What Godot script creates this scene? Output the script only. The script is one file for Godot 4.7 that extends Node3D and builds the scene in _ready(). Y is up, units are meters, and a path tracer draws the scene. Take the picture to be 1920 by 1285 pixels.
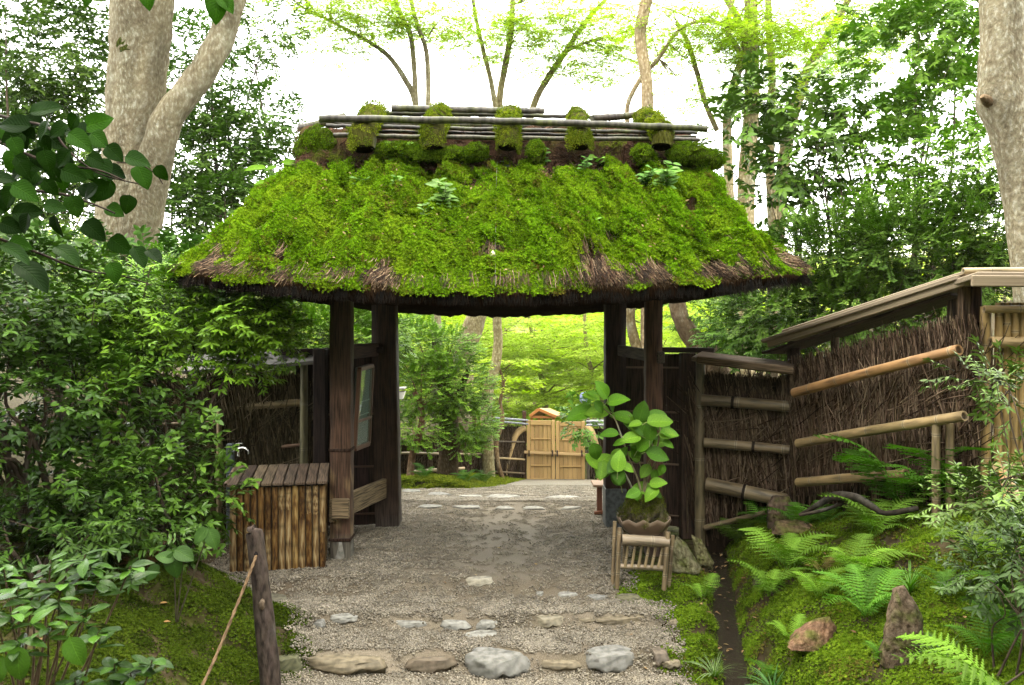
extends Node3D
# A small thatched temple gate in a mossy garden. Camera stands at x 0, z 0, looking along -z; d below is metres in front of it.

const F := 1500.0          # focal length in pixels of the 1920 x 1285 photograph
const EYE := 1.6
const PITCH := 0.01033
var rng := RandomNumberGenerator.new()
var used := {}
var nz := FastNoiseLite.new()
var nz2 := FastNoiseLite.new()
var M := {}
var LEAF := {}
var SPRIG := {}
var MESH := {}
var moss_at: Array[Transform3D] = []
var moss_tint := PackedColorArray()

class MB:
	var v := PackedVector3Array()
	var n := PackedVector3Array()
	var c := PackedColorArray()
	var u := PackedVector2Array()
	var ix := PackedInt32Array()

	func vert(p: Vector3, nn: Vector3, col: Color, uv := Vector2.ZERO) -> int:
		v.push_back(p); n.push_back(nn); c.push_back(col); u.push_back(uv)
		return v.size() - 1

	func tri(i: int, j: int, k: int) -> void:
		var g := (v[k] - v[i]).cross(v[j] - v[i])
		ix.push_back(i)
		if g.dot(n[i] + n[j] + n[k]) < 0.0:
			ix.push_back(k); ix.push_back(j)
		else:
			ix.push_back(j); ix.push_back(k)

	func quad(i: int, j: int, k: int, l: int) -> void:
		tri(i, j, k); tri(i, k, l)

	func flat(p: Vector3, q: Vector3, r: Vector3, col: Color, towards := Vector3.UP) -> void:
		var g := (r - p).cross(q - p).normalized()
		if g.dot(towards) < 0.0: g = -g
		tri(vert(p, g, col), vert(q, g, col), vert(r, g, col))

	func tube(pts: PackedVector3Array, rad: PackedFloat32Array, sides: int, col: Color, cap := true, tints := PackedColorArray(), rough := 0.0, noise: FastNoiseLite = null) -> void:
		var k := pts.size()
		var start := v.size()
		var ref := Vector3.UP
		var t0 := (pts[1] - pts[0]).normalized()
		if absf(t0.y) > 0.9: ref = Vector3.RIGHT
		var side := ref.cross(t0).normalized()
		var run := 0.0
		for i in k:
			var t: Vector3
			if i == 0: t = t0
			elif i == k - 1: t = (pts[i] - pts[i - 1]).normalized()
			else: t = (pts[i + 1] - pts[i - 1]).normalized()
			side = (side - t * side.dot(t)).normalized()
			var up := t.cross(side)
			if i > 0: run += pts[i].distance_to(pts[i - 1])
			for s in sides + 1:
				var a := TAU * float(s % sides) / sides
				var o := side * cos(a) + up * sin(a)
				var r := rad[i]
				if noise and rough > 0.0:
					r *= 1.0 + rough * noise.get_noise_3dv((pts[i] + o * r) * 3.0)
				var cc0: Color = tints[i] if tints.size() else col
				if noise and rough > 0.0:       # stain streaks and pale lichen
					var q := pts[i] + o * r
					cc0 = cc0 * clampf(1.0 + 0.55 * noise.get_noise_3d(q.x * 5.0, q.y * 0.9, q.z * 5.0), 0.6, 1.4)
					cc0 = cc0.lerp(Color(0.36, 0.36, 0.32), clampf((noise.get_noise_3dv(q * 4.0 + Vector3(9, 4, 2)) - 0.3) * 3.0, 0.0, 0.55) * clampf(col.r * 4.0, 0.0, 1.0))
				vert(pts[i] + o * r, o, cc0, Vector2(float(s) / sides, run))
		for i in k - 1:
			for s in sides:
				var a := start + i * (sides + 1) + s
				quad(a, a + 1, a + sides + 2, a + sides + 1)
		if cap:
			for e in [0, k - 1]:
				var nn: Vector3 = (pts[0] - pts[1]).normalized() if e == 0 else (pts[k - 1] - pts[k - 2]).normalized()
				var cc: Color = (tints[e] if tints.size() else col) * 0.9
				var m := vert(pts[e], nn, cc)
				var first := v.size()
				for s in sides:
					vert(v[start + e * (sides + 1) + s], nn, cc)
				for s in sides:
					tri(m, first + s, first + (s + 1) % sides)

	func box(t: Transform3D, s: Vector3, bev: float, col: Color) -> void:
		var h := s * 0.5
		var b := minf(bev, minf(h.x, minf(h.y, h.z)) * 0.9)
		var at := {}
		for ax in 3:
			for sg in [-1, 1]:
				var nn := Vector3.ZERO
				nn[ax] = sg
				for p in [-1, 1]:
					for q in [-1, 1]:
						var w := Vector3.ZERO
						var a1 := (ax + 1) % 3
						var a2 := (ax + 2) % 3
						w[ax] = sg * h[ax]; w[a1] = p * (h[a1] - b); w[a2] = q * (h[a2] - b)
						at[[ax, sg, p, q]] = vert(t * w, (t.basis * nn).normalized(), col, Vector2(w[a1], w[a2]))
		for ax in 3:
			for sg in [-1, 1]:
				quad(at[[ax, sg, -1, -1]], at[[ax, sg, 1, -1]], at[[ax, sg, 1, 1]], at[[ax, sg, -1, 1]])
		if b <= 0.0: return
		for ax in 3:     # an edge between the face across ax and the one across the next axis
			var a1 := (ax + 1) % 3
			for sa in [-1, 1]:
				for sb in [-1, 1]:
					# face ax: p is along a1, q along a2; face a1: p along a2, q along ax
					quad(at[[ax, sa, sb, -1]], at[[ax, sa, sb, 1]], at[[a1, sb, 1, sa]], at[[a1, sb, -1, sa]])
		for sx in [-1, 1]:
			for sy in [-1, 1]:
				for sz in [-1, 1]:
					tri(at[[0, sx, sy, sz]], at[[1, sy, sz, sx]], at[[2, sz, sx, sy]])

	func leaf(base: Vector3, dir: Vector3, up: Vector3, L: float, W: float, droop: float, fold: float, col: Color, shape := 0) -> void:
		var side := dir.cross(up).normalized()
		up = side.cross(dir).normalized()
		var ts := [0.0, 0.22, 0.5, 0.78, 1.0]
		var ws: Array = [[0.05, 0.74, 1.0, 0.68, 0.0], [0.04, 0.6, 1.0, 0.95, 0.0], [0.05, 0.9, 0.85, 0.4, 0.0]][shape]
		var rows := []
		for i in 5:
			var t: float = ts[i]
			var mid := base + dir * (L * t) - up * (droop * L * t * t)
			var nn := (up + dir * (2.0 * droop * t)).normalized()
			var w: float = ws[i] * W * 0.5
			var lift := up * (fold * w)
			rows.append([vert(mid - side * w + lift, (nn + side * fold * 0.8).normalized(), col, Vector2(0, t)), vert(mid, nn, col * 1.12, Vector2(0.5, t)), vert(mid + side * w + lift, (nn - side * fold * 0.8).normalized(), col, Vector2(1, t))])
		for i in 4:
			for s in 2:
				if i == 3:
					tri(rows[i][s], rows[i][s + 1], rows[4][1])
				else:
					quad(rows[i][s], rows[i][s + 1], rows[i + 1][s + 1], rows[i + 1][s])

	func palm(base: Vector3, dir: Vector3, up: Vector3, L: float, col: Color, lobes := 5) -> void:
		var side := dir.cross(up).normalized()
		var m := vert(base, up, col)
		for i in lobes:
			var a := lerpf(-1.75, 1.75, float(i) / (lobes - 1))
			var l := L * (1.0 - 0.38 * absf(a) / 1.75)
			var d1 := dir * cos(a) + side * sin(a)
			var d2 := dir * cos(a + 0.3) + side * sin(a + 0.3)
			var d3 := dir * cos(a - 0.3) + side * sin(a - 0.3)
			var tip := vert(base + d1 * l - up * l * 0.25, (up + d1 * 0.3).normalized(), col)
			var p := vert(base + d2 * l * 0.5, up, col)
			var q := vert(base + d3 * l * 0.5, up, col)
			tri(m, p, tip); tri(m, tip, q)

	func blob(t: Transform3D, nu: int, nv: int, rough: float, freq: float, noise: FastNoiseLite, cuts: Array, col: Color, col2: Color) -> void:
		var start := v.size()
		var i0 := ix.size()
		for j in nv + 1:
			var th := PI * j / nv
			for i in nu:
				var ph := TAU * i / nu
				var p := Vector3(sin(th) * cos(ph), cos(th), sin(th) * sin(ph))
				var q := p * (1.0 + rough * noise.get_noise_3dv(p * freq + t.origin * 7.0))
				for cut in cuts:
					var over: float = q.dot(cut[0]) - cut[1]
					if over > 0.0: q -= cut[0] * over
				var k := clampf(noise.get_noise_3dv(q * freq * 2.3 + t.origin * 11.0) * 1.4 + 0.4, 0.0, 1.0)
				vert(t * q, (t.basis * p).normalized(), col.lerp(col2, k))
		for j in nv:
			for i in nu:
				var a := start + j * nu + i
				var b := start + j * nu + (i + 1) % nu
				quad(a, b, b + nu, a + nu)
		renormal(start, i0)

	func renormal(start: int, i0: int) -> void:
		for i in range(start, v.size()):
			n[i] = n[i] * 1e-7
		for i in range(i0, ix.size(), 3):
			var g := (v[ix[i + 2]] - v[ix[i]]).cross(v[ix[i + 1]] - v[ix[i]])
			for k in 3:
				n[ix[i + k]] = n[ix[i + k]] + g
		for i in range(start, v.size()):
			n[i] = n[i].normalized()

	func put(o: MB, t: Transform3D, tint := Color.WHITE) -> void:
		var s := v.size()
		for i in o.v.size():
			v.push_back(t * o.v[i]); n.push_back((t.basis * o.n[i]).normalized()); c.push_back(o.c[i] * tint); u.push_back(o.u[i])
		for i in o.ix:
			ix.push_back(i + s)

	func mesh(mat: Material = null) -> ArrayMesh:
		var a := []
		a.resize(Mesh.ARRAY_MAX)
		a[Mesh.ARRAY_VERTEX] = v; a[Mesh.ARRAY_NORMAL] = n; a[Mesh.ARRAY_COLOR] = c; a[Mesh.ARRAY_TEX_UV] = u; a[Mesh.ARRAY_INDEX] = ix
		var m := ArrayMesh.new()
		m.add_surface_from_arrays(Mesh.PRIMITIVE_TRIANGLES, a)
		if mat: m.surface_set_material(0, mat)
		return m

# ---------------------------------------------------------------- nodes
func fresh(parent: Node, called: String) -> String:
	var key := "%d/%s" % [parent.get_instance_id(), called]
	var k: int = used.get(key, 0)
	used[key] = k + 1
	return called if k == 0 else "%s_%03d" % [called, k]

func tag(o: Node, label: String, category: String, group := "") -> void:
	o.set_meta("label", label)
	o.set_meta("category", category)
	if group: o.set_meta("group", group)

func thing(called: String, label: String, category: String, at := Vector3.ZERO, group := "") -> Node3D:
	var o := Node3D.new()
	o.name = fresh(self, called)
	add_child(o, true)
	o.position = at
	tag(o, label, category, group)
	return o

func part(parent: Node, called: String, mesh: Mesh, mat: Material, t := Transform3D()) -> MeshInstance3D:
	var o := MeshInstance3D.new()
	o.name = fresh(parent, called)
	o.mesh = mesh
	if mat: o.material_override = mat
	o.transform = t
	parent.add_child(o, true)
	return o

# world-space mesh put under a thing that stands at its own base
func wpart(parent: Node3D, called: String, mb: MB, mat: Material) -> MeshInstance3D:
	var t := Transform3D()
	if parent != self: t.origin = -parent.position
	return part(parent, called, mb.mesh(), mat, t)

func many(parent: Node3D, called: String, mesh: Mesh, mat: Material, where: Array[Transform3D], tint: PackedColorArray) -> MultiMeshInstance3D:
	var mm := MultiMesh.new()
	mm.transform_format = MultiMesh.TRANSFORM_3D
	mm.use_colors = true
	mm.mesh = mesh
	mm.instance_count = where.size()
	for i in where.size():
		mm.set_instance_transform(i, where[i])
		mm.set_instance_color(i, tint[i])
	var o := MultiMeshInstance3D.new()
	o.name = fresh(parent, called)
	o.multimesh = mm
	o.material_override = mat
	if parent != self: o.position = -parent.position
	parent.add_child(o, true)
	o.set_meta("kind", "stuff")
	return o

func structure(called: String, mb: MB, mat: Material) -> MeshInstance3D:
	var o := part(self, called, mb.mesh(), mat)
	o.set_meta("kind", "structure")
	return o

# ---------------------------------------------------------------- geometry helpers
func px(x: float, y: float, d: float) -> Vector3:      # where a point d metres ahead stands
	var w := Vector3((x - 960.0) / F * d, (642.5 - y) / F * d, -d)
	return Vector3(0, EYE, 0) + w.rotated(Vector3.RIGHT, -PITCH)

func gpx(x: float, y: float) -> Vector3:               # the point of the ground there
	var d := 2.0
	while d < 60.0:
		var p := px(x, y, d)
		if p.y <= gh(p.x, p.z): return Vector3(p.x, gh(p.x, p.z), p.z)
		d += 0.02
	return px(x, y, 60.0)

func on_ground(p: Vector3) -> Vector3:
	return Vector3(p.x, gh(p.x, p.z), p.z)

func along(a: Vector3, b: Vector3, roll_ref := Vector3.FORWARD) -> Transform3D:   # local y runs from a to b
	var y := (b - a).normalized()
	var x := y.cross(roll_ref)
	if x.length() < 0.05: x = y.cross(Vector3.RIGHT)
	x = x.normalized()
	return Transform3D(Basis(x, y, x.cross(y)), a)

func aim(at: Vector3, dir: Vector3, up: Vector3, s: float) -> Transform3D:        # local z runs out along dir, local y towards up
	var z := dir.normalized()
	var x := up.cross(z)
	if x.length() < 0.02: x = Vector3.RIGHT.cross(z)
	x = x.normalized()
	return Transform3D(Basis(x * s, z.cross(x) * s, z * s), at)

func smooth(pts: PackedVector3Array, k: int) -> PackedVector3Array:
	var o := PackedVector3Array()
	var m := pts.size()
	for i in m - 1:
		for j in k:
			o.push_back(pts[i].cubic_interpolate(pts[i + 1], pts[maxi(i - 1, 0)], pts[mini(i + 2, m - 1)], float(j) / k))
	o.push_back(pts[m - 1])
	return o

func smooth_f(r: PackedFloat32Array, k: int) -> PackedFloat32Array:
	var o := PackedFloat32Array()
	for i in r.size() - 1:
		for j in k: o.push_back(lerpf(r[i], r[i + 1], float(j) / k))
	o.push_back(r[r.size() - 1])
	return o

func rnd(a: float, b: float) -> float: return rng.randf_range(a, b)
func rv() -> Vector3: return Vector3(rnd(-1, 1), rnd(-1, 1), rnd(-1, 1))
func mixc(a: Color, b: Color) -> Color: return a.lerp(b, rng.randf())

# limb given by photograph columns, rows, widths and distances
func limb(parent: Node3D, called: String, list: Array, mat: Material, sides := 12, k := 4, rough := 0.12, tint := Color.WHITE) -> PackedVector3Array:
	var p := PackedVector3Array()
	var r := PackedFloat32Array()
	for e in list:
		p.push_back(px(e[0], e[1], e[3]))
		r.push_back(e[2] * 0.5 * e[3] / F)
	p = smooth(p, k); r = smooth_f(r, k)
	var mb := MB.new()
	mb.tube(p, r, sides, tint, true, PackedColorArray(), rough, nz2)
	wpart(parent, called, mb, mat)
	return p

# ---------------------------------------------------------------- ground
func sm(a: float, b: float, x: float) -> float: return smoothstep(a, b, x)

func path_h(d: float) -> float:
	var h := -0.19 + 0.075 * sm(4.16, 4.26, d) + 0.055 * sm(4.58, 4.7, d) + 0.06 * sm(4.95, 5.25, d)
	if d > 7.6: h -= 0.155 * (minf(d, 15.8) - 7.6) + 0.03 * sm(8.9, 9.0, d) * 0.0
	if d > 15.8: h -= 0.06 * (minf(d, 26.0) - 15.8)
	if d > 30.0: h += 0.12 * (d - 30.0)
	return h

func table(d: float, ds: Array, xs: Array) -> float:
	if d <= ds[0]: return xs[0]
	for i in ds.size() - 1:
		if d < ds[i + 1]: return lerpf(xs[i], xs[i + 1], (d - ds[i]) / (ds[i + 1] - ds[i]))
	return xs[xs.size() - 1]

func path_l(d: float) -> float: return table(d, [3.9, 4.4, 4.7, 5.0, 5.4, 6.5, 6.9, 8.0, 9.6, 10.6, 10.9, 13.0, 15.6], [-1.12, -1.12, -1.25, -1.6, -2.0, -2.0, -1.25, -1.2, -1.45, -1.45, -0.4, -0.2, 0.15])
func path_r(d: float) -> float: return table(d, [3.9, 4.4, 4.8, 5.0, 5.3, 6.0, 6.6, 7.5, 10.0, 15.6], [0.85, 0.86, 0.9, 0.72, 0.72, 0.85, 1.2, 1.3, 1.5, 1.65])
func ditch_x(d: float) -> float: return table(d, [2.5, 4.1, 5.0, 5.8, 6.4], [1.02, 1.16, 1.33, 1.5, 1.6])

func gh(x: float, z: float) -> float:
	var d := -z
	var h := path_h(d)
	if d < 6.4:
		var near := 1.0 - sm(5.7, 6.4, d)
		var dx := x - ditch_x(d)
		if d < 6.3 and d > 1.0:
			h -= 0.13 * (1.0 - sm(0.035, 0.135, absf(dx)))
		if dx > 0.1:
			var lift := 0.14 * sm(0.1, 0.3, dx) + 0.33 * (minf(dx, 2.6) - 0.1) + 0.2 * clampf(dx - 0.75, 0.0, 0.6) * sm(3.4, 4.1, d)
			h += (lift - h * 0.5 * sm(0.1, 0.6, dx)) * (1.0 - 0.35 * sm(5.6, 6.4, d)) * (1.0 if d > 0.0 else 0.0)
		var lx := path_l(d) - x
		if lx > 0.0:
			h += near * (0.42 * sm(-0.1, 1.2, lx) + 0.12 * (minf(lx, 4.0)))
	else:
		if x > 1.6: h += 0.28 * sm(1.6, 2.2, x) * (1.0 - sm(6.4, 9.5, d)) + 0.1 * sm(2.0, 6.0, x) * minf(d - 6.4, 6.0) * 0.5
		var lx2 := path_l(d) - x
		if d > 10.4 and lx2 > 0.0: h += 0.13 * sm(0.0, 0.7, lx2)
		if x < -2.2: h += 0.2 * sm(2.2, 6.0, -x) * minf(d - 6.4, 6.0) * 0.4
	if absf(x) > 5.0: h += 0.25 * (minf(absf(x), 25.0) - 5.0) * sm(4.0, 10.0, d)
	h += 0.02 * nz.get_noise_2d(x * 2.2, z * 2.2) * (1.0 if x > path_r(d) or x < path_l(d) else 0.35)
	return h

# ---------------------------------------------------------------- materials
func ntex(freq: float, octaves: int, ramp: Array, sd: int, size := 512, kind := FastNoiseLite.TYPE_SIMPLEX_SMOOTH, normal := false) -> NoiseTexture2D:
	var f := FastNoiseLite.new()
	f.noise_type = kind
	f.seed = sd
	f.frequency = freq
	f.fractal_octaves = octaves
	var t := NoiseTexture2D.new()
	t.width = size; t.height = size
	t.seamless = true
	t.noise = f
	if normal: t.as_normal_map = true
	if ramp.size():
		var g := Gradient.new()
		var offs := PackedFloat32Array()
		var cols := PackedColorArray()
		for i in ramp.size():
			offs.push_back(ramp[i][0]); cols.push_back(ramp[i][1])
		g.offsets = offs; g.colors = cols
		t.color_ramp = g
	return t

func gry(v: float) -> Color: return Color(v, v, v)
func lin(r: float, g: float, b: float) -> Color: return Color(r, g, b)        # linear values, for vertex colours

func surf(tex: Texture2D, scale: Vector3, rough := 0.8, bump: Texture2D = null, depth := 0.3, spec := 0.4, world := false) -> StandardMaterial3D:
	var m := StandardMaterial3D.new()
	m.vertex_color_use_as_albedo = true
	m.albedo_texture = tex
	m.roughness = rough
	m.metallic_specular = spec
	m.uv1_triplanar = true
	m.uv1_world_triplanar = world
	m.uv1_scale = scale
	if bump:
		m.heightmap_enabled = true
		m.heightmap_texture = bump
		m.heightmap_scale = depth
	return m

func leafmat(rough: float, back: Color, spec := 0.5) -> StandardMaterial3D:
	var m := StandardMaterial3D.new()
	m.vertex_color_use_as_albedo = true
	m.roughness = rough
	m.metallic_specular = spec
	m.backlight_enabled = true
	m.backlight = back
	return m

func make_materials() -> void:
	var fine := ntex(0.02, 5, [[0.0, gry(0.0)], [1.0, gry(1.0)]], 11)
	var soft := ntex(0.012, 4, [[0.2, gry(0.62)], [0.5, gry(0.9)], [0.8, gry(1.0)]], 12)
	var grain := ntex(0.02, 4, [[0.15, gry(0.45)], [0.45, gry(0.78)], [0.6, gry(0.9)], [0.85, gry(1.0)]], 13)
	var cell := ntex(0.06, 2, [[0.0, gry(0.0)], [1.0, gry(1.0)]], 14, 512, FastNoiseLite.TYPE_CELLULAR)
	var bark := ntex(0.014, 5, [[0.1, Color(0.6, 0.56, 0.48)], [0.34, Color(0.72, 0.68, 0.6)], [0.48, Color(0.79, 0.76, 0.68)], [0.58, Color(0.77, 0.75, 0.65)], [0.68, Color(0.86, 0.84, 0.78)], [0.75, Color(0.97, 0.97, 0.93)], [1.0, Color(1, 1, 0.97)]], 15)
	var stone := ntex(0.018, 5, [[0.1, Color(0.5, 0.47, 0.42)], [0.4, Color(0.75, 0.72, 0.67)], [0.6, Color(0.9, 0.89, 0.86)], [0.9, Color(1, 1, 1)]], 16)
	var gravel := ntex(0.09, 3, [[0.1, Color(0.6, 0.57, 0.52)], [0.4, Color(0.78, 0.75, 0.7)], [0.6, Color(0.9, 0.88, 0.85)], [0.9, Color(1, 1, 1)]], 17)
	var char_ := ntex(0.016, 5, [[0.15, Color(0.42, 0.34, 0.26)], [0.4, Color(0.66, 0.56, 0.44)], [0.58, Color(0.88, 0.82, 0.7)], [0.85, Color(1, 0.98, 0.92)]], 18)
	M.bark = surf(bark, Vector3(3.4, 1.5, 3.4), 0.9, fine, 1.2, 0.2)
	M.bark_dark = surf(grain, Vector3(3, 1.0, 3), 0.9, fine, 0.8, 0.25)
	M.post = surf(grain, Vector3(6.5, 0.35, 6.5), 0.75, grain, 0.25, 0.3)
	M.wood = surf(ntex(0.02, 3, [[0.15, gry(0.8)], [0.5, gry(0.92)], [0.85, gry(1.0)]], 33), Vector3(7, 0.12, 7), 0.6, null, 0, 0.3)
	M.bamboo = surf(soft, Vector3(4.5, 0.6, 4.5), 0.5, null, 0, 0.4)
	M.bamboo_old = surf(char_, Vector3(7, 1.6, 7), 0.65, grain, 0.1, 0.3)
	M.straw = surf(soft, Vector3(10, 1, 10), 0.8, null, 0, 0.25)
	M.thatch = surf(grain, Vector3(14, 1.4, 14), 0.95, grain, 1.5, 0.1)
	M.twig = surf(soft, Vector3(9, 2, 9), 0.9, null, 0, 0.15)
	M.moss_base = surf(fine, Vector3(5, 5, 5), 1.0, fine, 1.5, 0.05, true)
	M.moss_base.albedo_texture = ntex(0.02, 4, [[0.2, gry(0.55)], [0.8, gry(1.0)]], 19)
	M.moss = leafmat(0.9, Color(0.55, 0.7, 0.1), 0.05)
	M.soil = surf(ntex(0.03, 5, [[0.2, Color(0.55, 0.5, 0.42)], [0.6, Color(0.85, 0.8, 0.72)], [0.9, Color(1, 1, 1)]], 20), Vector3(1.1, 1.1, 1.1), 0.9, fine, 1.0, 0.2, true)
	M.gravel = surf(gravel, Vector3(3.1, 3.1, 3.1), 0.72, cell, 0.35, 0.28, true)
	M.pebble = surf(stone, Vector3(3, 3, 3), 0.6, null, 0, 0.4)
	M.stone = surf(ntex(0.02, 5, [[0.1, gry(0.72)], [0.4, Color(0.86, 0.85, 0.82)], [0.6, Color(0.95, 0.94, 0.92)], [0.9, Color(1, 1, 1)]], 31), Vector3(1.7, 1.7, 1.7), 0.7, fine, 0.25, 0.35)
	M.rust_stone = surf(stone, Vector3(3.0, 2.0, 3.0), 0.85, fine, 1.6, 0.3)
	M.tile = surf(soft, Vector3(3, 3, 3), 0.45, null, 0, 0.5)
	M.leaf = leafmat(0.5, Color(0.45, 0.58, 0.09), 0.24)
	M.leaf_gloss = leafmat(0.34, Color(0.24, 0.3, 0.03), 0.27)
	M.leaf_thin = leafmat(0.55, Color(0.9, 1.0, 0.22), 0.2)
	M.fern = leafmat(0.55, Color(0.7, 0.85, 0.16), 0.2)
	M.stem = surf(soft, Vector3(6, 2, 6), 0.8, null, 0, 0.2)
	# the veins of a broad leaf, laid along its uv
	var im := Image.create(96, 192, false, Image.FORMAT_RGB8)
	var hm := Image.create(96, 192, false, Image.FORMAT_RGB8)
	for y in 192:
		for x in 96:
			var u := absf(x / 95.0 - 0.5) * 2.0
			var t := y / 191.0
			var rib := exp(-u * u * 700.0)
			var f := fposmod((t - 0.32 * u) * 9.0, 1.0)
			var vein := exp(-pow((f - 0.5) * 9.0, 2.0)) * (1.0 - u) * 0.8
			var blot := 0.08 * nz.get_noise_2d(x * 0.06, y * 0.06)
			var b := 0.84 + blot + 0.14 * rib + 0.09 * vein - 0.05 * u
			im.set_pixel(x, y, Color(minf(b * (1.0 + 0.1 * rib), 1.0), minf(b, 1.0), b * 0.95))
			hm.set_pixel(x, y, gry(clampf(0.5 + 0.35 * sin((f - 0.5) * TAU) * 0.4 * (1.0 - u * 0.5) - 0.5 * rib - 0.25 * vein, 0.0, 1.0)))
	M.vein = ImageTexture.create_from_image(im)
	M.vein_relief = ImageTexture.create_from_image(hm)
	var w := StandardMaterial3D.new()
	w.albedo_color = Color(0.16, 0.14, 0.11); w.roughness = 0.12; w.metallic_specular = 0.5
	w.heightmap_enabled = true; w.heightmap_texture = fine; w.heightmap_scale = 0.4
	w.uv1_triplanar = true; w.uv1_world_triplanar = true; w.uv1_scale = Vector3(2, 2, 2)
	M.water = w
	var g := StandardMaterial3D.new()
	g.albedo_color = Color(0.75, 0.9, 0.82, 0.12); g.transparency = BaseMaterial3D.TRANSPARENCY_ALPHA; g.roughness = 0.05
	M.glass = g
	var st := StandardMaterial3D.new()
	st.albedo_color = Color(0.7, 0.7, 0.68); st.metallic = 0.9; st.roughness = 0.25
	M.metal = st
	var pl := StandardMaterial3D.new()
	pl.vertex_color_use_as_albedo = true; pl.roughness = 0.6
	M.plain = pl
	var cer := StandardMaterial3D.new()
	cer.vertex_color_use_as_albedo = true; cer.roughness = 0.35
	M.ceramic = cer

# ---------------------------------------------------------------- leaves and sprigs
# a sprig lies along local +z, its leaves face local +y
func make_sprig(called: String, n: int, S: float, L: float, W: float, shape: int, spread: float, tones: Array, sd: int, droop := 0.25, rosette := 4, twig := Color(0.09, 0.065, 0.04)) -> void:
	rng.seed = sd
	var mb := MB.new()
	var leaves: Array[Transform3D] = []
	var tw := MB.new()
	tw.tube(PackedVector3Array([Vector3.ZERO, Vector3(rnd(-0.03, 0.03) * S, 0.05 * S, S * 0.5), Vector3(0, 0.02 * S, S)]), PackedFloat32Array([0.006 * S * 2, 0.005 * S * 2, 0.003 * S * 2]), 4, twig, false)
	mb.put(tw, Transform3D())
	for i in n + rosette:
		var z := S * (0.15 + 0.8 * i / maxf(1.0, n)) if i < n else S
		var a := (1.0 if i % 2 else -1.0) * rnd(0.6, 1.25) * spread if i < n else TAU * (i - n) / rosette + rnd(-0.3, 0.3)
		if i >= n: a = wrapf(a, -PI, PI) * 0.62
		var dir := Vector3(sin(a), rnd(-0.25, 0.4), cos(a)).normalized()
		var up := (Vector3.UP + rv() * 0.45).normalized()
		var l := L * rnd(0.72, 1.12)
		var tone: Color = mixc(tones[0], tones[1])
		mb.leaf(Vector3(0, 0.03 * S, z), dir, up, l, W * rnd(0.85, 1.1) * l / L, droop * rnd(0.4, 1.5), 0.25, tone, shape)
		leaves.append(aim(Vector3(0, 0.03 * S, z), dir, up, l))
	SPRIG[called] = {"mesh": mb.mesh(), "twig": tw.mesh(), "leaves": leaves}

func make_palm_sprig(called: String, n: int, S: float, L: float, tones: Array, sd: int) -> void:
	rng.seed = sd
	var mb := MB.new()
	mb.tube(PackedVector3Array([Vector3.ZERO, Vector3(0, 0.03 * S, S * 0.5), Vector3(0, -0.02 * S, S)]), PackedFloat32Array([0.008 * S, 0.006 * S, 0.003 * S]), 3, Color(0.12, 0.1, 0.06), false)
	for i in n:
		var z := S * (0.1 + 0.95 * float(i) / n)
		var x := rnd(-0.42, 0.42) * S * (1.1 - 0.6 * z / S)
		var dir := Vector3(signf(x) * rnd(0.2, 1.2), rnd(-0.3, 0.05), rnd(0.3, 1.0)).normalized()
		var up := (Vector3.UP + rv() * 0.35).normalized()
		mb.palm(Vector3(x, rnd(-0.05, 0.05) * S, z), dir, up, L * rnd(0.7, 1.15), mixc(tones[0], tones[1]))
	SPRIG[called] = {"mesh": mb.mesh(), "leaves": []}

# one leaf a metre long, with a smooth outline, a pointed tip and a slight wave
func fine_leaf(mb: MB, W: float, droop: float, col: Color, sh: int, tone: int) -> void:
	var n := 10
	for j in n + 1:
		var t := float(j) / n
		var e: float = [0.85, 0.8, 0.62, 1.35][sh]
		var w := pow(maxf(sin(PI * pow(t, e)), 0.0), 0.72) * W * 0.5
		if t > 0.85 and sh != 3: w *= lerpf(1.0, 0.72, (t - 0.85) / 0.15)
		var y := -droop * t * t + 0.012 * sin(t * 9.0 + tone)
		for k in 5:
			var u := (k - 2) * 0.5
			var lift := absf(u) * w * 0.42 - u * u * w * 0.2 + 0.02 * sin(t * 7.0 + u * 2.0 + tone * 1.7) * absf(u)
			mb.vert(Vector3(u * w, y + lift, t), Vector3(-u * 0.3, 1, 2.0 * droop * t).normalized(), col, Vector2(0.5 + 0.5 * u, t))
	for j in n:
		for k in 4:
			var a := j * 5 + k
			mb.quad(a, a + 1, a + 6, a + 5)
	mb.renormal(0, 0)
	mb.tube(PackedVector3Array([Vector3(0, -0.02, -0.12), Vector3(0, -0.006, 0.0), Vector3(0, -0.008 - droop * 0.25, 0.5)]), PackedFloat32Array([0.014, 0.014, 0.006]), 4, col * 1.1, false)

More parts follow.
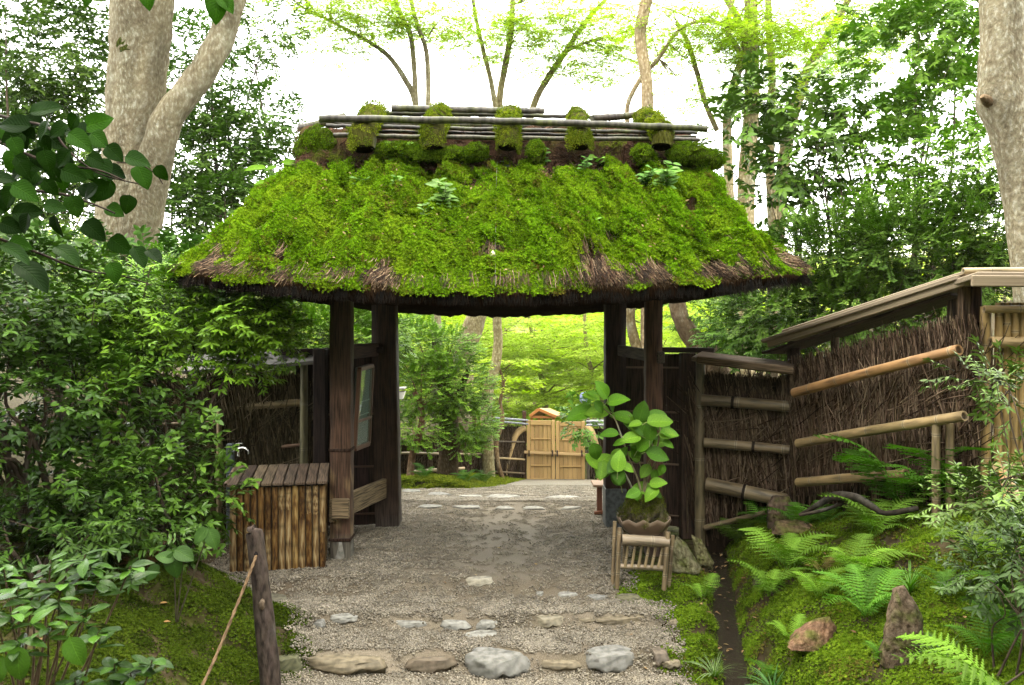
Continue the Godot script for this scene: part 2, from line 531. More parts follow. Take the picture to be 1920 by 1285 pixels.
func make_plants() -> void:
	# real leaf colours, linear
	var w := Color(1, 1, 1)
	make_sprig("broad", 7, 0.26, 0.105, 0.045, 0, 1.0, [gry(0.8), gry(1.15)], 101, 0.25, 5)
	make_sprig("broad2", 6, 0.2, 0.1, 0.042, 0, 1.1, [gry(0.75), gry(1.2)], 102, 0.35, 6)
	make_sprig("laurel", 6, 0.22, 0.085, 0.034, 0, 1.0, [gry(0.75), gry(1.2)], 103, 0.2, 5)
	make_sprig("small", 22, 0.22, 0.035, 0.017, 0, 1.15, [gry(0.7), gry(1.25)], 104, 0.2, 6)
	make_sprig("lance", 9, 0.24, 0.085, 0.024, 0, 0.9, [gry(0.8), gry(1.2)], 105, 0.3, 4)
	make_palm_sprig("maple", 26, 0.5, 0.05, [gry(0.8), gry(1.2)], 106)
	make_palm_sprig("maple2", 20, 0.42, 0.055, [gry(0.8), gry(1.2)], 107)
	# single leaves, one metre long along z, for those that are parts of their own
	var k := 0
	for sh in [0, 1, 2, 3]:
		for tone in 4:
			var mb := MB.new()
			var wdt: float = [0.42, 0.7, 0.8, 0.4][sh]
			fine_leaf(mb, wdt, 0.1 + 0.09 * tone, gry([0.75, 0.95, 1.1, 1.3][tone]), sh, tone)
			LEAF[[sh, tone]] = mb.mesh()
	# a moss cushion: small leafy stars at uneven heights
	rng.seed = 108
	for kind in 2:
		var mb := MB.new()
		for i in 95:
			var r := sqrt(rng.randf()) * 0.062
			var a := rng.randf() * TAU
			var h := rnd(0.0, 0.012) * (1.0 if kind == 0 else 1.35)
			var p := Vector3(cos(a) * r, h, sin(a) * r)
			var t := 0.32 + 1.35 * pow(rng.randf(), 1.3)
			var col := Color(t * rnd(0.9, 1.12), t, t * 0.9)
			var tilt := (Vector3.UP + rv() * 0.45).normalized()
			var sx := tilt.cross(Vector3(0.3, 0.2, 1)).normalized()
			var sz := tilt.cross(sx)
			var R := rnd(0.005, 0.0092)
			var turn := rng.randf() * TAU
			for b in 5:
				var o := turn + TAU * b / 5.0
				var out := sx * cos(o) + sz * sin(o)
				var side := (sx * -sin(o) + sz * cos(o)) * R * 0.3
				mb.flat(p - side - tilt * 0.004, p + side - tilt * 0.004, p + out * R + tilt * R * 0.35, col, tilt)
		MESH["moss%d" % kind] = mb.mesh()
	# straw: a loose handful of stalks that point along +z
	for kind in 2:
		var mb := MB.new()
		for i in 12:
			var p := Vector3(rnd(-0.035, 0.035), rnd(-0.012, 0.012), rnd(-0.06, 0.0))
			var q := p + Vector3(rnd(-0.02, 0.02), rnd(-0.008, 0.014), rnd(0.07, 0.16))
			var tone := 0.15 + 1.3 * pow(rng.randf(), 1.6)
			mb.tube(PackedVector3Array([p, (p + q) * 0.5 + rv() * 0.003, q]), PackedFloat32Array([0.0022, 0.0022, 0.0016]), 3, Color(tone, tone * rnd(0.9, 1.0), tone * rnd(0.8, 1.0)), false)
		MESH["straw%d" % kind] = mb.mesh()
	# brushwood: thin crooked twigs that run along +y
	for kind in 3:
		var mb := MB.new()
		for i in 7:
			var p := Vector3(rnd(-0.06, 0.06), rnd(-0.2, 0.1), rnd(-0.012, 0.016))
			var pts := PackedVector3Array()
			var rad := PackedFloat32Array()
			var lean := rv() * 0.12 * (1.0 if kind < 2 else 4.0)
			lean.z *= 0.3
			for j in 5:
				pts.push_back(p + Vector3(0, 0.085 * j, 0) + lean * (0.1 * j) + rv() * 0.008)
				rad.push_back(rnd(0.0028, 0.006) * (1.0 - 0.1 * j))
			var tone := 0.2 + 2.2 * pow(rng.randf(), 2.2)
			mb.tube(pts, rad, 4, Color(tone, tone * rnd(0.88, 1.0), tone * rnd(0.75, 1.0)), false)
		MESH["twigs%d" % kind] = mb.mesh()
	# pebbles
	for kind in 3:
		var mb := MB.new()
		for i in 26:
			var s := rnd(0.004, 0.0105)
			var p := Vector3(rnd(-0.07, 0.07), s * 0.25, rnd(-0.07, 0.07))
			var b := Basis.from_euler(Vector3(rnd(-0.3, 0.3), rnd(0, TAU), rnd(-0.3, 0.3))) * Basis.from_scale(Vector3(s, s * 0.6, s * rnd(0.65, 1.0)))
			var tone := rnd(0.55, 1.25)
			mb.blob(Transform3D(b, p), 6, 4, 0.5, 1.5, nz2, [], Color(tone, tone * rnd(0.95, 1.0), tone * rnd(0.86, 1.0)), gry(tone))
		MESH["pebbles%d" % kind] = mb.mesh()
	# a fern frond along +z, arching
	for kind in 4:
		var mb := MB.new()
		var L := 1.0
		var pts := PackedVector3Array()
		var rad := PackedFloat32Array()
		for j in 9:
			var t := j / 8.0
			pts.push_back(Vector3(0.06 * sin(t * 3.0 + kind), 0.30 * sin(t * 2.3) - 0.18 * t * t, t * L * 0.92))
			rad.push_back(0.007 * (1.1 - t))
		mb.tube(pts, rad, 4, Color(0.9, 1.0, 0.6), false)
		var pairs := 17
		for i in pairs:
			var t := 0.14 + 0.86 * float(i) / pairs
			var f := t * 8.0
			var at := pts[int(f)].lerp(pts[mini(int(f) + 1, 8)], f - int(f))
			var w2 := 0.27 * pow(sin(PI * pow(clampf((t - 0.05), 0.0, 1.0), 0.62)), 0.8) * rnd(0.88, 1.05) + 0.01
			for sd in [-1.0, 1.0]:
				var dir := Vector3(sd, rnd(-0.3, -0.05), 0.42).normalized()
				var nrm := (Vector3.UP + Vector3(0, 0, -0.2) + rv() * 0.18).normalized()
				var acr := dir.cross(nrm).normalized()
				if acr.z < 0.0: acr = -acr
				var teeth := 5
				var tone := gry(rnd(0.82, 1.15))
				var hw := 0.015 + 0.009 * w2 / 0.27
				for q in teeth:      # lobed blade: a row of short points on either side of the midrib
					var s0 := float(q) / teeth
					var s1 := float(q + 1) / teeth
					var p0 := at + dir * w2 * s0
					var p1 := at + dir * w2 * s1
					var k0 := hw * (1.0 - 0.8 * s0)
					for e in [-1.0, 1.0]:
						mb.flat(p0, p1, p0.lerp(p1, 0.75) + acr * e * k0 + Vector3(0, -0.006, 0), tone, nrm)
						mb.flat(p0, p0.lerp(p1, 0.75) + acr * e * k0 + Vector3(0, -0.006, 0), p0 + acr * e * k0 * 0.55, tone, nrm)
		MESH["frond%d" % kind] = mb.mesh()

# a cloud of sprigs: where they go and how they are tinted
class Cloud:
	var at: Array[Transform3D] = []
	var tint := PackedColorArray()

func cloud(c: Cloud, mid: Vector3, r: Vector3, count: int, s0: float, s1: float, ca: Color, cb: Color, gap := 0.0, gfreq := 1.0, flatness := 0.0, droop := 0.0) -> void:
	var made := 0
	var tries := 0
	while made < count and tries < count * 6:
		tries += 1
		var o := rv()
		if o.length() > 1.0 or o.length() < 0.05: continue
		o = o.normalized() * pow(o.length(), 0.6)
		var p := mid + o * r
		var k := nz.get_noise_3dv(p * 1.3 * gfreq)
		if k < gap - 0.25: continue
		var dir := (o * Vector3(1, 0.75, 1) + rv() * 0.55)
		dir.y = dir.y * (1.0 - flatness) - droop
		if dir.length() < 0.1: dir = Vector3(0, 0, 1)
		var up := (Vector3.UP + rv() * 0.3 + o * 0.35 * (1.0 - flatness)).normalized()
		c.at.append(aim(p, dir, up, rnd(s0, s1)))
		c.tint.append(ca.lerp(cb, clampf(rng.randf() * 0.7 + 0.3 * (nz2.get_noise_3dv(p * 1.7) + 0.5), 0.0, 1.0)))
		made += 1

# flat layers of foliage as a maple has
func pads(c: Cloud, mid: Vector3, r: Vector3, npads: int, per: int, size: float, s0: float, s1: float, ca: Color, cb: Color) -> void:
	for i in npads:
		var o := rv()
		while o.length() > 1.0: o = rv()
		var q := mid + o * r
		var tilt := rv() * 0.25
		for j in per:
			var a := rng.randf() * TAU
			var rr := sqrt(rng.randf()) * size
			var p := q + Vector3(cos(a) * rr, 0, sin(a) * rr * 0.8)
			p.y += (p.x - q.x) * tilt.x - rr * rr * 0.16 / size + rnd(-0.05, 0.05) * size
			var dir := Vector3(cos(a), rnd(-0.35, 0.1), sin(a))
			c.at.append(aim(p, dir, (Vector3.UP + rv() * 0.3).normalized(), rnd(s0, s1)))
			c.tint.append(mixc(ca, cb))

func foliage(o: Node3D, c: Cloud, sprig: String, mat: Material, called := "crown") -> void:
	if c.at.size(): many(o, called, SPRIG[sprig].mesh, mat, c.at, c.tint)

# the sprigs nearest the camera become leaves that are parts of their own
func loose_leaves(o: Node3D, c: Cloud, sprig: String, most: int, mat_tones: Array, shape := 0) -> void:
	var order := range(c.at.size())
	var eye := Vector3(0, EYE, 0)
	order.sort_custom(func(i, j): return c.at[i].origin.distance_squared_to(eye) < c.at[j].origin.distance_squared_to(eye))
	var gone := {}
	var made := 0
	for i in order:
		var t: Transform3D = c.at[i]
		var on := t.origin - eye
		var sx := on.x / -on.z * F
		var sy := on.y / -on.z * F
		if on.z > -0.6 or absf(sx) > 930.0 or absf(sy) > 620.0: continue
		if made + SPRIG[sprig].leaves.size() > most: break
		gone[i] = true
		part(o, "twig", SPRIG[sprig].twig, M.stem, Transform3D(Basis(), -o.position) * t)
		for lt in SPRIG[sprig].leaves:
			part(o, "leaf", LEAF[[shape, rng.randi() % 4]], mat_tones[rng.randi() % mat_tones.size()], Transform3D(Basis(), -o.position) * (t * lt))
			made += 1
	var at: Array[Transform3D] = []
	var tint := PackedColorArray()
	for i in c.at.size():
		if not gone.has(i):
			at.append(c.at[i]); tint.append(c.tint[i])
	c.at = at
	c.tint = tint

func toned(base: Material, cols: Array) -> Array:
	var a := []
	for k in cols:
		var m: StandardMaterial3D = base.duplicate()
		m.albedo_color = (k as Color).linear_to_srgb()
		if base != M.fern:
			m.albedo_texture = M.vein
			m.heightmap_enabled = true
			m.heightmap_texture = M.vein_relief
			m.heightmap_scale = 0.12
		a.append(m)
	return a

# moss cushions over a patch of surface
func moss_put(at: Array[Transform3D], tint: PackedColorArray, p: Vector3, nrm: Vector3, s: float, col: Color) -> void:
	var t := aim(p, (rv() - nrm * 0.0).slide(nrm).normalized(), nrm, s)
	at.append(t); tint.append(col)

# ---------------------------------------------------------------- setting
func build_ground() -> void:
	var xs: Array[float] = []
	var ds: Array[float] = []
	var x := -3.4
	while x < 3.8: xs.append(x); x += 0.045
	var step := 0.06
	while x < 60.0: xs.append(x); step *= 1.12; x += step
	x = -3.4; step = 0.06
	while x > -60.0:
		step *= 1.12; x -= step; xs.push_front(x)
	var d := -6.0
	while d < 2.2: ds.append(d); d += 0.6
	while d < 7.6: ds.append(d); d += 0.04
	while d < 17.0: ds.append(d); d += 0.14
	step = 0.2
	while d < 75.0: ds.append(d); step *= 1.07; d += step
	var mb := MB.new()
	var nxs := xs.size()
	var moss := lin(0.052, 0.07, 0.012)
	var soil := lin(0.07, 0.055, 0.038)
	for dd in ds:
		for xx in xs:
			var h := gh(xx, -dd)
			var k := clampf(0.6 + 1.6 * nz.get_noise_2d(xx * 4.0, dd * 4.0), 0.0, 1.0)
			var inside := xx > path_l(dd) and xx < path_r(dd) and dd < 15.6 and dd > 2.0
			if inside: h -= 0.018
			if inside: k = 0.1
			if absf(xx - ditch_x(dd)) < 0.18 and dd < 6.3: k = 0.0
			if dd > 6.4 and absf(xx) > 2.0: k *= 0.4
			if dd < 7.0 and dd > 4.9 and xx < -1.0 and xx > -2.6: k *= 0.15
			mb.vert(Vector3(xx, h, -dd), Vector3.UP, soil.lerp(moss, k), Vector2(xx, dd))
	for j in ds.size() - 1:
		for i in nxs - 1:
			var a := j * nxs + i
			mb.quad(a, a + 1, a + nxs + 1, a + nxs)
	mb.renormal(0, 0)
	structure("ground", mb, M.soil)
	# gravel path
	mb = MB.new()
	var rows := 0
	var cols := 44
	d = 2.0
	var wet := FastNoiseLite.new()
	wet.seed = 5; wet.frequency = 0.8
	while d < 15.75:
		var l := path_l(d) + 0.08 * nz.get_noise_1d(d * 9.0)
		var r := path_r(d) + 0.08 * nz2.get_noise_1d(d * 9.0)
		for i in cols + 1:
			var xx := lerpf(l, r, float(i) / cols)
			var edge := minf(i, cols - i) / 4.0
			var y := gh(xx, -d) + 0.009 - 0.02 * (1.0 - clampf(edge, 0.0, 1.0))
			var k := clampf(0.5 + 1.3 * wet.get_noise_2d(xx, d), 0.0, 1.0)
			var col := lin(0.16, 0.134, 0.098).lerp(lin(0.235, 0.203, 0.155), k)
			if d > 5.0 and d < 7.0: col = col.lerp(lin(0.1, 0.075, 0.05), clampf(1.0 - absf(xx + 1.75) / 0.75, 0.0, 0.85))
			if d > 8.0: col = col.lerp(lin(0.2, 0.19, 0.17), 0.7)
			mb.vert(Vector3(xx, y, -d), Vector3.UP, col, Vector2(xx, d))
		rows += 1
		d += 0.035 if d < 7.0 else 0.09
	for j in rows - 1:
		for i in cols:
			var a := j * (cols + 1) + i
			mb.quad(a, a + 1, a + cols + 2, a + cols + 1)
	mb.renormal(0, 0)
	structure("path", mb, M.gravel)
	# stream in the ditch
	mb = MB.new()
	d = 2.0
	rows = 0
	while d < 6.2:
		var cx := ditch_x(d)
		for s in [-0.17, -0.06, 0.06, 0.17]:
			mb.vert(Vector3(cx + s, path_h(d) - 0.075, -d), Vector3.UP, Color.WHITE)
		rows += 1
		d += 0.1
	for j in rows - 1:
		for i in 3:
			var a := j * 4 + i
			mb.quad(a, a + 1, a + 5, a + 4)
	structure("stream", mb, M.water)

# what is strewn or grows over the ground, once the stones lie
func build_cover() -> void:
	rng.seed = 201
	for kind in 3:
		var at: Array[Transform3D] = []
		var tint := PackedColorArray()
		for i in 4300:
			var dd := 3.7 + 4.6 * pow(rng.randf(), 1.25)
			if i % 4 == 0: dd = rnd(7.5, 12.0)
			var xx := rnd(path_l(dd) - 0.05, path_r(dd) + 0.05)
			var worn := 0.0 if dd > 7.6 else clampf(1.15 - absf(xx + 0.05) / 0.7, 0.0, 1.0) * sm(4.6, 5.3, dd)     # the trodden middle is fine grit
			worn = clampf(worn + 0.5 * nz2.get_noise_2d(xx * 3.5, dd * 3.5), 0.0, 1.0)
			if rng.randf() < worn * 0.85: continue
			if on_stone(xx, -dd): continue
			var p := Vector3(xx, gh(xx, -dd) + 0.0145, -dd)
			var gn := Vector3(gh(xx - 0.03, -dd) - gh(xx + 0.03, -dd), 0.06, gh(xx, -dd - 0.03) - gh(xx, -dd + 0.03)).normalized()
			at.append(Transform3D(aim(Vector3.ZERO, rv().slide(gn), gn, 1.0).basis * Basis.from_scale(Vector3.ONE * (rnd(0.35, 0.75) if i % 7 else rnd(0.7, 1.1)) * lerpf(1.0, 0.8, worn)), p))
			var g := 0.2 + 0.2 * pow(rng.randf(), 1.4) * (1.2 if dd > 8.0 else 1.0)
			tint.append(Color(g * 1.06, g * 0.95, g * 0.77))
		var o := many(self, "gravel", MESH["pebbles%d" % kind], M.pebble, at, tint)
		o.name = ["gravel", "gravel_001", "gravel_002"][kind]
		tag(o, "loose grey pebbles strewn over the garden path", "gravel")
	var lat: Array[Transform3D] = []
	var ltint := PackedColorArray()
	for i in 420:
		var dd := rnd(2.6, 6.2)
		var xx := rnd(-3.2, 3.0)
		if i % 3 == 0: xx = ditch_x(dd) + rnd(-0.16, 0.16)
		if xx > path_l(dd) and xx < path_r(dd) and i % 4: continue
		var p := Vector3(xx, maxf(gh(xx, -dd), path_h(dd) - 0.075 if absf(xx - ditch_x(dd)) < 0.15 else -9.0) + 0.018, -dd)
		lat.append(aim(p, Vector3(rnd(-1, 1), rnd(-0.1, 0.2), rnd(-1, 1)), (Vector3.UP + rv() * 0.4).normalized(), rnd(0.012, 0.038)))
		ltint.append(lin(0.11, 0.055, 0.025).lerp(lin(0.36, 0.24, 0.1), pow(rng.randf(), 1.6)))
	var ll := many(self, "leaf_litter", LEAF[[0, 1]], M.leaf, lat, ltint)
	tag(ll, "small brown fallen leaves scattered over moss, ditch and path", "leaf litter")
	# moss carpets on the banks
	rng.seed = 202
	var at: Array[Transform3D] = []
	var tint := PackedColorArray()
	var n := 0
	while n < 13000:
		var dd := 2.4 + 4.1 * pow(rng.randf(), 1.2)
		var xx := rnd(-3.6, 3.6)
		n += 1
		var dx := xx - ditch_x(dd)
		var lx := path_l(dd) - xx
		var ok := false
		if dx > 0.075: ok = true
		elif lx > -0.03 and dd < 5.3: ok = true
		elif xx > path_r(dd) - 0.03 and dx < -0.08 and dd < 5.35: ok = true
		if not ok: continue
		var patch := nz.get_noise_2d(xx * 4.0, dd * 4.0)
		if patch < -0.34: continue
		if lx > 0.9 and rng.randf() < 0.5: continue
		var p := Vector3(xx, gh(xx, -dd), -dd)
		var e := 0.04
		var nrm := Vector3(gh(xx - e, -dd) - gh(xx + e, -dd), 2.0 * e, gh(xx, -dd - e) - gh(xx, -dd + e)).normalized()
		var k := clampf(rng.randf() * 0.5 + 0.5 + 1.1 * nz2.get_noise_2d(xx * 5.0, dd * 5.0), 0.0, 1.0)
		var col := lin(0.045, 0.075, 0.007).lerp(lin(0.17, 0.265, 0.018), k)
		if rng.randf() < 0.06: col = lin(0.13, 0.11, 0.025)
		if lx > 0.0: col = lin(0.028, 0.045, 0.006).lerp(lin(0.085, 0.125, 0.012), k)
		moss_put(at, tint, p, nrm, rnd(0.8, 1.35), col)
	for i in 2600:        # the moss mound beyond the gate
		var dd := rnd(10.5, 15.4)
		var xx := rnd(-2.6, path_l(dd) + 0.05)
		moss_put(at, tint, Vector3(xx, gh(xx, -dd), -dd), Vector3.UP, rnd(1.4, 2.4), lin(0.1, 0.14, 0.015).lerp(lin(0.24, 0.27, 0.03), rng.randf()))
	var mo := many(self, "moss", MESH["moss0"], M.moss, at, tint)
	tag(mo, "soft green moss carpet on both banks of the path", "moss")

# a stone set in the ground: photograph column and row of its middle, width and height there
func stone(label: String, x: float, y: float, w: float, h: float, rise: float, col: Color, sd: int, mat: Material = null, called := "stepping_stone", category := "stone", group := "stones set in the path") -> void:
	rng.seed = sd
	var p := gpx(x, y)
	var d := -p.z
	var rx := w * 0.5 * d / F
	var below := EYE - p.y
	var rz := clampf(h * 0.5 * d / F * d / below * 0.85, rx * 0.3, rx * 1.3)
	stones.append([p.x, p.z, rx, rz])
	var o := thing(called, label, category, p, group)
	var mb := MB.new()
	var cuts := [[Vector3(rnd(-0.08, 0.08), 1, rnd(-0.05, 0.12)).normalized(), 0.52]]
	for i in 7:
		var a := TAU * (i + rnd(-0.4, 0.4)) / 7
		cuts.append([Vector3(cos(a), rnd(0.0, 0.6), sin(a)).normalized(), rnd(0.55, 0.95)])
	mb.blob(Transform3D(Basis(Vector3.UP, rnd(-0.15, 0.15)) * Basis.from_scale(Vector3(rx * 1.12, rise * 0.5 / 0.5, rz * 1.1)), Vector3(0, rise * 0.0, 0)), 24, 13, 0.42, 1.9, nz2, cuts, col * 1.1, col * 0.62)
	part(o, "rock", mb.mesh(), mat if mat else M.stone)

var stones: Array = []
func on_stone(x: float, z: float) -> bool:
	for e in stones:
		var q := Vector2((x - e[0]) / (e[2] + 0.004), (z - e[1]) / (e[3] + 0.004))
		if q.length_squared() < 1.0: return true
	return false

func build_stones() -> void:
	var pale := lin(0.26, 0.25, 0.22)
	var grey := lin(0.2, 0.195, 0.175)
	var tan_ := lin(0.2, 0.165, 0.11)
	var g := "stones along the lowest step"
	stone("large angular grey block jutting up in the middle of the lowest step", 932, 1246, 118, 42, 0.085, grey, 301, null, "stepping_stone", "stone", g)
	stone("bluish grey rounded block right of the large angular one in the lowest step", 1143, 1241, 98, 34, 0.06, grey, 302, null, "stepping_stone", "stone", g)
	stone("long pale mossy slab at the left of the lowest step", 662, 1244, 165, 30, 0.05, tan_, 303, null, "stepping_stone", "stone", g)
	stone("brownish flat stone between the long pale slab and the large angular block", 808, 1243, 95, 26, 0.045, lin(0.14, 0.11, 0.075), 304, null, "stepping_stone", "stone", g)
	stone("thin low tan stone between the two large grey blocks", 1050, 1253, 85, 16, 0.03, tan_, 305, null, "stepping_stone", "stone", g)
	stone("mossy rounded stone at the foot of the leaning rope post", 540, 1250, 52, 44, 0.07, lin(0.11, 0.11, 0.06), 306, null, "stepping_stone", "stone", g)
	stone("small dark stone at the right end of the lowest step by the grass tuft", 1236, 1228, 45, 26, 0.05, lin(0.15, 0.12, 0.09), 307, null, "stepping_stone", "stone", g)
	stone("small buff stone beside the moss at the lower right of the path", 1258, 1248, 38, 16, 0.03, tan_, 308, null, "stepping_stone", "stone", g)
	g = "stones along the second step"
	stone("pale flat stone at the left of the second step", 650, 1161, 62, 14, 0.03, pale, 311, null, "stepping_stone", "stone", g)
	stone("small squarish stone left of the pale one in the second step", 600, 1172, 30, 13, 0.03, grey, 312, null, "stepping_stone", "stone", g)
	stone("long thin pale stone left of the middle of the second step", 770, 1171, 84, 11, 0.03, pale, 313, null, "stepping_stone", "stone", g)
	stone("pale stone left half of the cluster in the middle of the second step", 858, 1172, 58, 17, 0.035, pale, 314, null, "stepping_stone", "stone", g)
	stone("pale stone at the back right of the cluster in the second step", 912, 1170, 46, 15, 0.035, pale, 315, null, "stepping_stone", "stone", g)
	stone("pale lumpy stone at the front of the cluster in the second step", 905, 1193, 74, 19, 0.03, pale, 316, null, "stepping_stone", "stone", g)
	stone("tan domed stone right of the middle of the second step", 1030, 1168, 62, 19, 0.04, lin(0.23, 0.2, 0.14), 317, null, "stepping_stone", "stone", g)
	stone("long low tan stone at the right of the second step", 1166, 1164, 90, 12, 0.03, tan_, 318, null, "stepping_stone", "stone", g)
	stone("tiny tan stone at the far right end of the second step", 1262, 1168, 24, 12, 0.025, tan_, 319, null, "stepping_stone", "stone", g)
	stone("faint brown stone left of the long tan one in the second step", 1096, 1163, 40, 8, 0.02, tan_, 320, null, "stepping_stone", "stone", g)
	g = ""
	stone("flat cream stone alone in the path in front of the gate", 900, 1088, 72, 20, 0.025, lin(0.32, 0.29, 0.22), 321, null, "stepping_stone", "stone", g)
	stone("wet white stone left of the potted plant stand", 1066, 1119, 40, 14, 0.035, pale, 322, null, "stepping_stone", "stone", g)
	stone("wet pale stone right behind the wet white one near the plant stand", 1120, 1125, 50, 13, 0.035, grey, 323, null, "stepping_stone", "stone", g)
	stone("tiny wet pebble left of the wet white stone", 1012, 1117, 16, 10, 0.03, pale, 324, null, "stepping_stone", "stone", g)
	stone("dark mossy stone edging the moss below the plant stand", 1178, 1124, 52, 20, 0.045, lin(0.13, 0.12, 0.07), 325, null, "stepping_stone", "stone", g)
	stone("grey green stone on the soil right of the rope post", 520, 1126, 48, 22, 0.035, lin(0.13, 0.12, 0.085), 326, null, "stepping_stone", "stone", g)
	stone("small pale stone in the gravel left of the path middle", 611, 1124, 28, 8, 0.02, grey, 327, null, "stepping_stone", "stone", g)
	g = "pale edging stones of the far steps"
	stone("broad white step stone just beyond the gate", 876, 955, 62, 9, 0.05, pale, 331, null, "step_stone", "stone", g)
	stone("white step stone right of the broad one beyond the gate", 946, 957, 52, 8, 0.05, pale, 332, null, "step_stone", "stone", g)
	stone("white step stone in the middle of the row beyond the gate", 1006, 957, 52, 8, 0.05, pale, 333, null, "step_stone", "stone", g)
	stone("white step stone at the right end of the row beyond the gate", 1070, 957, 62, 8, 0.05, pale, 334, null, "step_stone", "stone", g)
	stone("low grey step stone at the left end of the row beyond the gate", 806, 953, 58, 8, 0.04, grey, 335, null, "step_stone", "stone", g)
	stone("pale stone along the far step next to the moss mound", 945, 936, 64, 7, 0.06, pale, 336, null, "step_stone", "stone", g)
	stone("pale stone along the far step left of the moss mound edge", 880, 935, 56, 7, 0.06, pale, 337, null, "step_stone", "stone", g)
	stone("pale stone at the left start of the far step beside the fern", 775, 924, 40, 9, 0.06, grey, 338, null, "step_stone", "stone", g)
	stone("pale stone at the right of the far step", 1060, 936, 84, 6, 0.05, pale, 339, null, "step_stone", "stone", g)
	stone("grey stone between the fern and the far step", 825, 931, 48, 8, 0.06, grey, 340, null, "step_stone", "stone", g)
	# rocks on the right bank
	rock("tall upright pointed brown rock on the mossy bank", [1692, 1235], 3.32, [[-0.5, 0], [-0.42, 0.42], [-0.16, 0.93], [0.02, 1.0], [0.16, 0.86], [0.42, 0.6], [0.46, 0.3], [0.4, 0]], 88, 150, lin(0.115, 0.085, 0.058), 351)
	rock("squat tilted brown rock left of the upright one on the moss", [1521, 1215], 3.52, [[-0.5, 0.12], [-0.46, 0.3], [-0.25, 0.6], [0.0, 0.85], [0.38, 1.0], [0.5, 0.75], [0.46, 0.05]], 92, 62, lin(0.17, 0.1, 0.062), 352)
	rock("brown block stone at the foot of the brushwood fence", [1464, 988], 5.3, [[-0.5, 0], [-0.5, 0.8], [-0.3, 1.0], [0.3, 1.0], [0.5, 0.7], [0.5, 0]], 52, 60, lin(0.09, 0.063, 0.045), 353)
	rock("flat reddish slab lying in front of the brown block stone", [1490, 1000], 5.05, [[-0.5, 0.2], [-0.4, 0.9], [0.1, 1.0], [0.5, 0.5], [0.4, 0]], 92, 26, lin(0.12, 0.082, 0.05), 354)
	rock("leaning mossy stone under the right corner post", [1284, 1075], 5.45, [[-0.4, 0.75], [-0.2, 1.0], [0.1, 0.7], [0.5, 0.1], [0.3, 0], [-0.4, 0.1]], 70, 76, lin(0.16, 0.15, 0.09), 355)
	rock("thin mossy stone at the ditch beside the corner post", [1318, 1064], 5.5, [[-0.5, 1.0], [-0.1, 0.85], [0.5, 0.2], [0.4, 0], [-0.3, 0.2]], 42, 68, lin(0.17, 0.16, 0.08), 356)
	rock("dark round stone at the edge of the stream among ferns", [1425, 1104], 4.5, [[-0.5, 0.3], [-0.3, 0.9], [0.2, 1.0], [0.5, 0.5], [0.3, 0]], 26, 28, lin(0.06, 0.05, 0.045), 357)

func rock(label: String, at: Array, d: float, outline: Array, w: float, h: float, col: Color, sd: int) -> void:
	rng.seed = sd
	var base := gpx(at[0], at[1])
	d = -base.z
	var o := thing("rock", label, "rock", base)
	# rings of the outline turned into a faceted body with depth
	var mb := MB.new()
	var W := w * d / F
	var H := h * d / F
	var rings := 15
	var nu := 20
	for j in rings + 1:
		var t := float(j) / rings
		var lo := 9.0
		var hi := -9.0
		for i in outline.size():
			var a: Array = outline[i]
			var b: Array = outline[(i + 1) % outline.size()]
			if absf(a[1] - b[1]) > 1e-5 and minf(a[1], b[1]) - 1e-4 <= t and t <= maxf(a[1], b[1]) + 1e-4:
				var xx := lerpf(a[0], b[0], clampf((t - a[1]) / (b[1] - a[1]), 0.0, 1.0))
				lo = minf(lo, xx); hi = maxf(hi, xx)
		if lo > hi: lo = 0.0; hi = 0.0
		var half := (hi - lo) * 0.5
		for i in nu:
			var a := TAU * i / nu
			var ca := cos(a)
			var sa := sin(a)
			var m := maxf(absf(ca + 0.2 * sa), maxf(absf(sa * 0.95 - 0.25 * ca), absf(0.75 * ca + 0.7 * sa)))
			var p := Vector3(((lo + hi) * 0.5 + half * ca / m * 0.95) * W, (t - 0.08) * H, half * 0.75 * sa / m * W)
			p *= 1.0 + 0.06 * nz2.get_noise_3dv(p * 14.0 + base)
			p += Vector3(0.01, 0, 0.012) * nz.get_noise_3dv(Vector3(p.x * 60.0, p.y * 9.0, p.z * 60.0))
			var k := clampf(nz2.get_noise_3dv(p * 18.0) * 1.6 + 0.2, 0.0, 1.0)
			var green := clampf(nz.get_noise_3dv(p * 9.0 + Vector3(5, 2, 1)) * 3.0 - 0.35 + 0.3 * (1.0 - t), 0.0, 0.8)
			mb.vert(p, Vector3(ca, 0.2, sa).normalized(), (col.lerp(col * 1.6, k)).lerp(lin(0.09, 0.11, 0.015), green))
	for j in rings:
		for i in nu:
			var a := j * nu + i
			var b := j * nu + (i + 1) % nu
			mb.quad(a, b, b + nu, a + nu)
	var tip := mb.vert(mb.v[rings * nu].lerp(mb.v[rings * nu + nu / 2], 0.5) + Vector3(0, 0.002, 0), Vector3.UP, col)
	for i in nu: mb.tri(rings * nu + i, rings * nu + (i + 1) % nu, tip)
	mb.renormal(0, 0)
	part(o, "rock", mb.mesh(), M.rust_stone)

# ---------------------------------------------------------------- the thatched gate
const RC := Vector3(-0.145, 0, -6.2)      # middle of the roof

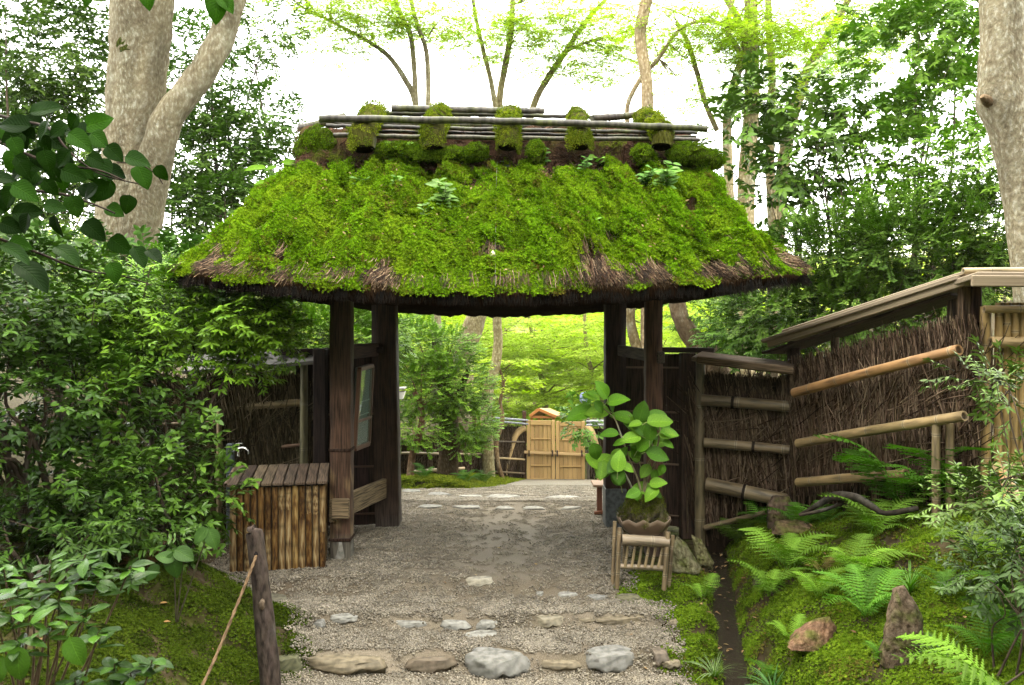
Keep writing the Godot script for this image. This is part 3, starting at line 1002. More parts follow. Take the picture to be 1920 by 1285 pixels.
# a point of the roof: s runs round it (0 at the middle of the front, rising to the right), t from eave to ridge
func ring(s: float, a: float, b: float, r: float) -> Array:
	s = wrapf(s, 0.0, 1.0)
	var fr := [0.19, 0.05, 0.02, 0.05, 0.38, 0.05, 0.02, 0.05, 0.19]
	var k := 0
	while k < 8 and s > fr[k]:
		s -= fr[k]; k += 1
	var f: float = s / fr[k]
	var q := PI * 0.5 * f
	match k:
		0: return [Vector3((a - r) * f, 0, b), Vector3(0, 0, 1)]
		1: return [Vector3(a - r + r * sin(q), 0, b - r + r * cos(q)), Vector3(sin(q), 0, cos(q))]
		2: return [Vector3(a, 0, lerpf(b - r, -b + r, f)), Vector3(1, 0, 0)]
		3: return [Vector3(a - r + r * cos(q), 0, -b + r - r * sin(q)), Vector3(cos(q), 0, -sin(q))]
		4: return [Vector3(lerpf(a - r, -a + r, f), 0, -b), Vector3(0, 0, -1)]
		5: return [Vector3(-a + r - r * sin(q), 0, -b + r - r * cos(q)), Vector3(-sin(q), 0, -cos(q))]
		6: return [Vector3(-a, 0, lerpf(-b + r, b - r, f)), Vector3(-1, 0, 0)]
		7: return [Vector3(-a + r - r * cos(q), 0, b - r + r * sin(q)), Vector3(-cos(q), 0, sin(q))]
	return [Vector3(lerpf(-a + r, 0.0, f), 0, b), Vector3(0, 0, 1)]

func bare(x: float, t: float) -> float:      # where straw shows through the moss, 0 to 1
	var b := 0.0
	for e in [[-0.68, 0.05, 0.14, 0.2], [0.75, 0.03, 0.24, 0.11], [1.05, 0.08, 0.16, 0.11], [-1.72, 0.1, 0.14, 0.13], [-1.28, 0.01, 0.14, 0.05], [1.47, 0.03, 0.13, 0.12], [0.12, 0.0, 0.22, 0.05], [1.98, 0.2, 0.07, 0.22], [-2.0, 0.3, 0.05, 0.1]]:
		b = maxf(b, 1.25 - Vector2((x - e[0]) / e[2], maxf(t - e[1], 0.0) / e[3]).length())
	var band := 0.01 + 0.07 * clampf(-0.05 + 1.3 * nz2.get_noise_1d(x * 2.6) + 0.5 * nz.get_noise_1d(x * 11.0), 0.0, 1.0)
	b = maxf(b, 1.15 - 0.55 * t / band)
	for e in [[-1.3, 0.98, 0.22, 0.1], [-0.57, 0.98, 0.1, 0.08], [-0.02, 0.98, 0.14, 0.1], [0.52, 0.98, 0.14, 0.12], [1.1, 0.97, 0.1, 0.07], [0.38, 0.9, 0.12, 0.14], [0.75, 0.93, 0.14, 0.1], [-0.5, 0.56, 0.05, 0.06]]:
		b = maxf(b, 1.1 - Vector2((x - e[0]) / e[2], (t - e[1]) / e[3]).length())
	b = maxf(b, (nz.get_noise_2d(x * 2.6 + 40.0, t * 2.2 + 7.0) - 0.24) * 3.2)
	return clampf(b + 0.25 * nz.get_noise_2d(x * 8.0, t * 12.0), 0.0, 1.0)

func roof(s: float, t: float, lump := true) -> Array:      # [point, outward normal before lumps]
	var e := ring(s, lerpf(2.08, 1.53, t) - 0.11 * sin(PI * t), lerpf(1.3, 0.22, t), lerpf(0.42, 0.18, t))
	var p: Vector3 = e[0]
	var o: Vector3 = e[1]
	var x := p.x
	p += RC
	p.y = lerpf(1.868, 2.86, t) + 0.05 * sin(PI * t) + (1.0 - t) * 0.031 * x * x
	var nrm := (o * 0.72 + Vector3.UP * 0.7).normalized()
	if lump:
		var q := x * (1.0 + 0.12 * t)
		var L := 0.1 * nz.get_noise_2d(q * 4.0 + 3.0, t * 1.5 + p.z) + 0.035 * nz2.get_noise_2d(q * 9.0, t * 7.0 + p.z * 2.0)
		L -= 0.05 * bare(x, t) - 0.012
		p += nrm * L * clampf(t * 6.0, 0.15, 1.0)
	return [p, nrm]

func build_gate() -> void:
	rng.seed = 401
	var g := thing("thatched_gate", "small thatched gate with thick green moss on its hipped roof", "gate", RC)
	# ---- thatch body
	var mb := MB.new()
	var ns := 220
	var nt := 44
	var mossc := lin(0.075, 0.12, 0.01)
	var strawc := lin(0.1, 0.055, 0.03)
	for j in nt + 1:
		var t := float(j) / nt
		for i in ns:
			var r := roof(float(i) / ns, t)
			var k := bare((r[0] as Vector3).x - RC.x, t)
			mb.vert(r[0], r[1], mossc.lerp(strawc, k))
	for j in nt:
		for i in ns:
			var a := j * ns + i
			var b := j * ns + (i + 1) % ns
			mb.quad(a, b, b + ns, a + ns)
	mb.renormal(0, 0)
	wpart(g, "thatch", mb, M.thatch)
	# ---- cut underside of the eave
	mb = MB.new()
	var dark := lin(0.016, 0.011, 0.007)  # near-black tone puts the shade under the eave into the colour
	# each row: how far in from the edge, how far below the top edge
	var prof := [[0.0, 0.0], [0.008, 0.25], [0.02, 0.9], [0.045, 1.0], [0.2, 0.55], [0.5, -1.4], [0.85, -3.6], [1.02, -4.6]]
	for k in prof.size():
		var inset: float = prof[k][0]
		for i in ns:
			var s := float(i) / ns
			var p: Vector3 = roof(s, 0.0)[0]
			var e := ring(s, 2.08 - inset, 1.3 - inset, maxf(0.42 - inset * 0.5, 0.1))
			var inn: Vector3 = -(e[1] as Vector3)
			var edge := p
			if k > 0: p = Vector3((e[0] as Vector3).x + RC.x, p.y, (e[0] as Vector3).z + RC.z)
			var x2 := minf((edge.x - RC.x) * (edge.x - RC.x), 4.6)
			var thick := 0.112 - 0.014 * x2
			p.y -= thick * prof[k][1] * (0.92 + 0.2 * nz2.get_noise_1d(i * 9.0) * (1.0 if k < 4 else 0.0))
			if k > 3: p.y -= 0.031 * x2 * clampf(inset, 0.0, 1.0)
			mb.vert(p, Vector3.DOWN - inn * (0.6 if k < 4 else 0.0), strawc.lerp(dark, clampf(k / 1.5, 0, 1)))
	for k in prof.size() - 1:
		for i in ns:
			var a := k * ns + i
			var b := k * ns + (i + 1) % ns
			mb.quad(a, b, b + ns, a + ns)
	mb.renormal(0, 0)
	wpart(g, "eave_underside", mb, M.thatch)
	# ---- straw
	for kind in 2:
		var at: Array[Transform3D] = []
		var tint := PackedColorArray()
		for i in 3000:
			var s := rng.randf()
			if i % 2 == 0: s = rnd(-0.26, 0.26)
			var t := rnd(-0.01, 0.05) if i % 3 else rnd(0.0, 0.3)
			var r := roof(s, maxf(t, 0.0))
			var p: Vector3 = r[0]
			var b := bare(p.x - RC.x, maxf(t, 0.0))
			if b < 0.5: continue
			if bare(p.x - RC.x, maxf(t, 0.0) + 0.055) < 0.5 and rng.randf() > 0.22: continue
			var r2 := roof(s, maxf(t, 0.0) + 0.08)
			var down: Vector3 = p - r2[0]
			var nn: Vector3 = r[1]
			at.append(aim(p + nn * rnd(0.002, 0.022) - down.normalized() * 0.115, down + nn * 0.01 + rv() * 0.018, nn, rnd(0.6, 1.05)))
			tint.append(lin(0.1, 0.05, 0.028).lerp(lin(0.46, 0.33, 0.2), pow(rng.randf(), 1.6)))
		for i in 500:      # brown litter where the ridge sheds its bark
			var s := rnd(-0.24, 0.24)
			var t := rnd(0.8, 1.0)
			var r := roof(s, t)
			var p: Vector3 = r[0]
			if bare(p.x - RC.x, t) < 0.5: continue
			at.append(aim(p + (r[1] as Vector3) * 0.012, Vector3(rnd(-1, 1), -0.7, 0.5), r[1], rnd(0.5, 0.9)))
			tint.append(lin(0.13, 0.06, 0.035).lerp(lin(0.3, 0.17, 0.1), rng.randf()))
		for i in 420:      # bristles under the eave, tinted dark for the shade there
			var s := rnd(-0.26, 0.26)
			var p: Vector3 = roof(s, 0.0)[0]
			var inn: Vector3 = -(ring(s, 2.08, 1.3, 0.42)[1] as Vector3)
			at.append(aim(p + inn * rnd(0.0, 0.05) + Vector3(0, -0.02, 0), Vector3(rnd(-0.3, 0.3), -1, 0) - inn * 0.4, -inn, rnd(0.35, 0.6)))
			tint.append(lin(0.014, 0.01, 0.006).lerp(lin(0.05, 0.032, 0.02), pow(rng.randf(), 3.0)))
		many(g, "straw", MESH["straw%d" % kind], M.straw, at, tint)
	# ---- moss cushions
	var at: Array[Transform3D] = []
	var tint := PackedColorArray()
	for i in 20000:
		var s := rnd(-0.27, 0.27) if i % 6 else rng.randf()
		var t := rng.randf() * 0.99
		if rng.randf() < t * 0.3 and absf(s) < 0.2: continue
		var r := roof(s, t)
		var p: Vector3 = r[0]
		if bare(p.x - RC.x, t) > 0.42 + 0.2 * rng.randf(): continue
		var pa: Vector3 = roof(s + 0.006, t)[0]
		var pb: Vector3 = roof(s, t + 0.02)[0]
		var nn := (pa - p).cross(pb - p).normalized()
		if nn.dot(r[1]) < 0.0: nn = -nn
		var k := clampf(0.5 + 0.9 * nz2.get_noise_2d(p.x * 6.0, t * 7.0) + rnd(-0.25, 0.25), 0.0, 1.0)
		var y := clampf(0.25 + 1.2 * nz.get_noise_2d(p.x * 3.0 + 9.0, t * 3.0), 0.0, 1.0)
		var col := lin(0.09, 0.17, 0.006).lerp(lin(0.2, 0.36, 0.012), k).lerp(lin(0.3, 0.4, 0.02), y * 0.65)
		if rng.randf() < 0.07: col = lin(0.14, 0.12, 0.02)
		moss_put(at, tint, p, nn, rnd(0.8, 1.5), col)
	# ---- ridge body of bark with moss
	mb = MB.new()
	var prof2 := [[0.27, 2.8], [0.25, 2.9], [0.2, 3.02], [0.14, 3.13], [0.06, 3.185], [-0.06, 3.185], [-0.14, 3.13], [-0.2, 3.02], [-0.25, 2.9], [-0.27, 2.8]]
	var nx := 70
	for i in nx + 1:
		var x := lerpf(-1.46, 1.5, float(i) / nx)
		for k in prof2.size():
			var p := Vector3(RC.x + x, prof2[k][1], RC.z + prof2[k][0])
			p += Vector3(0.02, 0.03, 0.035) * nz2.get_noise_3dv(p * 6.0)
			var gm := clampf(nz.get_noise_3dv(p * 4.0) * 4.0 - 0.55, 0.0, 1.0)
			mb.vert(p, Vector3(0, 0.3, signf(prof2[k][0])), lin(0.1, 0.052, 0.032).lerp(lin(0.09, 0.11, 0.014), gm))
			if gm > 0.6 and rng.randf() < 0.5 and k < 6: moss_put(at, tint, p, Vector3(0, 0.7, 0.6).normalized(), rnd(0.6, 1.0), lin(0.1, 0.13, 0.012).lerp(lin(0.2, 0.24, 0.02), rng.randf()))
	var np := prof2.size()
	for i in nx:
		for k in np - 1:
			var a := i * np + k
			mb.quad(a, a + 1, a + np + 1, a + np)
	for e in [0, nx]:
		var sgn := -1.0 if e == 0 else 1.0
		var m := mb.vert(Vector3(mb.v[e * np].x + sgn * 0.05, 2.95, RC.z), Vector3(sgn, 0, 0), lin(0.08, 0.09, 0.02))
		for k in np - 1: mb.tri(m, e * np + k, e * np + k + 1)
	mb.renormal(0, 0)
	wpart(g, "ridge_cap", mb, M.thatch)
	# loose bark shreds on the ridge
	var bat: Array[Transform3D] = []
	var btint := PackedColorArray()
	for i in 900:
		var x := rnd(-1.48, 1.48)
		var f := rng.randf()
		bat.append(aim(Vector3(RC.x + x, lerpf(2.84, 3.16, f), RC.z + lerpf(0.28, 0.1, f)), Vector3(rnd(-1, 1), rnd(-1, 0.3), 0.4), Vector3(0, 0.5, 1), rnd(0.4, 0.9)))
		btint.append(lin(0.1, 0.05, 0.03).lerp(lin(0.34, 0.2, 0.12), rng.randf() * rng.randf()))
	many(g, "bark_shreds", MESH["straw0"], M.straw, bat, btint)
	# ---- poles along the ridge
	var poles := [
		[[598, 222, 5.74], [960, 228, 5.74], [1326, 241, 5.74], 12.5, lin(0.085, 0.075, 0.055)],
		[[612, 236, 5.98], [960, 243, 5.98], [1308, 249, 5.98], 7.5, lin(0.04, 0.034, 0.025)],
		[[626, 254, 5.88], [960, 259, 5.88], [1312, 262, 5.88], 8.5, lin(0.1, 0.085, 0.06)],
		[[733, 203, 6.22], [880, 206, 6.22], [1020, 208, 6.22], 13.0, lin(0.13, 0.115, 0.09)],
		[[563, 241, 6.15], [605, 230, 6.2], [645, 217, 6.3], 15.0, lin(0.1, 0.085, 0.06)],
		[[1112, 222, 6.25], [1160, 219, 6.25], [1202, 214, 6.25], 14.0, lin(0.08, 0.06, 0.045)],
		[[600, 231, 6.5], [960, 236, 6.5], [1300, 245, 6.5], 13.0, lin(0.08, 0.07, 0.05)],
		[[660, 245, 6.02], [960, 251, 6.02], [1306, 257, 6.02], 6.0, lin(0.03, 0.024, 0.017)],
		[[700, 213, 6.3], [900, 215, 6.3], [1150, 220, 6.3], 9.0, lin(0.07, 0.06, 0.045)],
	]
	for e in poles:
		var pts := PackedVector3Array()
		var rad := PackedFloat32Array()
		var tints := PackedColorArray()
		var p3 := smooth(PackedVector3Array([px(e[0][0], e[0][1], e[0][2]), px(e[1][0], e[1][1], e[1][2]), px(e[2][0], e[2][1], e[2][2])]), 22)
		var r0: float = e[3] * 0.5 * 5.95 / F
		for i in p3.size():
			pts.push_back(p3[i] + rv() * 0.003)
			var node := i % 15 == 7
			rad.push_back(r0 * (1.06 if node else 1.0) * (1.08 - 0.2 * i / p3.size()))
			var cc: Color = (e[4] as Color).lerp(lin(0.09, 0.1, 0.02), clampf(nz.get_noise_1d(p3[i].x * 3.0 + r0 * 900.0) * 2.5, 0.0, 0.8)) * 0.75
			tints.push_back(cc * (0.6 if node else rnd(0.85, 1.15)))
		var pm := MB.new()
		pm.tube(pts, rad, 10, Color.WHITE, true, tints)
		wpart(g, "ridge_pole", pm, M.bamboo)
	# ---- mossy saddle rolls over the ridge
	for e in [[682, 268, 700, 203, 22.0], [812, 266, 824, 207, 20.5], [953, 264, 955, 208, 20.0], [1088, 264, 1082, 211, 17.5], [1240, 264, 1208, 214, 19.0]]:
		var r: float = e[4] * 5.9 / F
		var pts := smooth(PackedVector3Array([px(e[0], e[1] + 12, 5.8), px(e[0], e[1] - 16, 5.83), px(lerpf(e[0], e[2], 0.5), (e[1] + e[3]) * 0.5 - 6, 5.98), px(e[2], e[3] + 10, 6.2), px(e[2], e[3] + 26, 6.5), px(e[2], e[3] + 60, 6.68)]), 5)
		var rad := PackedFloat32Array()
		for i in pts.size(): rad.push_back(r * (1.02 - 0.1 * absf(float(i) / pts.size() - 0.3)))
		var rm := MB.new()
		rm.tube(pts, rad, 14, lin(0.085, 0.085, 0.018), false, PackedColorArray(), 0.35, nz2)
		var roll := wpart(g, "saddle_roll", rm, M.thatch)
		var cm := MB.new()
		var ax := (pts[0] - pts[1]).normalized()
		cm.blob(Transform3D(along(Vector3.ZERO, ax).basis * Basis.from_scale(Vector3(r * 0.93, 0.012, r * 0.93)), pts[0] + ax * 0.0), 14, 6, 0.1, 2.0, nz, [], lin(0.028, 0.019, 0.011), lin(0.012, 0.008, 0.005))
		var cp := part(roll, "roll_end", cm.mesh(), M.thatch)
		cp.transform = Transform3D()
		for i in 200:
			var f := rng.randf() * (pts.size() - 8)
			var q := pts[int(f)].lerp(pts[int(f) + 1], f - int(f))
			var tt := (pts[int(f) + 1] - pts[int(f)]).normalized()
			var o := rv().slide(tt).normalized()
			if o.dot(Vector3(0, 0.6, 0.5)) < -0.25 or nz.get_noise_3dv(q * 9.0) < -0.16: continue
			moss_put(at, tint, q + o * r * (0.97 + 0.16 * nz2.get_noise_3dv(q * 14.0)), (o + rv() * 0.35).normalized(), rnd(0.5, 1.05), lin(0.1, 0.15, 0.01).lerp(lin(0.3, 0.33, 0.025), rng.randf()))
		# the cord that ties it
		var cord := MB.new()
		for w in 2:
			var ci := 4 + 5 * w
			var loop := PackedVector3Array()
			var lr := PackedFloat32Array()
			var tt := (pts[ci + 1] - pts[ci]).normalized()
			var side := tt.cross(Vector3.UP).normalized()
			for q in 15:
				var a := TAU * q / 14.0
				loop.push_back(pts[ci] + (side * cos(a) + tt.cross(side) * sin(a)) * (r * 1.06))
				lr.push_back(0.004)
			cord.tube(loop, lr, 5, lin(0.05, 0.04, 0.03), false)
		part(roll, "cord", cord.mesh(), M.twig)
	# ---- mossy lumps between the rolls
	for e in [[745, 281, 40, 12, 5.86], [782, 290, 26, 14, 5.85], [850, 291, 56, 12, 5.87], [895, 284, 18, 14, 5.86], [1290, 288, 38, 18, 5.84], [1004, 286, 15, 20, 5.82], [596, 270, 30, 30, 6.0], [1205, 290, 18, 16, 5.82], [1330, 300, 26, 18, 5.95], [570, 285, 16, 30, 6.0]]:
		var c := px(e[0], e[1], e[4])
		var sc := Vector3(e[2], e[3], 18) * (5.85 / F)
		mb = MB.new()
		mb.blob(Transform3D(Basis.from_scale(sc), c), 20, 12, 0.7, 1.7, nz2, [], lin(0.08, 0.11, 0.012), lin(0.06, 0.09, 0.01))
		wpart(g, "moss_lump", mb, M.thatch)
		for i in int(e[2] * 2.2):
			var o := rv().normalized()
			if o.z < -0.2 or o.y < -0.6: continue
			moss_put(at, tint, c + o * sc * 0.98, (o / sc).normalized(), rnd(0.6, 1.0), lin(0.08, 0.15, 0.008).lerp(lin(0.17, 0.26, 0.012), rng.randf()))
	many(g, "moss", MESH["moss1"], M.moss, at, tint)
	# ---- twigs, needles and shed leaves caught in the moss
	var lat: Array[Transform3D] = []
	var ltint := PackedColorArray()
	for i in 360:
		var r := roof(rnd(-0.25, 0.25), rnd(0.05, 0.98))
		lat.append(aim((r[0] as Vector3) + (r[1] as Vector3) * 0.03, Vector3(rnd(-1, 1), rnd(-0.8, 0.4), 0.4), r[1], rnd(0.012, 0.03)))
		ltint.append(lin(0.2, 0.1, 0.04).lerp(lin(0.4, 0.3, 0.12), rng.randf()))
	many(g, "leaf_litter", LEAF[[0, 1]], M.leaf, lat, ltint)
	# ---- posts
	var brown := lin(0.062, 0.034, 0.021)
	post(g, "main_post", px(721, 560, 6.67), px(729, 992, 6.67), 0.195, 0.2, brown * 0.72)
	post(g, "main_post", px(1153, 560, 6.67), px(1152, 985, 6.67), 0.165, 0.2, brown * 0.62)
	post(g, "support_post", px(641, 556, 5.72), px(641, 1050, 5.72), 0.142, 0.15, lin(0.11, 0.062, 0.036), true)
	post(g, "support_post", px(1225, 556, 5.78), px(1225, 1032, 5.78), 0.115, 0.13, lin(0.095, 0.05, 0.03))
	post(g, "support_post", px(780, 560, 7.5), px(780, 900, 7.5), 0.1, 0.1, brown)
	get_last(g).position.x = -1.2 - g.position.x
	post(g, "support_post", px(1150, 560, 7.5), px(1150, 900, 7.5), 0.1, 0.1, brown)
	get_last(g).position.x = 1.0 - g.position.x
	# stone and steel collars of the two feet that show them
	var shoe := MB.new()
	shoe.tube(PackedVector3Array([on_ground(px(641, 1050, 5.72)) - Vector3(0, 0.05, 0), px(641, 1012, 5.72)]), PackedFloat32Array([0.082, 0.078]), 14, lin(0.2, 0.19, 0.165), true, PackedColorArray(), 0.05, nz2)
	wpart(g, "post_foot", shoe, M.stone)
	shoe = MB.new()
	var bf := px(1152, 985, 6.67)
	shoe.box(Transform3D(Basis(), Vector3(bf.x, 0.16, bf.z)), Vector3(0.172, 0.34, 0.206), 0.004, lin(0.075, 0.085, 0.085))
	wpart(g, "post_foot", shoe, M.tile)
	for y in [1008, 905, 842]:      # iron and rope bands round the front post
		var q := px(641, y, 5.72)
		var bm := MB.new()
		bm.box(Transform3D(Basis(), q), Vector3(0.156, 0.022, 0.164), 0.004, lin(0.05, 0.03, 0.022))
		if y != 905: wpart(g, "post_band", bm, M.twig)
	# ---- beams
	beam(g, "tie_beam", px(628, 662, 5.72), px(712, 655, 6.67), 0.05, 0.11, brown * 0.9)
	beam(g, "tie_beam", px(1162, 657, 6.6), px(1240, 671, 5.7), 0.055, 0.085, lin(0.075, 0.055, 0.042))
	beam(g, "tie_board", px(622, 959, 5.62), px(722, 915, 6.6), 0.045, 0.16, lin(0.26, 0.19, 0.105))
	beam(g, "tie_board", px(622, 954, 5.6), px(655, 954, 5.6), 0.04, 0.14, lin(0.25, 0.18, 0.1))
	beam(g, "lintel", Vector3(-1.35, 1.98, -6.67), Vector3(1.2, 1.98, -6.67), 0.14, 0.17, brown)
	beam(g, "lintel", Vector3(-1.5, 1.98, -5.74), Vector3(1.35, 1.98, -5.74), 0.12, 0.14, brown)
	beam(g, "roof_beam", Vector3(-1.22, 2.03, -5.55), Vector3(-1.22, 2.03, -6.9), 0.1, 0.1, brown)
	beam(g, "roof_beam", Vector3(1.0, 2.03, -5.55), Vector3(1.0, 2.03, -6.9), 0.1, 0.1, brown)
	# slender stick between the left posts
	beam(g, "stick", px(661, 640, 5.9), px(655, 760, 5.9), 0.018, 0.018, brown * 0.6)
	# string that hangs down the moss, with a small white tag
	var st := MB.new()
	var sp := PackedVector3Array()
	for i in 14: sp.push_back(roof(0.005, 1.0 - i / 13.0)[0] + Vector3(0.0, 0.03, 0.025))
	var sr := PackedFloat32Array()
	sr.resize(14); sr.fill(0.001)
	st.tube(sp, sr, 4, lin(0.2, 0.18, 0.14), false)
	wpart(g, "string", st, M.plain)
	st = MB.new()
	var tp: Vector3 = roof(0.003, 0.16)[0] + Vector3(0, 0.03, 0.03)
	st.blob(Transform3D(Basis.from_scale(Vector3(0.014, 0.024, 0.012)), tp), 10, 8, 0.15, 2.0, nz, [], lin(0.75, 0.66, 0.45), lin(0.6, 0.5, 0.3))
	wpart(g, "tag", st, M.plain)

func get_last(o: Node) -> Node3D: return o.get_child(o.get_child_count() - 1)

func post(g: Node3D, called: String, top: Vector3, foot: Vector3, w: float, dp: float, col: Color, worn := false) -> void:
	foot.y = gh(foot.x, foot.z) - 0.04
	var L := 2.05 - foot.y
	var y := (top - foot).normalized()
	var t := along(foot, foot + y)
	var mb := MB.new()
	var n := 26
	var k := 12
	for j in n + 1:
		var h := L * j / n
		for i in k:
			# a square section with softened corners, planed by hand
			var a := TAU * (i + 0.5) / k
			var m := maxf(absf(cos(a)), absf(sin(a)))
			var q := Vector3(cos(a) / m * w * 0.5, h, sin(a) / m * dp * 0.5)
			q.x *= 0.985; q.z *= 0.985
			q += Vector3(cos(a), 0, sin(a)) * 0.006 * nz2.get_noise_2d(h * 7.0, i * 5.0)
			var c := col
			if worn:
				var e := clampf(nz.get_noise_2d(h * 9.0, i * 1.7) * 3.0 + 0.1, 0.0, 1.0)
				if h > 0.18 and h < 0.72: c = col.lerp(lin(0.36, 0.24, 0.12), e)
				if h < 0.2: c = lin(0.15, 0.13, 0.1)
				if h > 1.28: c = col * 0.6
			elif h < 0.34: c = col.lerp(lin(0.13, 0.11, 0.09), 0.5 * (1.0 - h / 0.34))
			mb.vert(q, Vector3(cos(a), 0, sin(a)), c)
	for j in n:
		for i in k:
			var a := j * k + i
			var b := j * k + (i + 1) % k
			mb.quad(a, b, b + k, a + k)
	mb.renormal(0, 0)
	var o := part(g, called, mb.mesh(), M.post)
	o.transform = Transform3D(Basis(), -g.position) * t

func beam(g: Node3D, called: String, a: Vector3, b: Vector3, w: float, h: float, col: Color, mat: Material = null, bev := 0.006) -> MeshInstance3D:
	var L := a.distance_to(b)
	var t := along(a, b, Vector3.UP if absf((b - a).normalized().y) < 0.9 else Vector3.FORWARD)       # local z is up-ish, x across
	var mb := MB.new()
	mb.box(Transform3D(Basis(), Vector3(0, L * 0.5, 0)), Vector3(w, L, h), bev, col)
	var o := part(g, called, mb.mesh(), mat if mat else M.post)
	var off := -g.position if g != self else Vector3.ZERO
	o.transform = Transform3D(Basis(), off) * t
	return o

# ---------------------------------------------------------------- fences, box, stand and other things
func bamboo(g: Node3D, called: String, a: Vector3, b: Vector3, r0: float, r1: float, col: Color, gap := 0.26, mat: Material = null, sides := 12) -> MeshInstance3D:
	var L := a.distance_to(b)
	var pts := PackedVector3Array()
	var rad := PackedFloat32Array()
	var tints := PackedColorArray()
	var y := 0.0
	var nxt := gap * rnd(0.3, 0.9)
	var add := func(h: float, f: float, c: Color):
		pts.push_back(Vector3(0.004 * sin(h * 3.0), h, 0)); rad.push_back(lerpf(r0, r1, h / L) * f); tints.push_back(c)
	var sec := col * rnd(0.85, 1.12)
	add.call(0.0, 1.0, sec)
	while nxt < L - 0.03:
		add.call(nxt - 0.012, 1.0, sec)
		add.call(nxt - 0.005, 1.05, sec.lerp(lin(0.5, 0.42, 0.28), 0.4))
		add.call(nxt - 0.001, 0.99, sec * 0.35)
		sec = col * rnd(0.82, 1.15)
		add.call(nxt + 0.004, 1.06, sec.lerp(lin(0.5, 0.42, 0.28), 0.3))
		add.call(nxt + 0.014, 1.0, sec)
		nxt += gap * rnd(0.85, 1.2)
	add.call(L, 1.0, sec)
	var mb := MB.new()
	mb.tube(pts, rad, sides, col, false, tints)
	for e in [0, 1]:      # the cut ends: pale wall, shallow hollow with its shade put into the colour
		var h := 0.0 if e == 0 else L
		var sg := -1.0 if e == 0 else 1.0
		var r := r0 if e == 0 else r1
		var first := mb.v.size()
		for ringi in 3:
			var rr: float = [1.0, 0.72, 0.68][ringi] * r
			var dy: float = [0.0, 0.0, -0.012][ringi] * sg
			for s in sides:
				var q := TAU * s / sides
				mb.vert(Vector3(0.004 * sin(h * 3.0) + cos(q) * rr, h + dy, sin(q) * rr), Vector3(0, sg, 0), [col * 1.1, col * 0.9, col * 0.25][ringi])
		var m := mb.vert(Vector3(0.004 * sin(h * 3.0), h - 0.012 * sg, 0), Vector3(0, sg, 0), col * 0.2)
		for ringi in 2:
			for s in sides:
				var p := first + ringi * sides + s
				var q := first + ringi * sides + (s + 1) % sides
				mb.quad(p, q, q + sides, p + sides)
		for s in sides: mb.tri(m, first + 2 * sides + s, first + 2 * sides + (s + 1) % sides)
	var o := part(g, called, mb.mesh(), mat if mat else M.bamboo)
	o.transform = Transform3D(Basis(), -g.position) * along(a, b)
	return o

# brushwood packed between two feet, with heights; seen from the front and from behind
func brush(g: Node3D, a: Vector3, b: Vector3, ha: float, hb: float, count: int, col: Color, rag := 0.04, low := 0.02) -> void:
	var mb := MB.new()
	var n := 24
	var along_ := (b - a)
	var nrm := Vector3(-along_.z, 0, along_.x).normalized()
	if nrm.z < 0.0: nrm = -nrm
	for i in n + 1:
		var f := float(i) / n
		var p := a.lerp(b, f)
		p.y = gh(p.x, p.z) + low
		var h := lerpf(a.y + ha, b.y + hb, f) - p.y - 0.05 + 0.02 * nz.get_noise_1d(f * 80.0)
		for e in [[0.022, 0.0], [0.02, 1.0], [-0.02, 1.0], [-0.022, 0.0]]:
			mb.vert(p + nrm * e[0] + Vector3(0, h * e[1], 0), nrm * signf(e[0]), col * 0.45)
	for i in n:
		for k in 3:
			var q := i * 4 + k
			mb.quad(q, q + 1, q + 5, q + 4)
	mb.renormal(0, 0)
	wpart(g, "core", mb, M.thatch)
	var per: Array = [[], [], []]
	for i in count:
		var f := rng.randf()
		var p := a.lerp(b, f)
		var y0 := gh(p.x, p.z) + low
		var h := lerpf(a.y + ha, b.y + hb, f) - y0
		var top := i % 5 == 0
		var y := y0 + (h - rnd(0.0, 0.12) if top else rnd(0.15, 0.95) * h)
		var s := rnd(0.75, 1.15)
		y = minf(y, y0 + h - 0.44 * s + rnd(-rag, rag * 0.5))
		y = maxf(y, y0 + 0.18 * s)
		var side := 1.0 if i % 4 else -1.0
		var kind := 2 if (rag > 0.05 and y > y0 + h * 0.7) else (i % 2 if i % 13 else 2)
		var lean := rnd(-0.13, 0.13) if kind < 2 else rnd(-1.1, 1.1)
		var bx := (along_.normalized() * side)
		bx.y = 0.0
		bx = bx.normalized()
		var bas := Basis(bx, Vector3.UP, nrm * side).rotated(nrm, lean)
		var t := Transform3D(bas.scaled(Vector3.ONE * s), Vector3(p.x, y, p.z) + nrm * side * rnd(0.022, 0.045 if rag < 0.05 else 0.07))
		per[kind].append([t, (col * rnd(0.8, 2.4)).lerp(lin(0.32, 0.24, 0.15), 0.75 * pow(rng.randf(), 2.6))])
	for kind in 3:
		var at: Array[Transform3D] = []
		var tint := PackedColorArray()
		for e in per[kind]:
			at.append(e[0]); tint.append(e[1])
		if at.size(): many(g, "brushwood", MESH["twigs%d" % kind], M.twig, at, tint)

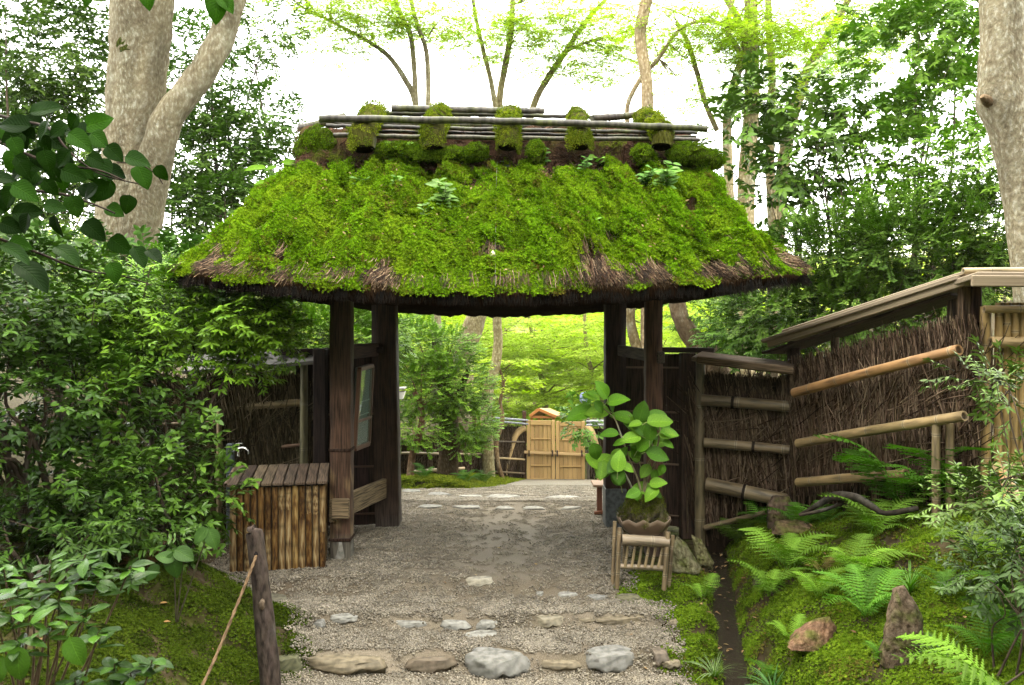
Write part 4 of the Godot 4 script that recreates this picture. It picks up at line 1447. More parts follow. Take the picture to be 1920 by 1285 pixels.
func board_wall(called: String, label: String, a: Vector3, b: Vector3, top: float, n: int, col: Color, rails: Array) -> Node3D:
	var g := thing(called, label, "wall", on_ground(a.lerp(b, 0.5)))
	var along_ := (b - a)
	along_.y = 0.0
	var w := along_.length() / n
	var dirx := along_.normalized()
	for i in n:
		var p := a.lerp(b, (i + 0.5) / n)
		p.y = gh(p.x, p.z) + 0.03
		var h := top - p.y
		var mb := MB.new()
		mb.box(Transform3D(Basis(), Vector3(0, h * 0.5, 0)), Vector3(w + 0.012, h, 0.016), 0.003, col * rnd(0.8, 1.2))
		var o := part(g, "board", mb.mesh(), M.post)
		o.transform = Transform3D(Basis(dirx, Vector3.UP, dirx.cross(Vector3.UP)), p - g.position + Vector3(0, 0, 0.009 if i % 2 else -0.009))
	for y in rails:
		beam(g, "rail", Vector3(a.x, y, a.z + 0.02), Vector3(b.x, y, b.z + 0.02), 0.014, 0.016, col * 2.2, M.wood, 0.003)
	return g

func cord_ring(g: Node3D, p: Vector3, dir: Vector3, r: float) -> void:
	var mb := MB.new()
	var side := dir.cross(Vector3.UP).normalized()
	var up := side.cross(dir).normalized()
	for k in 3:
		var pts := PackedVector3Array()
		var rad := PackedFloat32Array()
		for i in 13:
			var a := TAU * i / 12.0
			pts.push_back(p + dir * (0.007 * (k - 1)) + (side * cos(a) + up * sin(a)) * (r + 0.003))
			rad.push_back(0.004)
		mb.tube(pts, rad, 5, lin(0.03, 0.022, 0.016), false)
	wpart(g, "cord", mb, M.twig)

func build_fences() -> void:
	rng.seed = 501
	var tan_ := lin(0.28, 0.195, 0.09)
	var old := lin(0.17, 0.125, 0.068)
	var brown := lin(0.06, 0.034, 0.022)
	# board walls on both sides of the gate
	var lw := board_wall("board_wall", "dark board wall left of the gate behind the notice board", px(556, 900, 6.5), px(712, 900, 6.62), 1.47, 7, lin(0.036, 0.02, 0.014), [px(0, 778, 6.5).y, px(0, 878, 6.5).y, px(0, 968, 6.5).y])
	beam(lw, "cap", px(520, 661, 6.46), px(718, 656, 6.58), 0.12, 0.05, lin(0.04, 0.027, 0.02))
	beam(lw, "corner_post", on_ground(px(601, 900, 6.3)), px(601, 655, 6.3), 0.1, 0.09, lin(0.03, 0.019, 0.015))
	var rw := board_wall("board_wall", "dark board wall right of the gate behind the potted plant", px(1164, 900, 6.62), px(1292, 900, 6.45), 1.44, 6, lin(0.08, 0.05, 0.035), [px(0, 774, 6.45).y, px(0, 872, 6.45).y, px(0, 969, 6.45).y, px(0, 690, 6.45).y])
	beam(rw, "cap", px(1236, 656, 6.38), px(1338, 657, 6.33), 0.14, 0.04, lin(0.05, 0.035, 0.027))
	beam(rw, "corner_post", on_ground(px(1289, 1000, 6.3)), px(1289, 662, 6.3), 0.115, 0.1, lin(0.055, 0.033, 0.023))
	# right fence, first bay
	var A := on_ground(px(1310, 1010, 6.22))
	var B := on_ground(px(1487, 960, 5.95))
	var f1 := thing("brushwood_fence", "brushwood fence bay with three bamboo rails right of the gate", "fence", A.lerp(B, 0.5))
	brush(f1, A, B, px(0, 690, 6.22).y - A.y, px(0, 700, 5.95).y - B.y, 620, lin(0.07, 0.046, 0.03))
	bamboo(f1, "bamboo_post", on_ground(px(1313, 1020, 6.17)) - Vector3(0, 0.05, 0), px(1313, 664, 6.17), 0.041, 0.037, lin(0.15, 0.115, 0.06), 0.4)
	for e in [[1316, 750, 1483, 764, 0.043, 0.04], [1321, 830, 1481, 845, 0.037, 0.034], [1325, 908, 1474, 940, 0.054, 0.05], [1322, 990, 1436, 962, 0.022, 0.016]]:
		var p := px(e[0], e[1], 6.1)
		var q := px(e[2], e[3], 5.85)
		bamboo(f1, "rail", p, q, e[4], e[5], old, 0.34)
		if e[4] > 0.03: cord_ring(f1, p.lerp(q, rnd(0.35, 0.6)), (q - p).normalized(), e[4])
	var rb := beam(f1, "roof_board", px(1306, 668, 6.12), px(1490, 690, 5.8), 0.3, 0.035, lin(0.19, 0.14, 0.095), M.post)
	rb.rotate_object_local(Vector3.UP, 0.12)
	beam(f1, "roof_edge", px(1306, 674, 5.98), px(1490, 696, 5.66), 0.045, 0.06, lin(0.17, 0.115, 0.07), M.post, 0.015)
	beam(f1, "bracket", px(1452, 700, 5.72), px(1452, 700, 6.1), 0.05, 0.06, lin(0.3, 0.22, 0.15))
	# second bay, climbing the bank
	A = on_ground(px(1488, 950, 5.93))
	B = on_ground(px(1836, 905, 4.5))
	var f2 := thing("brushwood_fence", "tall rough brushwood fence under a plank roof climbing the right bank", "fence", A.lerp(B, 0.5))
	brush(f2, A, B, px(0, 672, 5.93).y - A.y, px(0, 588, 4.5).y - B.y, 2100, lin(0.085, 0.055, 0.036), 0.09)
	for i in 160:
		pass
	beam(f2, "post", A - Vector3(0, 0.05, 0), px(1488, 640, 5.9), 0.07, 0.08, brown * 0.6)
	beam(f2, "post", on_ground(px(1808, 905, 4.56)), px(1808, 532, 4.56), 0.05, 0.06, lin(0.12, 0.075, 0.045))
	beam(f2, "post", on_ground(px(1566, 905, 5.62)), px(1566, 600, 5.62), 0.045, 0.05, lin(0.14, 0.095, 0.06))
	beam(f2, "post", on_ground(px(1786, 905, 4.75)), px(1786, 560, 4.75), 0.045, 0.05, lin(0.14, 0.095, 0.06))
	for e in [[1490, 737, 1798, 655, 0.035, 0.031, 1.25], [1497, 832, 1808, 779, 0.033, 0.029, 1.0], [1497, 905, 1700, 890, 0.033, 0.031, 1.0]]:
		var p := px(e[0], e[1], 5.64)
		var dq: float = lerpf(5.64, 4.26, (e[2] - 1490.0) / 346.0)
		bamboo(f2, "rail", p, px(e[2], e[3], dq), e[4], e[5], tan_ if e[6] == 1.0 else lin(0.32, 0.175, 0.07), 0.27)
	for k in 3:
		var z := [0.0, 0.16, 0.32][k] as float
		var off := Vector3(0.9, 0.06, -0.36) * z
		var p1 := px(1443, 640, 5.98) + off
		var p2 := px(1812, 521, 4.5) + off
		beam(f2, "roof_board", p1, p2, 0.165, 0.026, lin(0.23, 0.18, 0.12) * rnd(0.9, 1.1), M.wood, 0.005)
	beam(f2, "roof_edge", px(1441, 646, 5.93), px(1812, 527, 4.45), 0.03, 0.05, lin(0.25, 0.19, 0.12), M.wood, 0.006)
	beam(f2, "roof_edge", px(1470, 622, 5.9), px(1812, 512, 4.47), 0.05, 0.022, lin(0.27, 0.215, 0.145), M.wood, 0.006)
	beam(f2, "roof_soffit", px(1452, 662, 6.05), px(1810, 552, 4.66), 0.26, 0.02, lin(0.07, 0.045, 0.032), M.post)
	# third bay, bamboo poles
	var f3 := thing("bamboo_fence", "yellow bamboo pole fence with a plank top at the right edge", "fence", on_ground(px(1900, 900, 4.45)))
	for i in 15:
		var xx := 1848.0 + (0.0 if i == 0 else 10.0 + i * 15.2)
		var p := px(xx, 900, 4.47 - 0.006 * i)
		var q := px(xx, 568 if i else 575, 4.47 - 0.006 * i)
		bamboo(f3, "pole", on_ground(p) - Vector3(0, 0.1, 0), q, (0.031 if i == 0 else 0.0225), (0.029 if i == 0 else 0.021), lin(0.32, 0.21, 0.075) * rnd(0.85, 1.1), 0.3, null, 10)
	bamboo(f3, "rail", px(1845, 580, 4.4), px(2085, 583, 4.36), 0.021, 0.021, tan_ * 1.15, 0.35)
	bamboo(f3, "rail", px(1857, 642, 4.4), px(2085, 648, 4.36), 0.031, 0.031, tan_ * 1.2, 0.35)
	bamboo(f3, "rail", px(1857, 880, 4.4), px(2085, 885, 4.36), 0.031, 0.031, tan_ * 1.1, 0.35)
	beam(f3, "roof_board", px(1806, 524, 4.4), px(2085, 526, 4.36), 0.3, 0.035, lin(0.23, 0.18, 0.12), M.wood, 0.008).rotate_object_local(Vector3.UP, -0.1)
	beam(f3, "roof_edge", px(1822, 527, 4.23), px(2085, 529, 4.2), 0.025, 0.06, lin(0.25, 0.19, 0.12), M.wood, 0.006)
	bamboo(f3, "ridge_pole", px(1806, 508, 4.42), px(2085, 508, 4.4), 0.017, 0.017, lin(0.38, 0.3, 0.17), 0.4)
	beam(f3, "post", on_ground(px(1826, 905, 4.56)), px(1826, 530, 4.56), 0.06, 0.07, brown)
	# left fence
	A = on_ground(px(200, 960, 6.15))
	B = on_ground(px(572, 960, 6.5))
	var f4 := thing("brushwood_fence", "brushwood fence left of the gate behind the bamboo box", "fence", A.lerp(B, 0.5))
	brush(f4, A, B, px(0, 700, 6.2).y - A.y, px(0, 692, 6.5).y - B.y, 900, lin(0.075, 0.06, 0.032))
	bamboo(f4, "bamboo_post", on_ground(px(571, 960, 6.4)), px(569, 664, 6.4), 0.033, 0.031, lin(0.17, 0.15, 0.075), 0.42)
	bamboo(f4, "bamboo_post", on_ground(px(411, 960, 6.2)), px(411, 768, 6.2), 0.02, 0.019, lin(0.26, 0.2, 0.1), 0.42)
	bamboo(f4, "rail", px(430, 766, 6.35), px(566, 756, 6.42), 0.034, 0.031, lin(0.27, 0.2, 0.1), 0.4)
	bamboo(f4, "rail", px(290, 797, 6.12), px(408, 793, 6.25), 0.014, 0.013, lin(0.22, 0.15, 0.09), 0.4)
	bamboo(f4, "rail", px(528, 838, 6.4), px(562, 835, 6.42), 0.014, 0.013, lin(0.22, 0.13, 0.08), 0.4)
	for k in 4:
		var p := px(345 + k * 2, 694 - k * 7, 6.3 + 0.1 * k)
		beam(f4, "roof_board", p, px(592, 676 - k * 5, 6.35 + 0.1 * k), 0.12, 0.03, lin(0.2, 0.19, 0.17) * rnd(0.8, 1.2), M.post, 0.005).rotate_object_local(Vector3.UP, 0.3)
	# low stakes among the ferns
	var sf := thing("bamboo_stakes", "short cut bamboo stakes standing in the ferns before the tall fence", "stakes", on_ground(px(1800, 900, 4.55)))
	for e in [[1757, 784, 7.5, 0], [1783, 794, 7.5, 0], [1818, 826, 9.5, -0.04], [1834, 828, 8.5, 0.03]]:
		var top := px(e[0], e[1], 4.55)
		bamboo(sf, "stake", on_ground(top + Vector3(e[3], 0, 0)) - Vector3(0, 0.08, 0), top, e[2] * 4.55 / F, e[2] * 4.55 / F, lin(0.2, 0.145, 0.075), 0.17)
	cord_ring(sf, px(1826, 868, 4.55), Vector3.UP, 0.045)
	sf = thing("bamboo_offcuts", "two orange bamboo offcuts leaning among leaves at the right edge", "bamboo", on_ground(px(1895, 930, 3.9)))
	bamboo(sf, "offcut", px(1880, 880, 3.95), px(1890, 945, 3.85), 0.018, 0.018, lin(0.42, 0.22, 0.08), 0.2)
	bamboo(sf, "offcut", px(1892, 895, 3.95), px(1910, 940, 3.85), 0.016, 0.016, lin(0.45, 0.3, 0.14), 0.2)
	# dead branches on the bank
	var db := thing("fallen_branch", "crooked dark dead branch lying below the tall brushwood fence", "branch", on_ground(px(1600, 940, 4.8)))
	limb(db, "branch", [[1500, 966, 9, 5.1], [1536, 946, 14, 5.0], [1565, 932, 17, 4.9], [1605, 934, 15, 4.8], [1635, 950, 12, 4.7], [1662, 963, 9, 4.65], [1722, 953, 7, 4.6]], M.bark_dark, 9, 4, 0.5, lin(0.045, 0.035, 0.024))
	limb(db, "branch", [[1500, 966, 8, 5.05], [1540, 958, 9, 4.95], [1575, 946, 8, 4.9], [1600, 934, 8, 4.85]], M.bark_dark, 8, 4, 0.4, lin(0.045, 0.033, 0.023))

func build_box() -> void:
	rng.seed = 511
	var c := on_ground(px(527, 1052, 5.62))
	var g := thing("bamboo_box", "stained bamboo slat box with a plank lid beside the gate post", "box", c)
	g.rotation.y = 0.26
	g.rotation.y = 0.2
	var W := 0.625
	var D := 0.5
	var H := 0.585
	var core := MB.new()
	core.box(Transform3D(Basis(), Vector3(0, H * 0.5, 0)), Vector3(W - 0.03, H - 0.01, D - 0.03), 0.004, lin(0.03, 0.02, 0.012))
	part(g, "body", core.mesh(), M.post)
	# half-round slats, three patterns of each length
	var slats := []
	for kind in 4:
		var mb := MB.new()
		var n := 14
		var w: float = [0.0215, 0.02, 0.023, 0.0205][kind]
		for j in n + 1:
			var y := float(j) / n
			for i in 7:
				var a := PI * i / 6.0
				var f := 1.0 + (0.12 if j == 4 + kind * 2 else 0.0)
				mb.vert(Vector3(-cos(a) * w * 0.98, y, sin(a) * 0.012 * f), Vector3(-cos(a), 0, sin(a)), lin(0.32, 0.25, 0.15) * ([0.95, 1.1, 0.8, 1.0][kind] * (0.6 if j == 4 + kind * 2 else 1.0)))
		for j in n:
			for i in 6:
				var q := j * 7 + i
				mb.quad(q, q + 1, q + 8, q + 7)
		slats.append(mb.mesh())
	var mats := []
	for k in 7:
		var m: StandardMaterial3D = M.bamboo_old.duplicate()
		m.albedo_color = [gry(1.0), Color(0.82, 0.74, 0.6), gry(0.9), Color(0.72, 0.63, 0.5), Color(1.0, 0.96, 0.84), Color(0.72, 0.64, 0.52), gry(0.95)][k]
		m.uv1_offset = Vector3(k * 0.37, k * 0.21, k * 0.11)
		m.uv1_scale = Vector3(6, 0.22 + 0.06 * k, 6)
		mats.append(m)
	for face in 4:
		var len_: float = [W, D, W, D][face]
		var n := int(len_ / 0.0435)
		var rot := Basis(Vector3.UP, [0.0, PI / 2, PI, -PI / 2][face])
		for i in n:
			var x := (-0.5 + (i + 0.5) / n) * len_
			var cut := rnd(0.24, 0.42)
			if face == 2 or face == 3: cut = 0.0
			var z: float = ([D, W, D, W][face]) * 0.5 - 0.014
			if cut > 0.0 and i % 5 != 4:
				part(g, "slat", slats[rng.randi() % 4], mats[rng.randi() % 7], Transform3D(rot * Basis.from_scale(Vector3(1, cut - 0.006, 1)), rot * Vector3(x, 0.012, z)))
				part(g, "slat", slats[rng.randi() % 4], mats[rng.randi() % 7], Transform3D(rot * Basis.from_scale(Vector3(rnd(0.9, 1), H - cut - 0.012, 1)), rot * Vector3(x + rnd(-0.002, 0.002), cut, z + rnd(0, 0.003))))
			else:
				part(g, "slat", slats[rng.randi() % 4], mats[rng.randi() % 7], Transform3D(rot * Basis.from_scale(Vector3(1, H - 0.02, 1)), rot * Vector3(x, 0.012, z)))
	var base := MB.new()
	base.box(Transform3D(Basis(), Vector3(0, 0.0, 0)), Vector3(W + 0.012, 0.03, D + 0.012), 0.006, lin(0.045, 0.03, 0.02))
	part(g, "base_rail", base.mesh(), M.post)
	# lid of weathered planks running back, slightly raised behind
	for i in 9:
		var w := (W + 0.03) / 9
		var mb := MB.new()
		var L := D + 0.05
		mb.box(Transform3D(Basis(), Vector3(0, L * 0.5, 0)), Vector3(w - 0.006, L, 0.02), 0.004, [lin(0.13, 0.09, 0.06), lin(0.2, 0.145, 0.09), lin(0.08, 0.055, 0.037)][rng.randi() % 3] * rnd(0.8, 1.3))
		var x := (-0.5 + (i + 0.5) / 9.0) * (W + 0.03)
		var o := part(g, "lid_plank", mb.mesh(), M.post)
		o.transform = along(Vector3(x, H + 0.01, L * 0.5), Vector3(x + rnd(-0.004, 0.004), H + 0.05, -L * 0.5), Vector3.UP)
	bamboo(g, "lid_edge", c + Vector3(-W * 0.5 - 0.02, H + 0.012, D * 0.5), c + Vector3(-W * 0.5 - 0.02, H + 0.05, -D * 0.5), 0.015, 0.015, lin(0.2, 0.13, 0.09), 0.3)

func build_things() -> void:
	rng.seed = 521
	# leaning rope post and its rope
	var foot := on_ground(px(508, 1300, 3.95))
	var rp := thing("rope_post", "dark weathered log post with a rope hole at the left of the path", "post", foot)
	limb(rp, "post", [[509, 1330, 41, 3.95], [506, 1262, 38, 3.95], [497, 1180, 35, 3.95], [489, 1100, 34, 3.95], [482, 1040, 34, 3.95], [477, 1002, 33, 3.95], [476, 998, 29, 3.95]], M.bark_dark, 16, 5, 0.16, lin(0.075, 0.055, 0.043))
	var kn := MB.new()
	kn.blob(Transform3D(Basis.from_scale(Vector3(0.016, 0.026, 0.014)), px(491, 1134, 3.9)), 12, 8, 0.3, 2.0, nz, [], lin(0.2, 0.15, 0.1), lin(0.13, 0.09, 0.06))
	wpart(rp, "knot", kn, M.bark_dark)
	kn = MB.new()
	kn.blob(Transform3D(Basis.from_scale(Vector3(0.01, 0.014, 0.006)), px(480, 1040, 3.905)), 10, 6, 0.2, 2.0, nz, [], lin(0.012, 0.01, 0.008), lin(0.012, 0.01, 0.008))
	wpart(rp, "rope_hole", kn, M.bark_dark)
	var rope := thing("rope", "thin tan rope hanging from the dark log post down to the left", "rope", px(480, 1044, 3.9))
	var rpts := smooth(PackedVector3Array([px(480, 1042, 3.9), px(466, 1080, 3.86), px(440, 1145, 3.8), px(410, 1218, 3.72), px(376, 1292, 3.62), px(320, 1400, 3.5), px(200, 1420, 3.3)]), 14)
	for strand in 2:
		var q := PackedVector3Array()
		var rr := PackedFloat32Array()
		for i in rpts.size():
			var a := i * 0.75 + PI * strand
			q.push_back(rpts[i] + Vector3(cos(a), 0.3 * sin(a), sin(a)) * 0.0023)
			rr.push_back(0.0056)
		var rm := MB.new()
		rm.tube(q, rr, 7, lin(0.24, 0.155, 0.085), true)
		wpart(rope, "strand", rm, M.straw)
	# notice board
	var nb := thing("notice_board", "glazed wooden notice board with a white sheet on the left gate posts", "notice board", px(683, 850, 6.05))
	var tl := px(674, 693, 5.86)
	var tr := px(698, 686, 6.28)
	var bl := px(665, 842, 5.86)
	var br := px(691, 832, 6.28)
	var face := (tr - tl).cross(bl - tl).normalized()
	if face.x < 0.0: face = -face
	for e in [[tl, tr, 0.03], [bl, br, 0.035], [tl, bl, 0.035], [tr, br, 0.035], [tl.lerp(bl, 0.66), tr.lerp(br, 0.66), 0.022]]:
		beam(nb, "frame", e[0], e[1], 0.03, e[2], lin(0.13, 0.07, 0.04), M.wood, 0.004)
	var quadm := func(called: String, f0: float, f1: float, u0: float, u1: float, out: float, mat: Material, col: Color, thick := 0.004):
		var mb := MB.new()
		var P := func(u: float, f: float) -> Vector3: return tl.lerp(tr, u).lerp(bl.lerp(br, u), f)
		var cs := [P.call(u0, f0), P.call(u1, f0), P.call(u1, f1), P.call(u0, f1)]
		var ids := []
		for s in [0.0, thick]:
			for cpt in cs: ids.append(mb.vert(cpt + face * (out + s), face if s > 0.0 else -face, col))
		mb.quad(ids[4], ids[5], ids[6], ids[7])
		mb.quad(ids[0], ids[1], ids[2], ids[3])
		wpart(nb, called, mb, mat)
	quadm.call("back", -0.02, 1.02, -0.03, 1.03, -0.03, M.plain, lin(0.03, 0.045, 0.028))
	quadm.call("poster", 0.05, 0.6, 0.08, 0.92, -0.012, M.plain, lin(0.02, 0.05, 0.028))  # green reflection in the glass, coloured onto a sheet behind it
	quadm.call("paper", 0.69, 0.97, 0.06, 0.94, -0.01, M.plain, lin(0.28, 0.29, 0.25))
	for k in 2: quadm.call("label_strip", [0.42, 0.59][k], [0.435, 0.603][k], 0.05, 0.95, -0.008, M.plain, lin(0.2, 0.25, 0.21))
	for k in 7: quadm.call("print_line", 0.735 + 0.03 * k, 0.742 + 0.03 * k, 0.16, 0.8 - 0.1 * (k % 3), -0.0045, M.plain, lin(0.2, 0.21, 0.2), 0.0006)
	quadm.call("glass", 0.02, 0.98, 0.02, 0.98, 0.004, M.glass, Color.WHITE, 0.003)
	# lantern behind the left main post
	var ln := thing("garden_lantern", "small white lantern box just right of the left main post", "lantern", on_ground(px(744, 900, 8.4)))
	beam(ln, "cap", px(726, 729, 8.4), px(760, 728, 8.4), 0.2, 0.022, lin(0.35, 0.34, 0.29), M.wood)
	var lm := MB.new()
	for k in 2:
		for q in 4:
			var s: float = [0.085, 0.062][k]
			lm.vert(px(744, 734 + 14 * k, 8.4) + Vector3([-s, s, s, -s][q], 0, [s, s, -s, -s][q]), Vector3([-1, 1, 1, -1][q], 0, [1, 1, -1, -1][q]).normalized(), lin(0.4, 0.39, 0.33))
	for q in 4: lm.quad(q, (q + 1) % 4, 4 + (q + 1) % 4, 4 + q)
	wpart(ln, "paper_shade", lm, M.plain)
	beam(ln, "lantern_post", on_ground(px(744, 900, 8.4)), px(744, 749, 8.4), 0.05, 0.05, lin(0.06, 0.04, 0.03))
	# garden tap
	var gt := thing("garden_tap", "chrome tap on a grey post behind the bamboo box", "tap", on_ground(px(432, 900, 5.95)))
	beam(gt, "tap_post", on_ground(px(432, 900, 5.95)), px(432, 832, 5.95), 0.05, 0.05, lin(0.1, 0.125, 0.14), M.tile)
	var tm := MB.new()
	tm.tube(smooth(PackedVector3Array([px(438, 847, 5.93), px(446, 842, 5.9), px(456, 840, 5.88), px(464, 844, 5.86), px(466, 852, 5.86)]), 4), smooth_f(PackedFloat32Array([0.008, 0.008, 0.0075, 0.007, 0.007]), 4), 8, Color.WHITE)
	wpart(gt, "spout", tm, M.metal)
	tm = MB.new()
	tm.tube(PackedVector3Array([px(448, 842, 5.9), px(448, 832, 5.9)]), PackedFloat32Array([0.006, 0.006]), 8, Color.WHITE)
	tm.tube(PackedVector3Array([px(442, 833, 5.9), px(455, 832, 5.9)]), PackedFloat32Array([0.005, 0.005]), 8, Color.WHITE)
	tm.tube(PackedVector3Array([px(448, 844, 5.89), px(447, 856, 5.89)]), PackedFloat32Array([0.01, 0.012]), 8, Color.WHITE)
	wpart(gt, "handle", tm, M.metal)
	# plant stand
	var st := thing("plant_stand", "small bamboo stand with slatted front under the potted plant", "stand", on_ground(px(1206, 1092, 5.2)))
	var bc := lin(0.2, 0.145, 0.08)
	for e in [[1157, 1092, 1163, 990, 5.12, 0.015], [1149, 1094, 1154, 978, 5.17, 0.013], [1245, 1100, 1254, 998, 5.1, 0.016], [1254, 1097, 1263, 1004, 5.14, 0.013], [1170, 1075, 1173, 985, 5.48, 0.014], [1240, 1078, 1250, 985, 5.48, 0.014]]:
		var f := px(e[0], e[1], e[4])
		f.y = gh(f.x, f.z)
		bamboo(st, "leg", f, px(e[2], e[3], e[4]), e[5], e[5] * 0.95, bc * rnd(0.8, 1.1), 0.12, null, 9)
	for e in [[1166, 1012, 1254, 1018, 5.11, 0.034], [1163, 1062, 1246, 1067, 5.13, 0.017]]:
		bamboo(st, "rail", px(e[0], e[1], e[4]), px(e[2], e[3], e[4]), e[5], e[5], lin(0.26, 0.2, 0.13), 0.3, null, 10)
	for e in [[1152, 1010, 1170, 1010, 5.2, 5.45], [1262, 1014, 1246, 1014, 5.17, 5.45]]:
		bamboo(st, "rail", px(e[0], e[1], e[4]), px(e[2], e[3], e[5]), 0.014, 0.014, bc, 0.2, null, 9)
	bamboo(st, "rail", px(1168, 1012, 5.48), px(1250, 1012, 5.48), 0.016, 0.016, bc, 0.2, null, 9)
	for i in 6:
		var xx := 1176.0 + 13.2 * i
		bamboo(st, "bar", px(1172 + 12.5 * i, 1064, 5.115), px(xx + 3, 1018, 5.115), 0.0095, 0.009, lin(0.26, 0.19, 0.1) * rnd(0.85, 1.1), 0.15, null, 8)
	# dish with a waved rim
	var pc := px(1207, 1000, 5.28)
	var pot := thing("plant_dish", "shallow brown ceramic dish with a wavy rim on the bamboo stand", "dish", pc)
	var pm := MB.new()
	var nu := 48
	var prof := [[0.0, 0.012], [0.55, 0.0], [0.8, 0.03], [0.96, 0.075], [1.03, 0.105], [0.97, 0.104], [0.86, 0.06], [0.6, 0.03], [0.0, 0.03]]
	for j in prof.size():
		for i in nu:
			var a := TAU * i / nu
			var m := pow(pow(absf(cos(a)), 4.0) + pow(absf(sin(a)), 4.0), -0.25)
			var wave := 0.011 * sin(a * 12.0) * (1.0 if j in [3, 4, 5] else 0.0)
			pm.vert(Vector3(cos(a) * m * 0.168 * prof[j][0], prof[j][1] + wave, sin(a) * m * 0.125 * prof[j][0]), Vector3(cos(a), 0.2 if j < 5 else 1.0, sin(a)).normalized() * (1.0 if j < 5 else -1.0) + (Vector3.UP * 1.2 if j >= 5 else Vector3.ZERO), lin(0.12, 0.075, 0.05) if j < 4 else lin(0.24, 0.175, 0.125))
	for j in prof.size() - 1:
		for i in nu:
			var a := j * nu + i
			var b := j * nu + (i + 1) % nu
			pm.quad(a, b, b + nu, a + nu)
	pm.renormal(0, 0)
	part(pot, "bowl", pm.mesh(), M.ceramic)
	# mossy lump of rock in the dish
	var mr := thing("moss_rock", "mossy porous rock in the ceramic dish holding the plant", "rock", pc + Vector3(0, 0.06, 0))
	var mm := MB.new()
	mm.blob(Transform3D(Basis.from_scale(Vector3(0.152, 0.135, 0.11)), Vector3(0, 0.055, 0)), 34, 20, 0.34, 2.6, nz2, [[Vector3.UP, 0.85]], lin(0.13, 0.11, 0.055), lin(0.05, 0.045, 0.03))
	part(mr, "rock", mm.mesh(), M.rust_stone)
	var at: Array[Transform3D] = []
	var tint := PackedColorArray()
	for i in mm.v.size():
		if mm.n[i].y > 0.1 and rng.randf() < 0.75 and nz.get_noise_3dv(mm.v[i] * 20.0) > -0.1:
			moss_put(at, tint, mr.position + mm.v[i], mm.n[i], rnd(0.35, 0.6), lin(0.07, 0.08, 0.012).lerp(lin(0.16, 0.18, 0.02), rng.randf()))
	many(mr, "moss", MESH["moss0"], M.moss, at, tint)
	# the hydrangea itself
	var hy := thing("potted_hydrangea", "bright green broad leaved hydrangea growing from the mossy rock", "plant", pc + Vector3(0, 0.16, 0))
	var green := toned(M.leaf, [lin(0.13, 0.31, 0.02), lin(0.19, 0.38, 0.03), lin(0.08, 0.2, 0.014)])
	var root := px(1205, 945, 5.25)
	var stems := [[[1205, 945], [1198, 905], [1180, 860], [1164, 815], [1152, 785], [1130, 765]], [[1205, 945], [1213, 900], [1228, 868], [1222, 830], [1212, 800]], [[1208, 945], [1190, 925], [1178, 900], [1160, 870], [1150, 862]], [[1205, 945], [1212, 880], [1232, 840], [1238, 800]], [[1205, 945], [1218, 925], [1226, 915]]]
	for s in stems:
		var l := []
		for i in s.size(): l.append([s[i][0], s[i][1], 5.0 - 0.6 * i, 5.25 - 0.02 * i])
		limb(hy, "stem", l, M.stem, 6, 4, 0.05, lin(0.28, 0.24, 0.13))
	var leaves := [[1090, 773, 50, 3.3, 0], [1121, 770, 42, 3.0, 1], [1111, 742, 32, 2.4, 1], [1132, 732, 36, 1.9, 0], [1157, 749, 40, 0.5, 0], [1143, 811, 32, 2.9, 2], [1168, 782, 42, 2.7, 0], [1203, 773, 40, 1.4, 2], [1199, 794, 32, 4.4, 1], [1238, 790, 46, 0.1, 1], [1209, 828, 44, 4.6, 2], [1184, 820, 36, 3.2, 1], [1257, 812, 34, 0.0, 0], [1238, 829, 30, 0.3, 1], [1234, 852, 42, 6.1, 2], [1162, 829, 24, 3.3, 0], [1136, 861, 38, 2.6, 1], [1156, 852, 32, 1.0, 1], [1151, 874, 34, 4.0, 2], [1130, 887, 30, 3.8, 0], [1160, 892, 32, 4.7, 2], [1178, 877, 24, 5.8, 1], [1210, 884, 28, 4.2, 1], [1170, 848, 22, 1.2, 0], [1204, 916, 38, 3.0, 1], [1230, 925, 28, 5.6, 2], [1187, 926, 28, 3.6, 0], [1233, 905, 30, 0.4, 1], [1254, 832, 22, 5.9, 0], [1190, 855, 26, 2.2, 1], [1222, 812, 34, 5.5, 2], [1180, 800, 26, 2.4, 0]]
	for k in 26:
		var cx: Array = [[1205, 800], [1228, 822], [1172, 858], [1145, 868], [1215, 905], [1125, 760], [1190, 815]][k % 7]
		leaves.append([cx[0] + rnd(-34, 34), cx[1] + rnd(-24, 24), rnd(20, 38), rng.randf() * TAU, rng.randi() % 3])
	for e in leaves:
		var d := 5.12 + rnd(-0.1, 0.14)
		var L: float = e[2] * d / F * 1.12
		var dir := Vector3(cos(e[3]), sin(e[3]) * 0.75, rnd(-0.1, 0.5)).normalized()
		var up := Vector3(rnd(-0.3, 0.3), 0.75, rnd(0.5, 0.9)).normalized()
		var mid := px(e[0], e[1], d)
		part(hy, "leaf", LEAF[[1, rng.randi() % 4]], green[e[4]], aim(mid - dir * L * 0.5 - hy.position, dir, up, L))
		if e[2] > 30:
			var near := px(1205, 850, 5.2).lerp(mid, 0.55)
			var pt := MB.new()
			var a0 := mid - dir * L * 0.5
			pt.tube(PackedVector3Array([a0, a0 - dir * 0.03 - Vector3(0, 0.015, 0)]), PackedFloat32Array([0.002, 0.0025]), 5, lin(0.3, 0.36, 0.12), false)
			wpart(hy, "leaf_stalk", pt, M.stem)
	# small wooden stand by the right main post
	var ws := thing("wooden_stand", "low reddish log stand with a plank top by the right main post", "stand", on_ground(px(1128, 975, 7.1)))
	var rc := lin(0.15, 0.062, 0.032)
	beam(ws, "top", px(1110, 907, 7.1), px(1152, 908, 7.1), 0.24, 0.022, lin(0.3, 0.19, 0.12), M.wood)
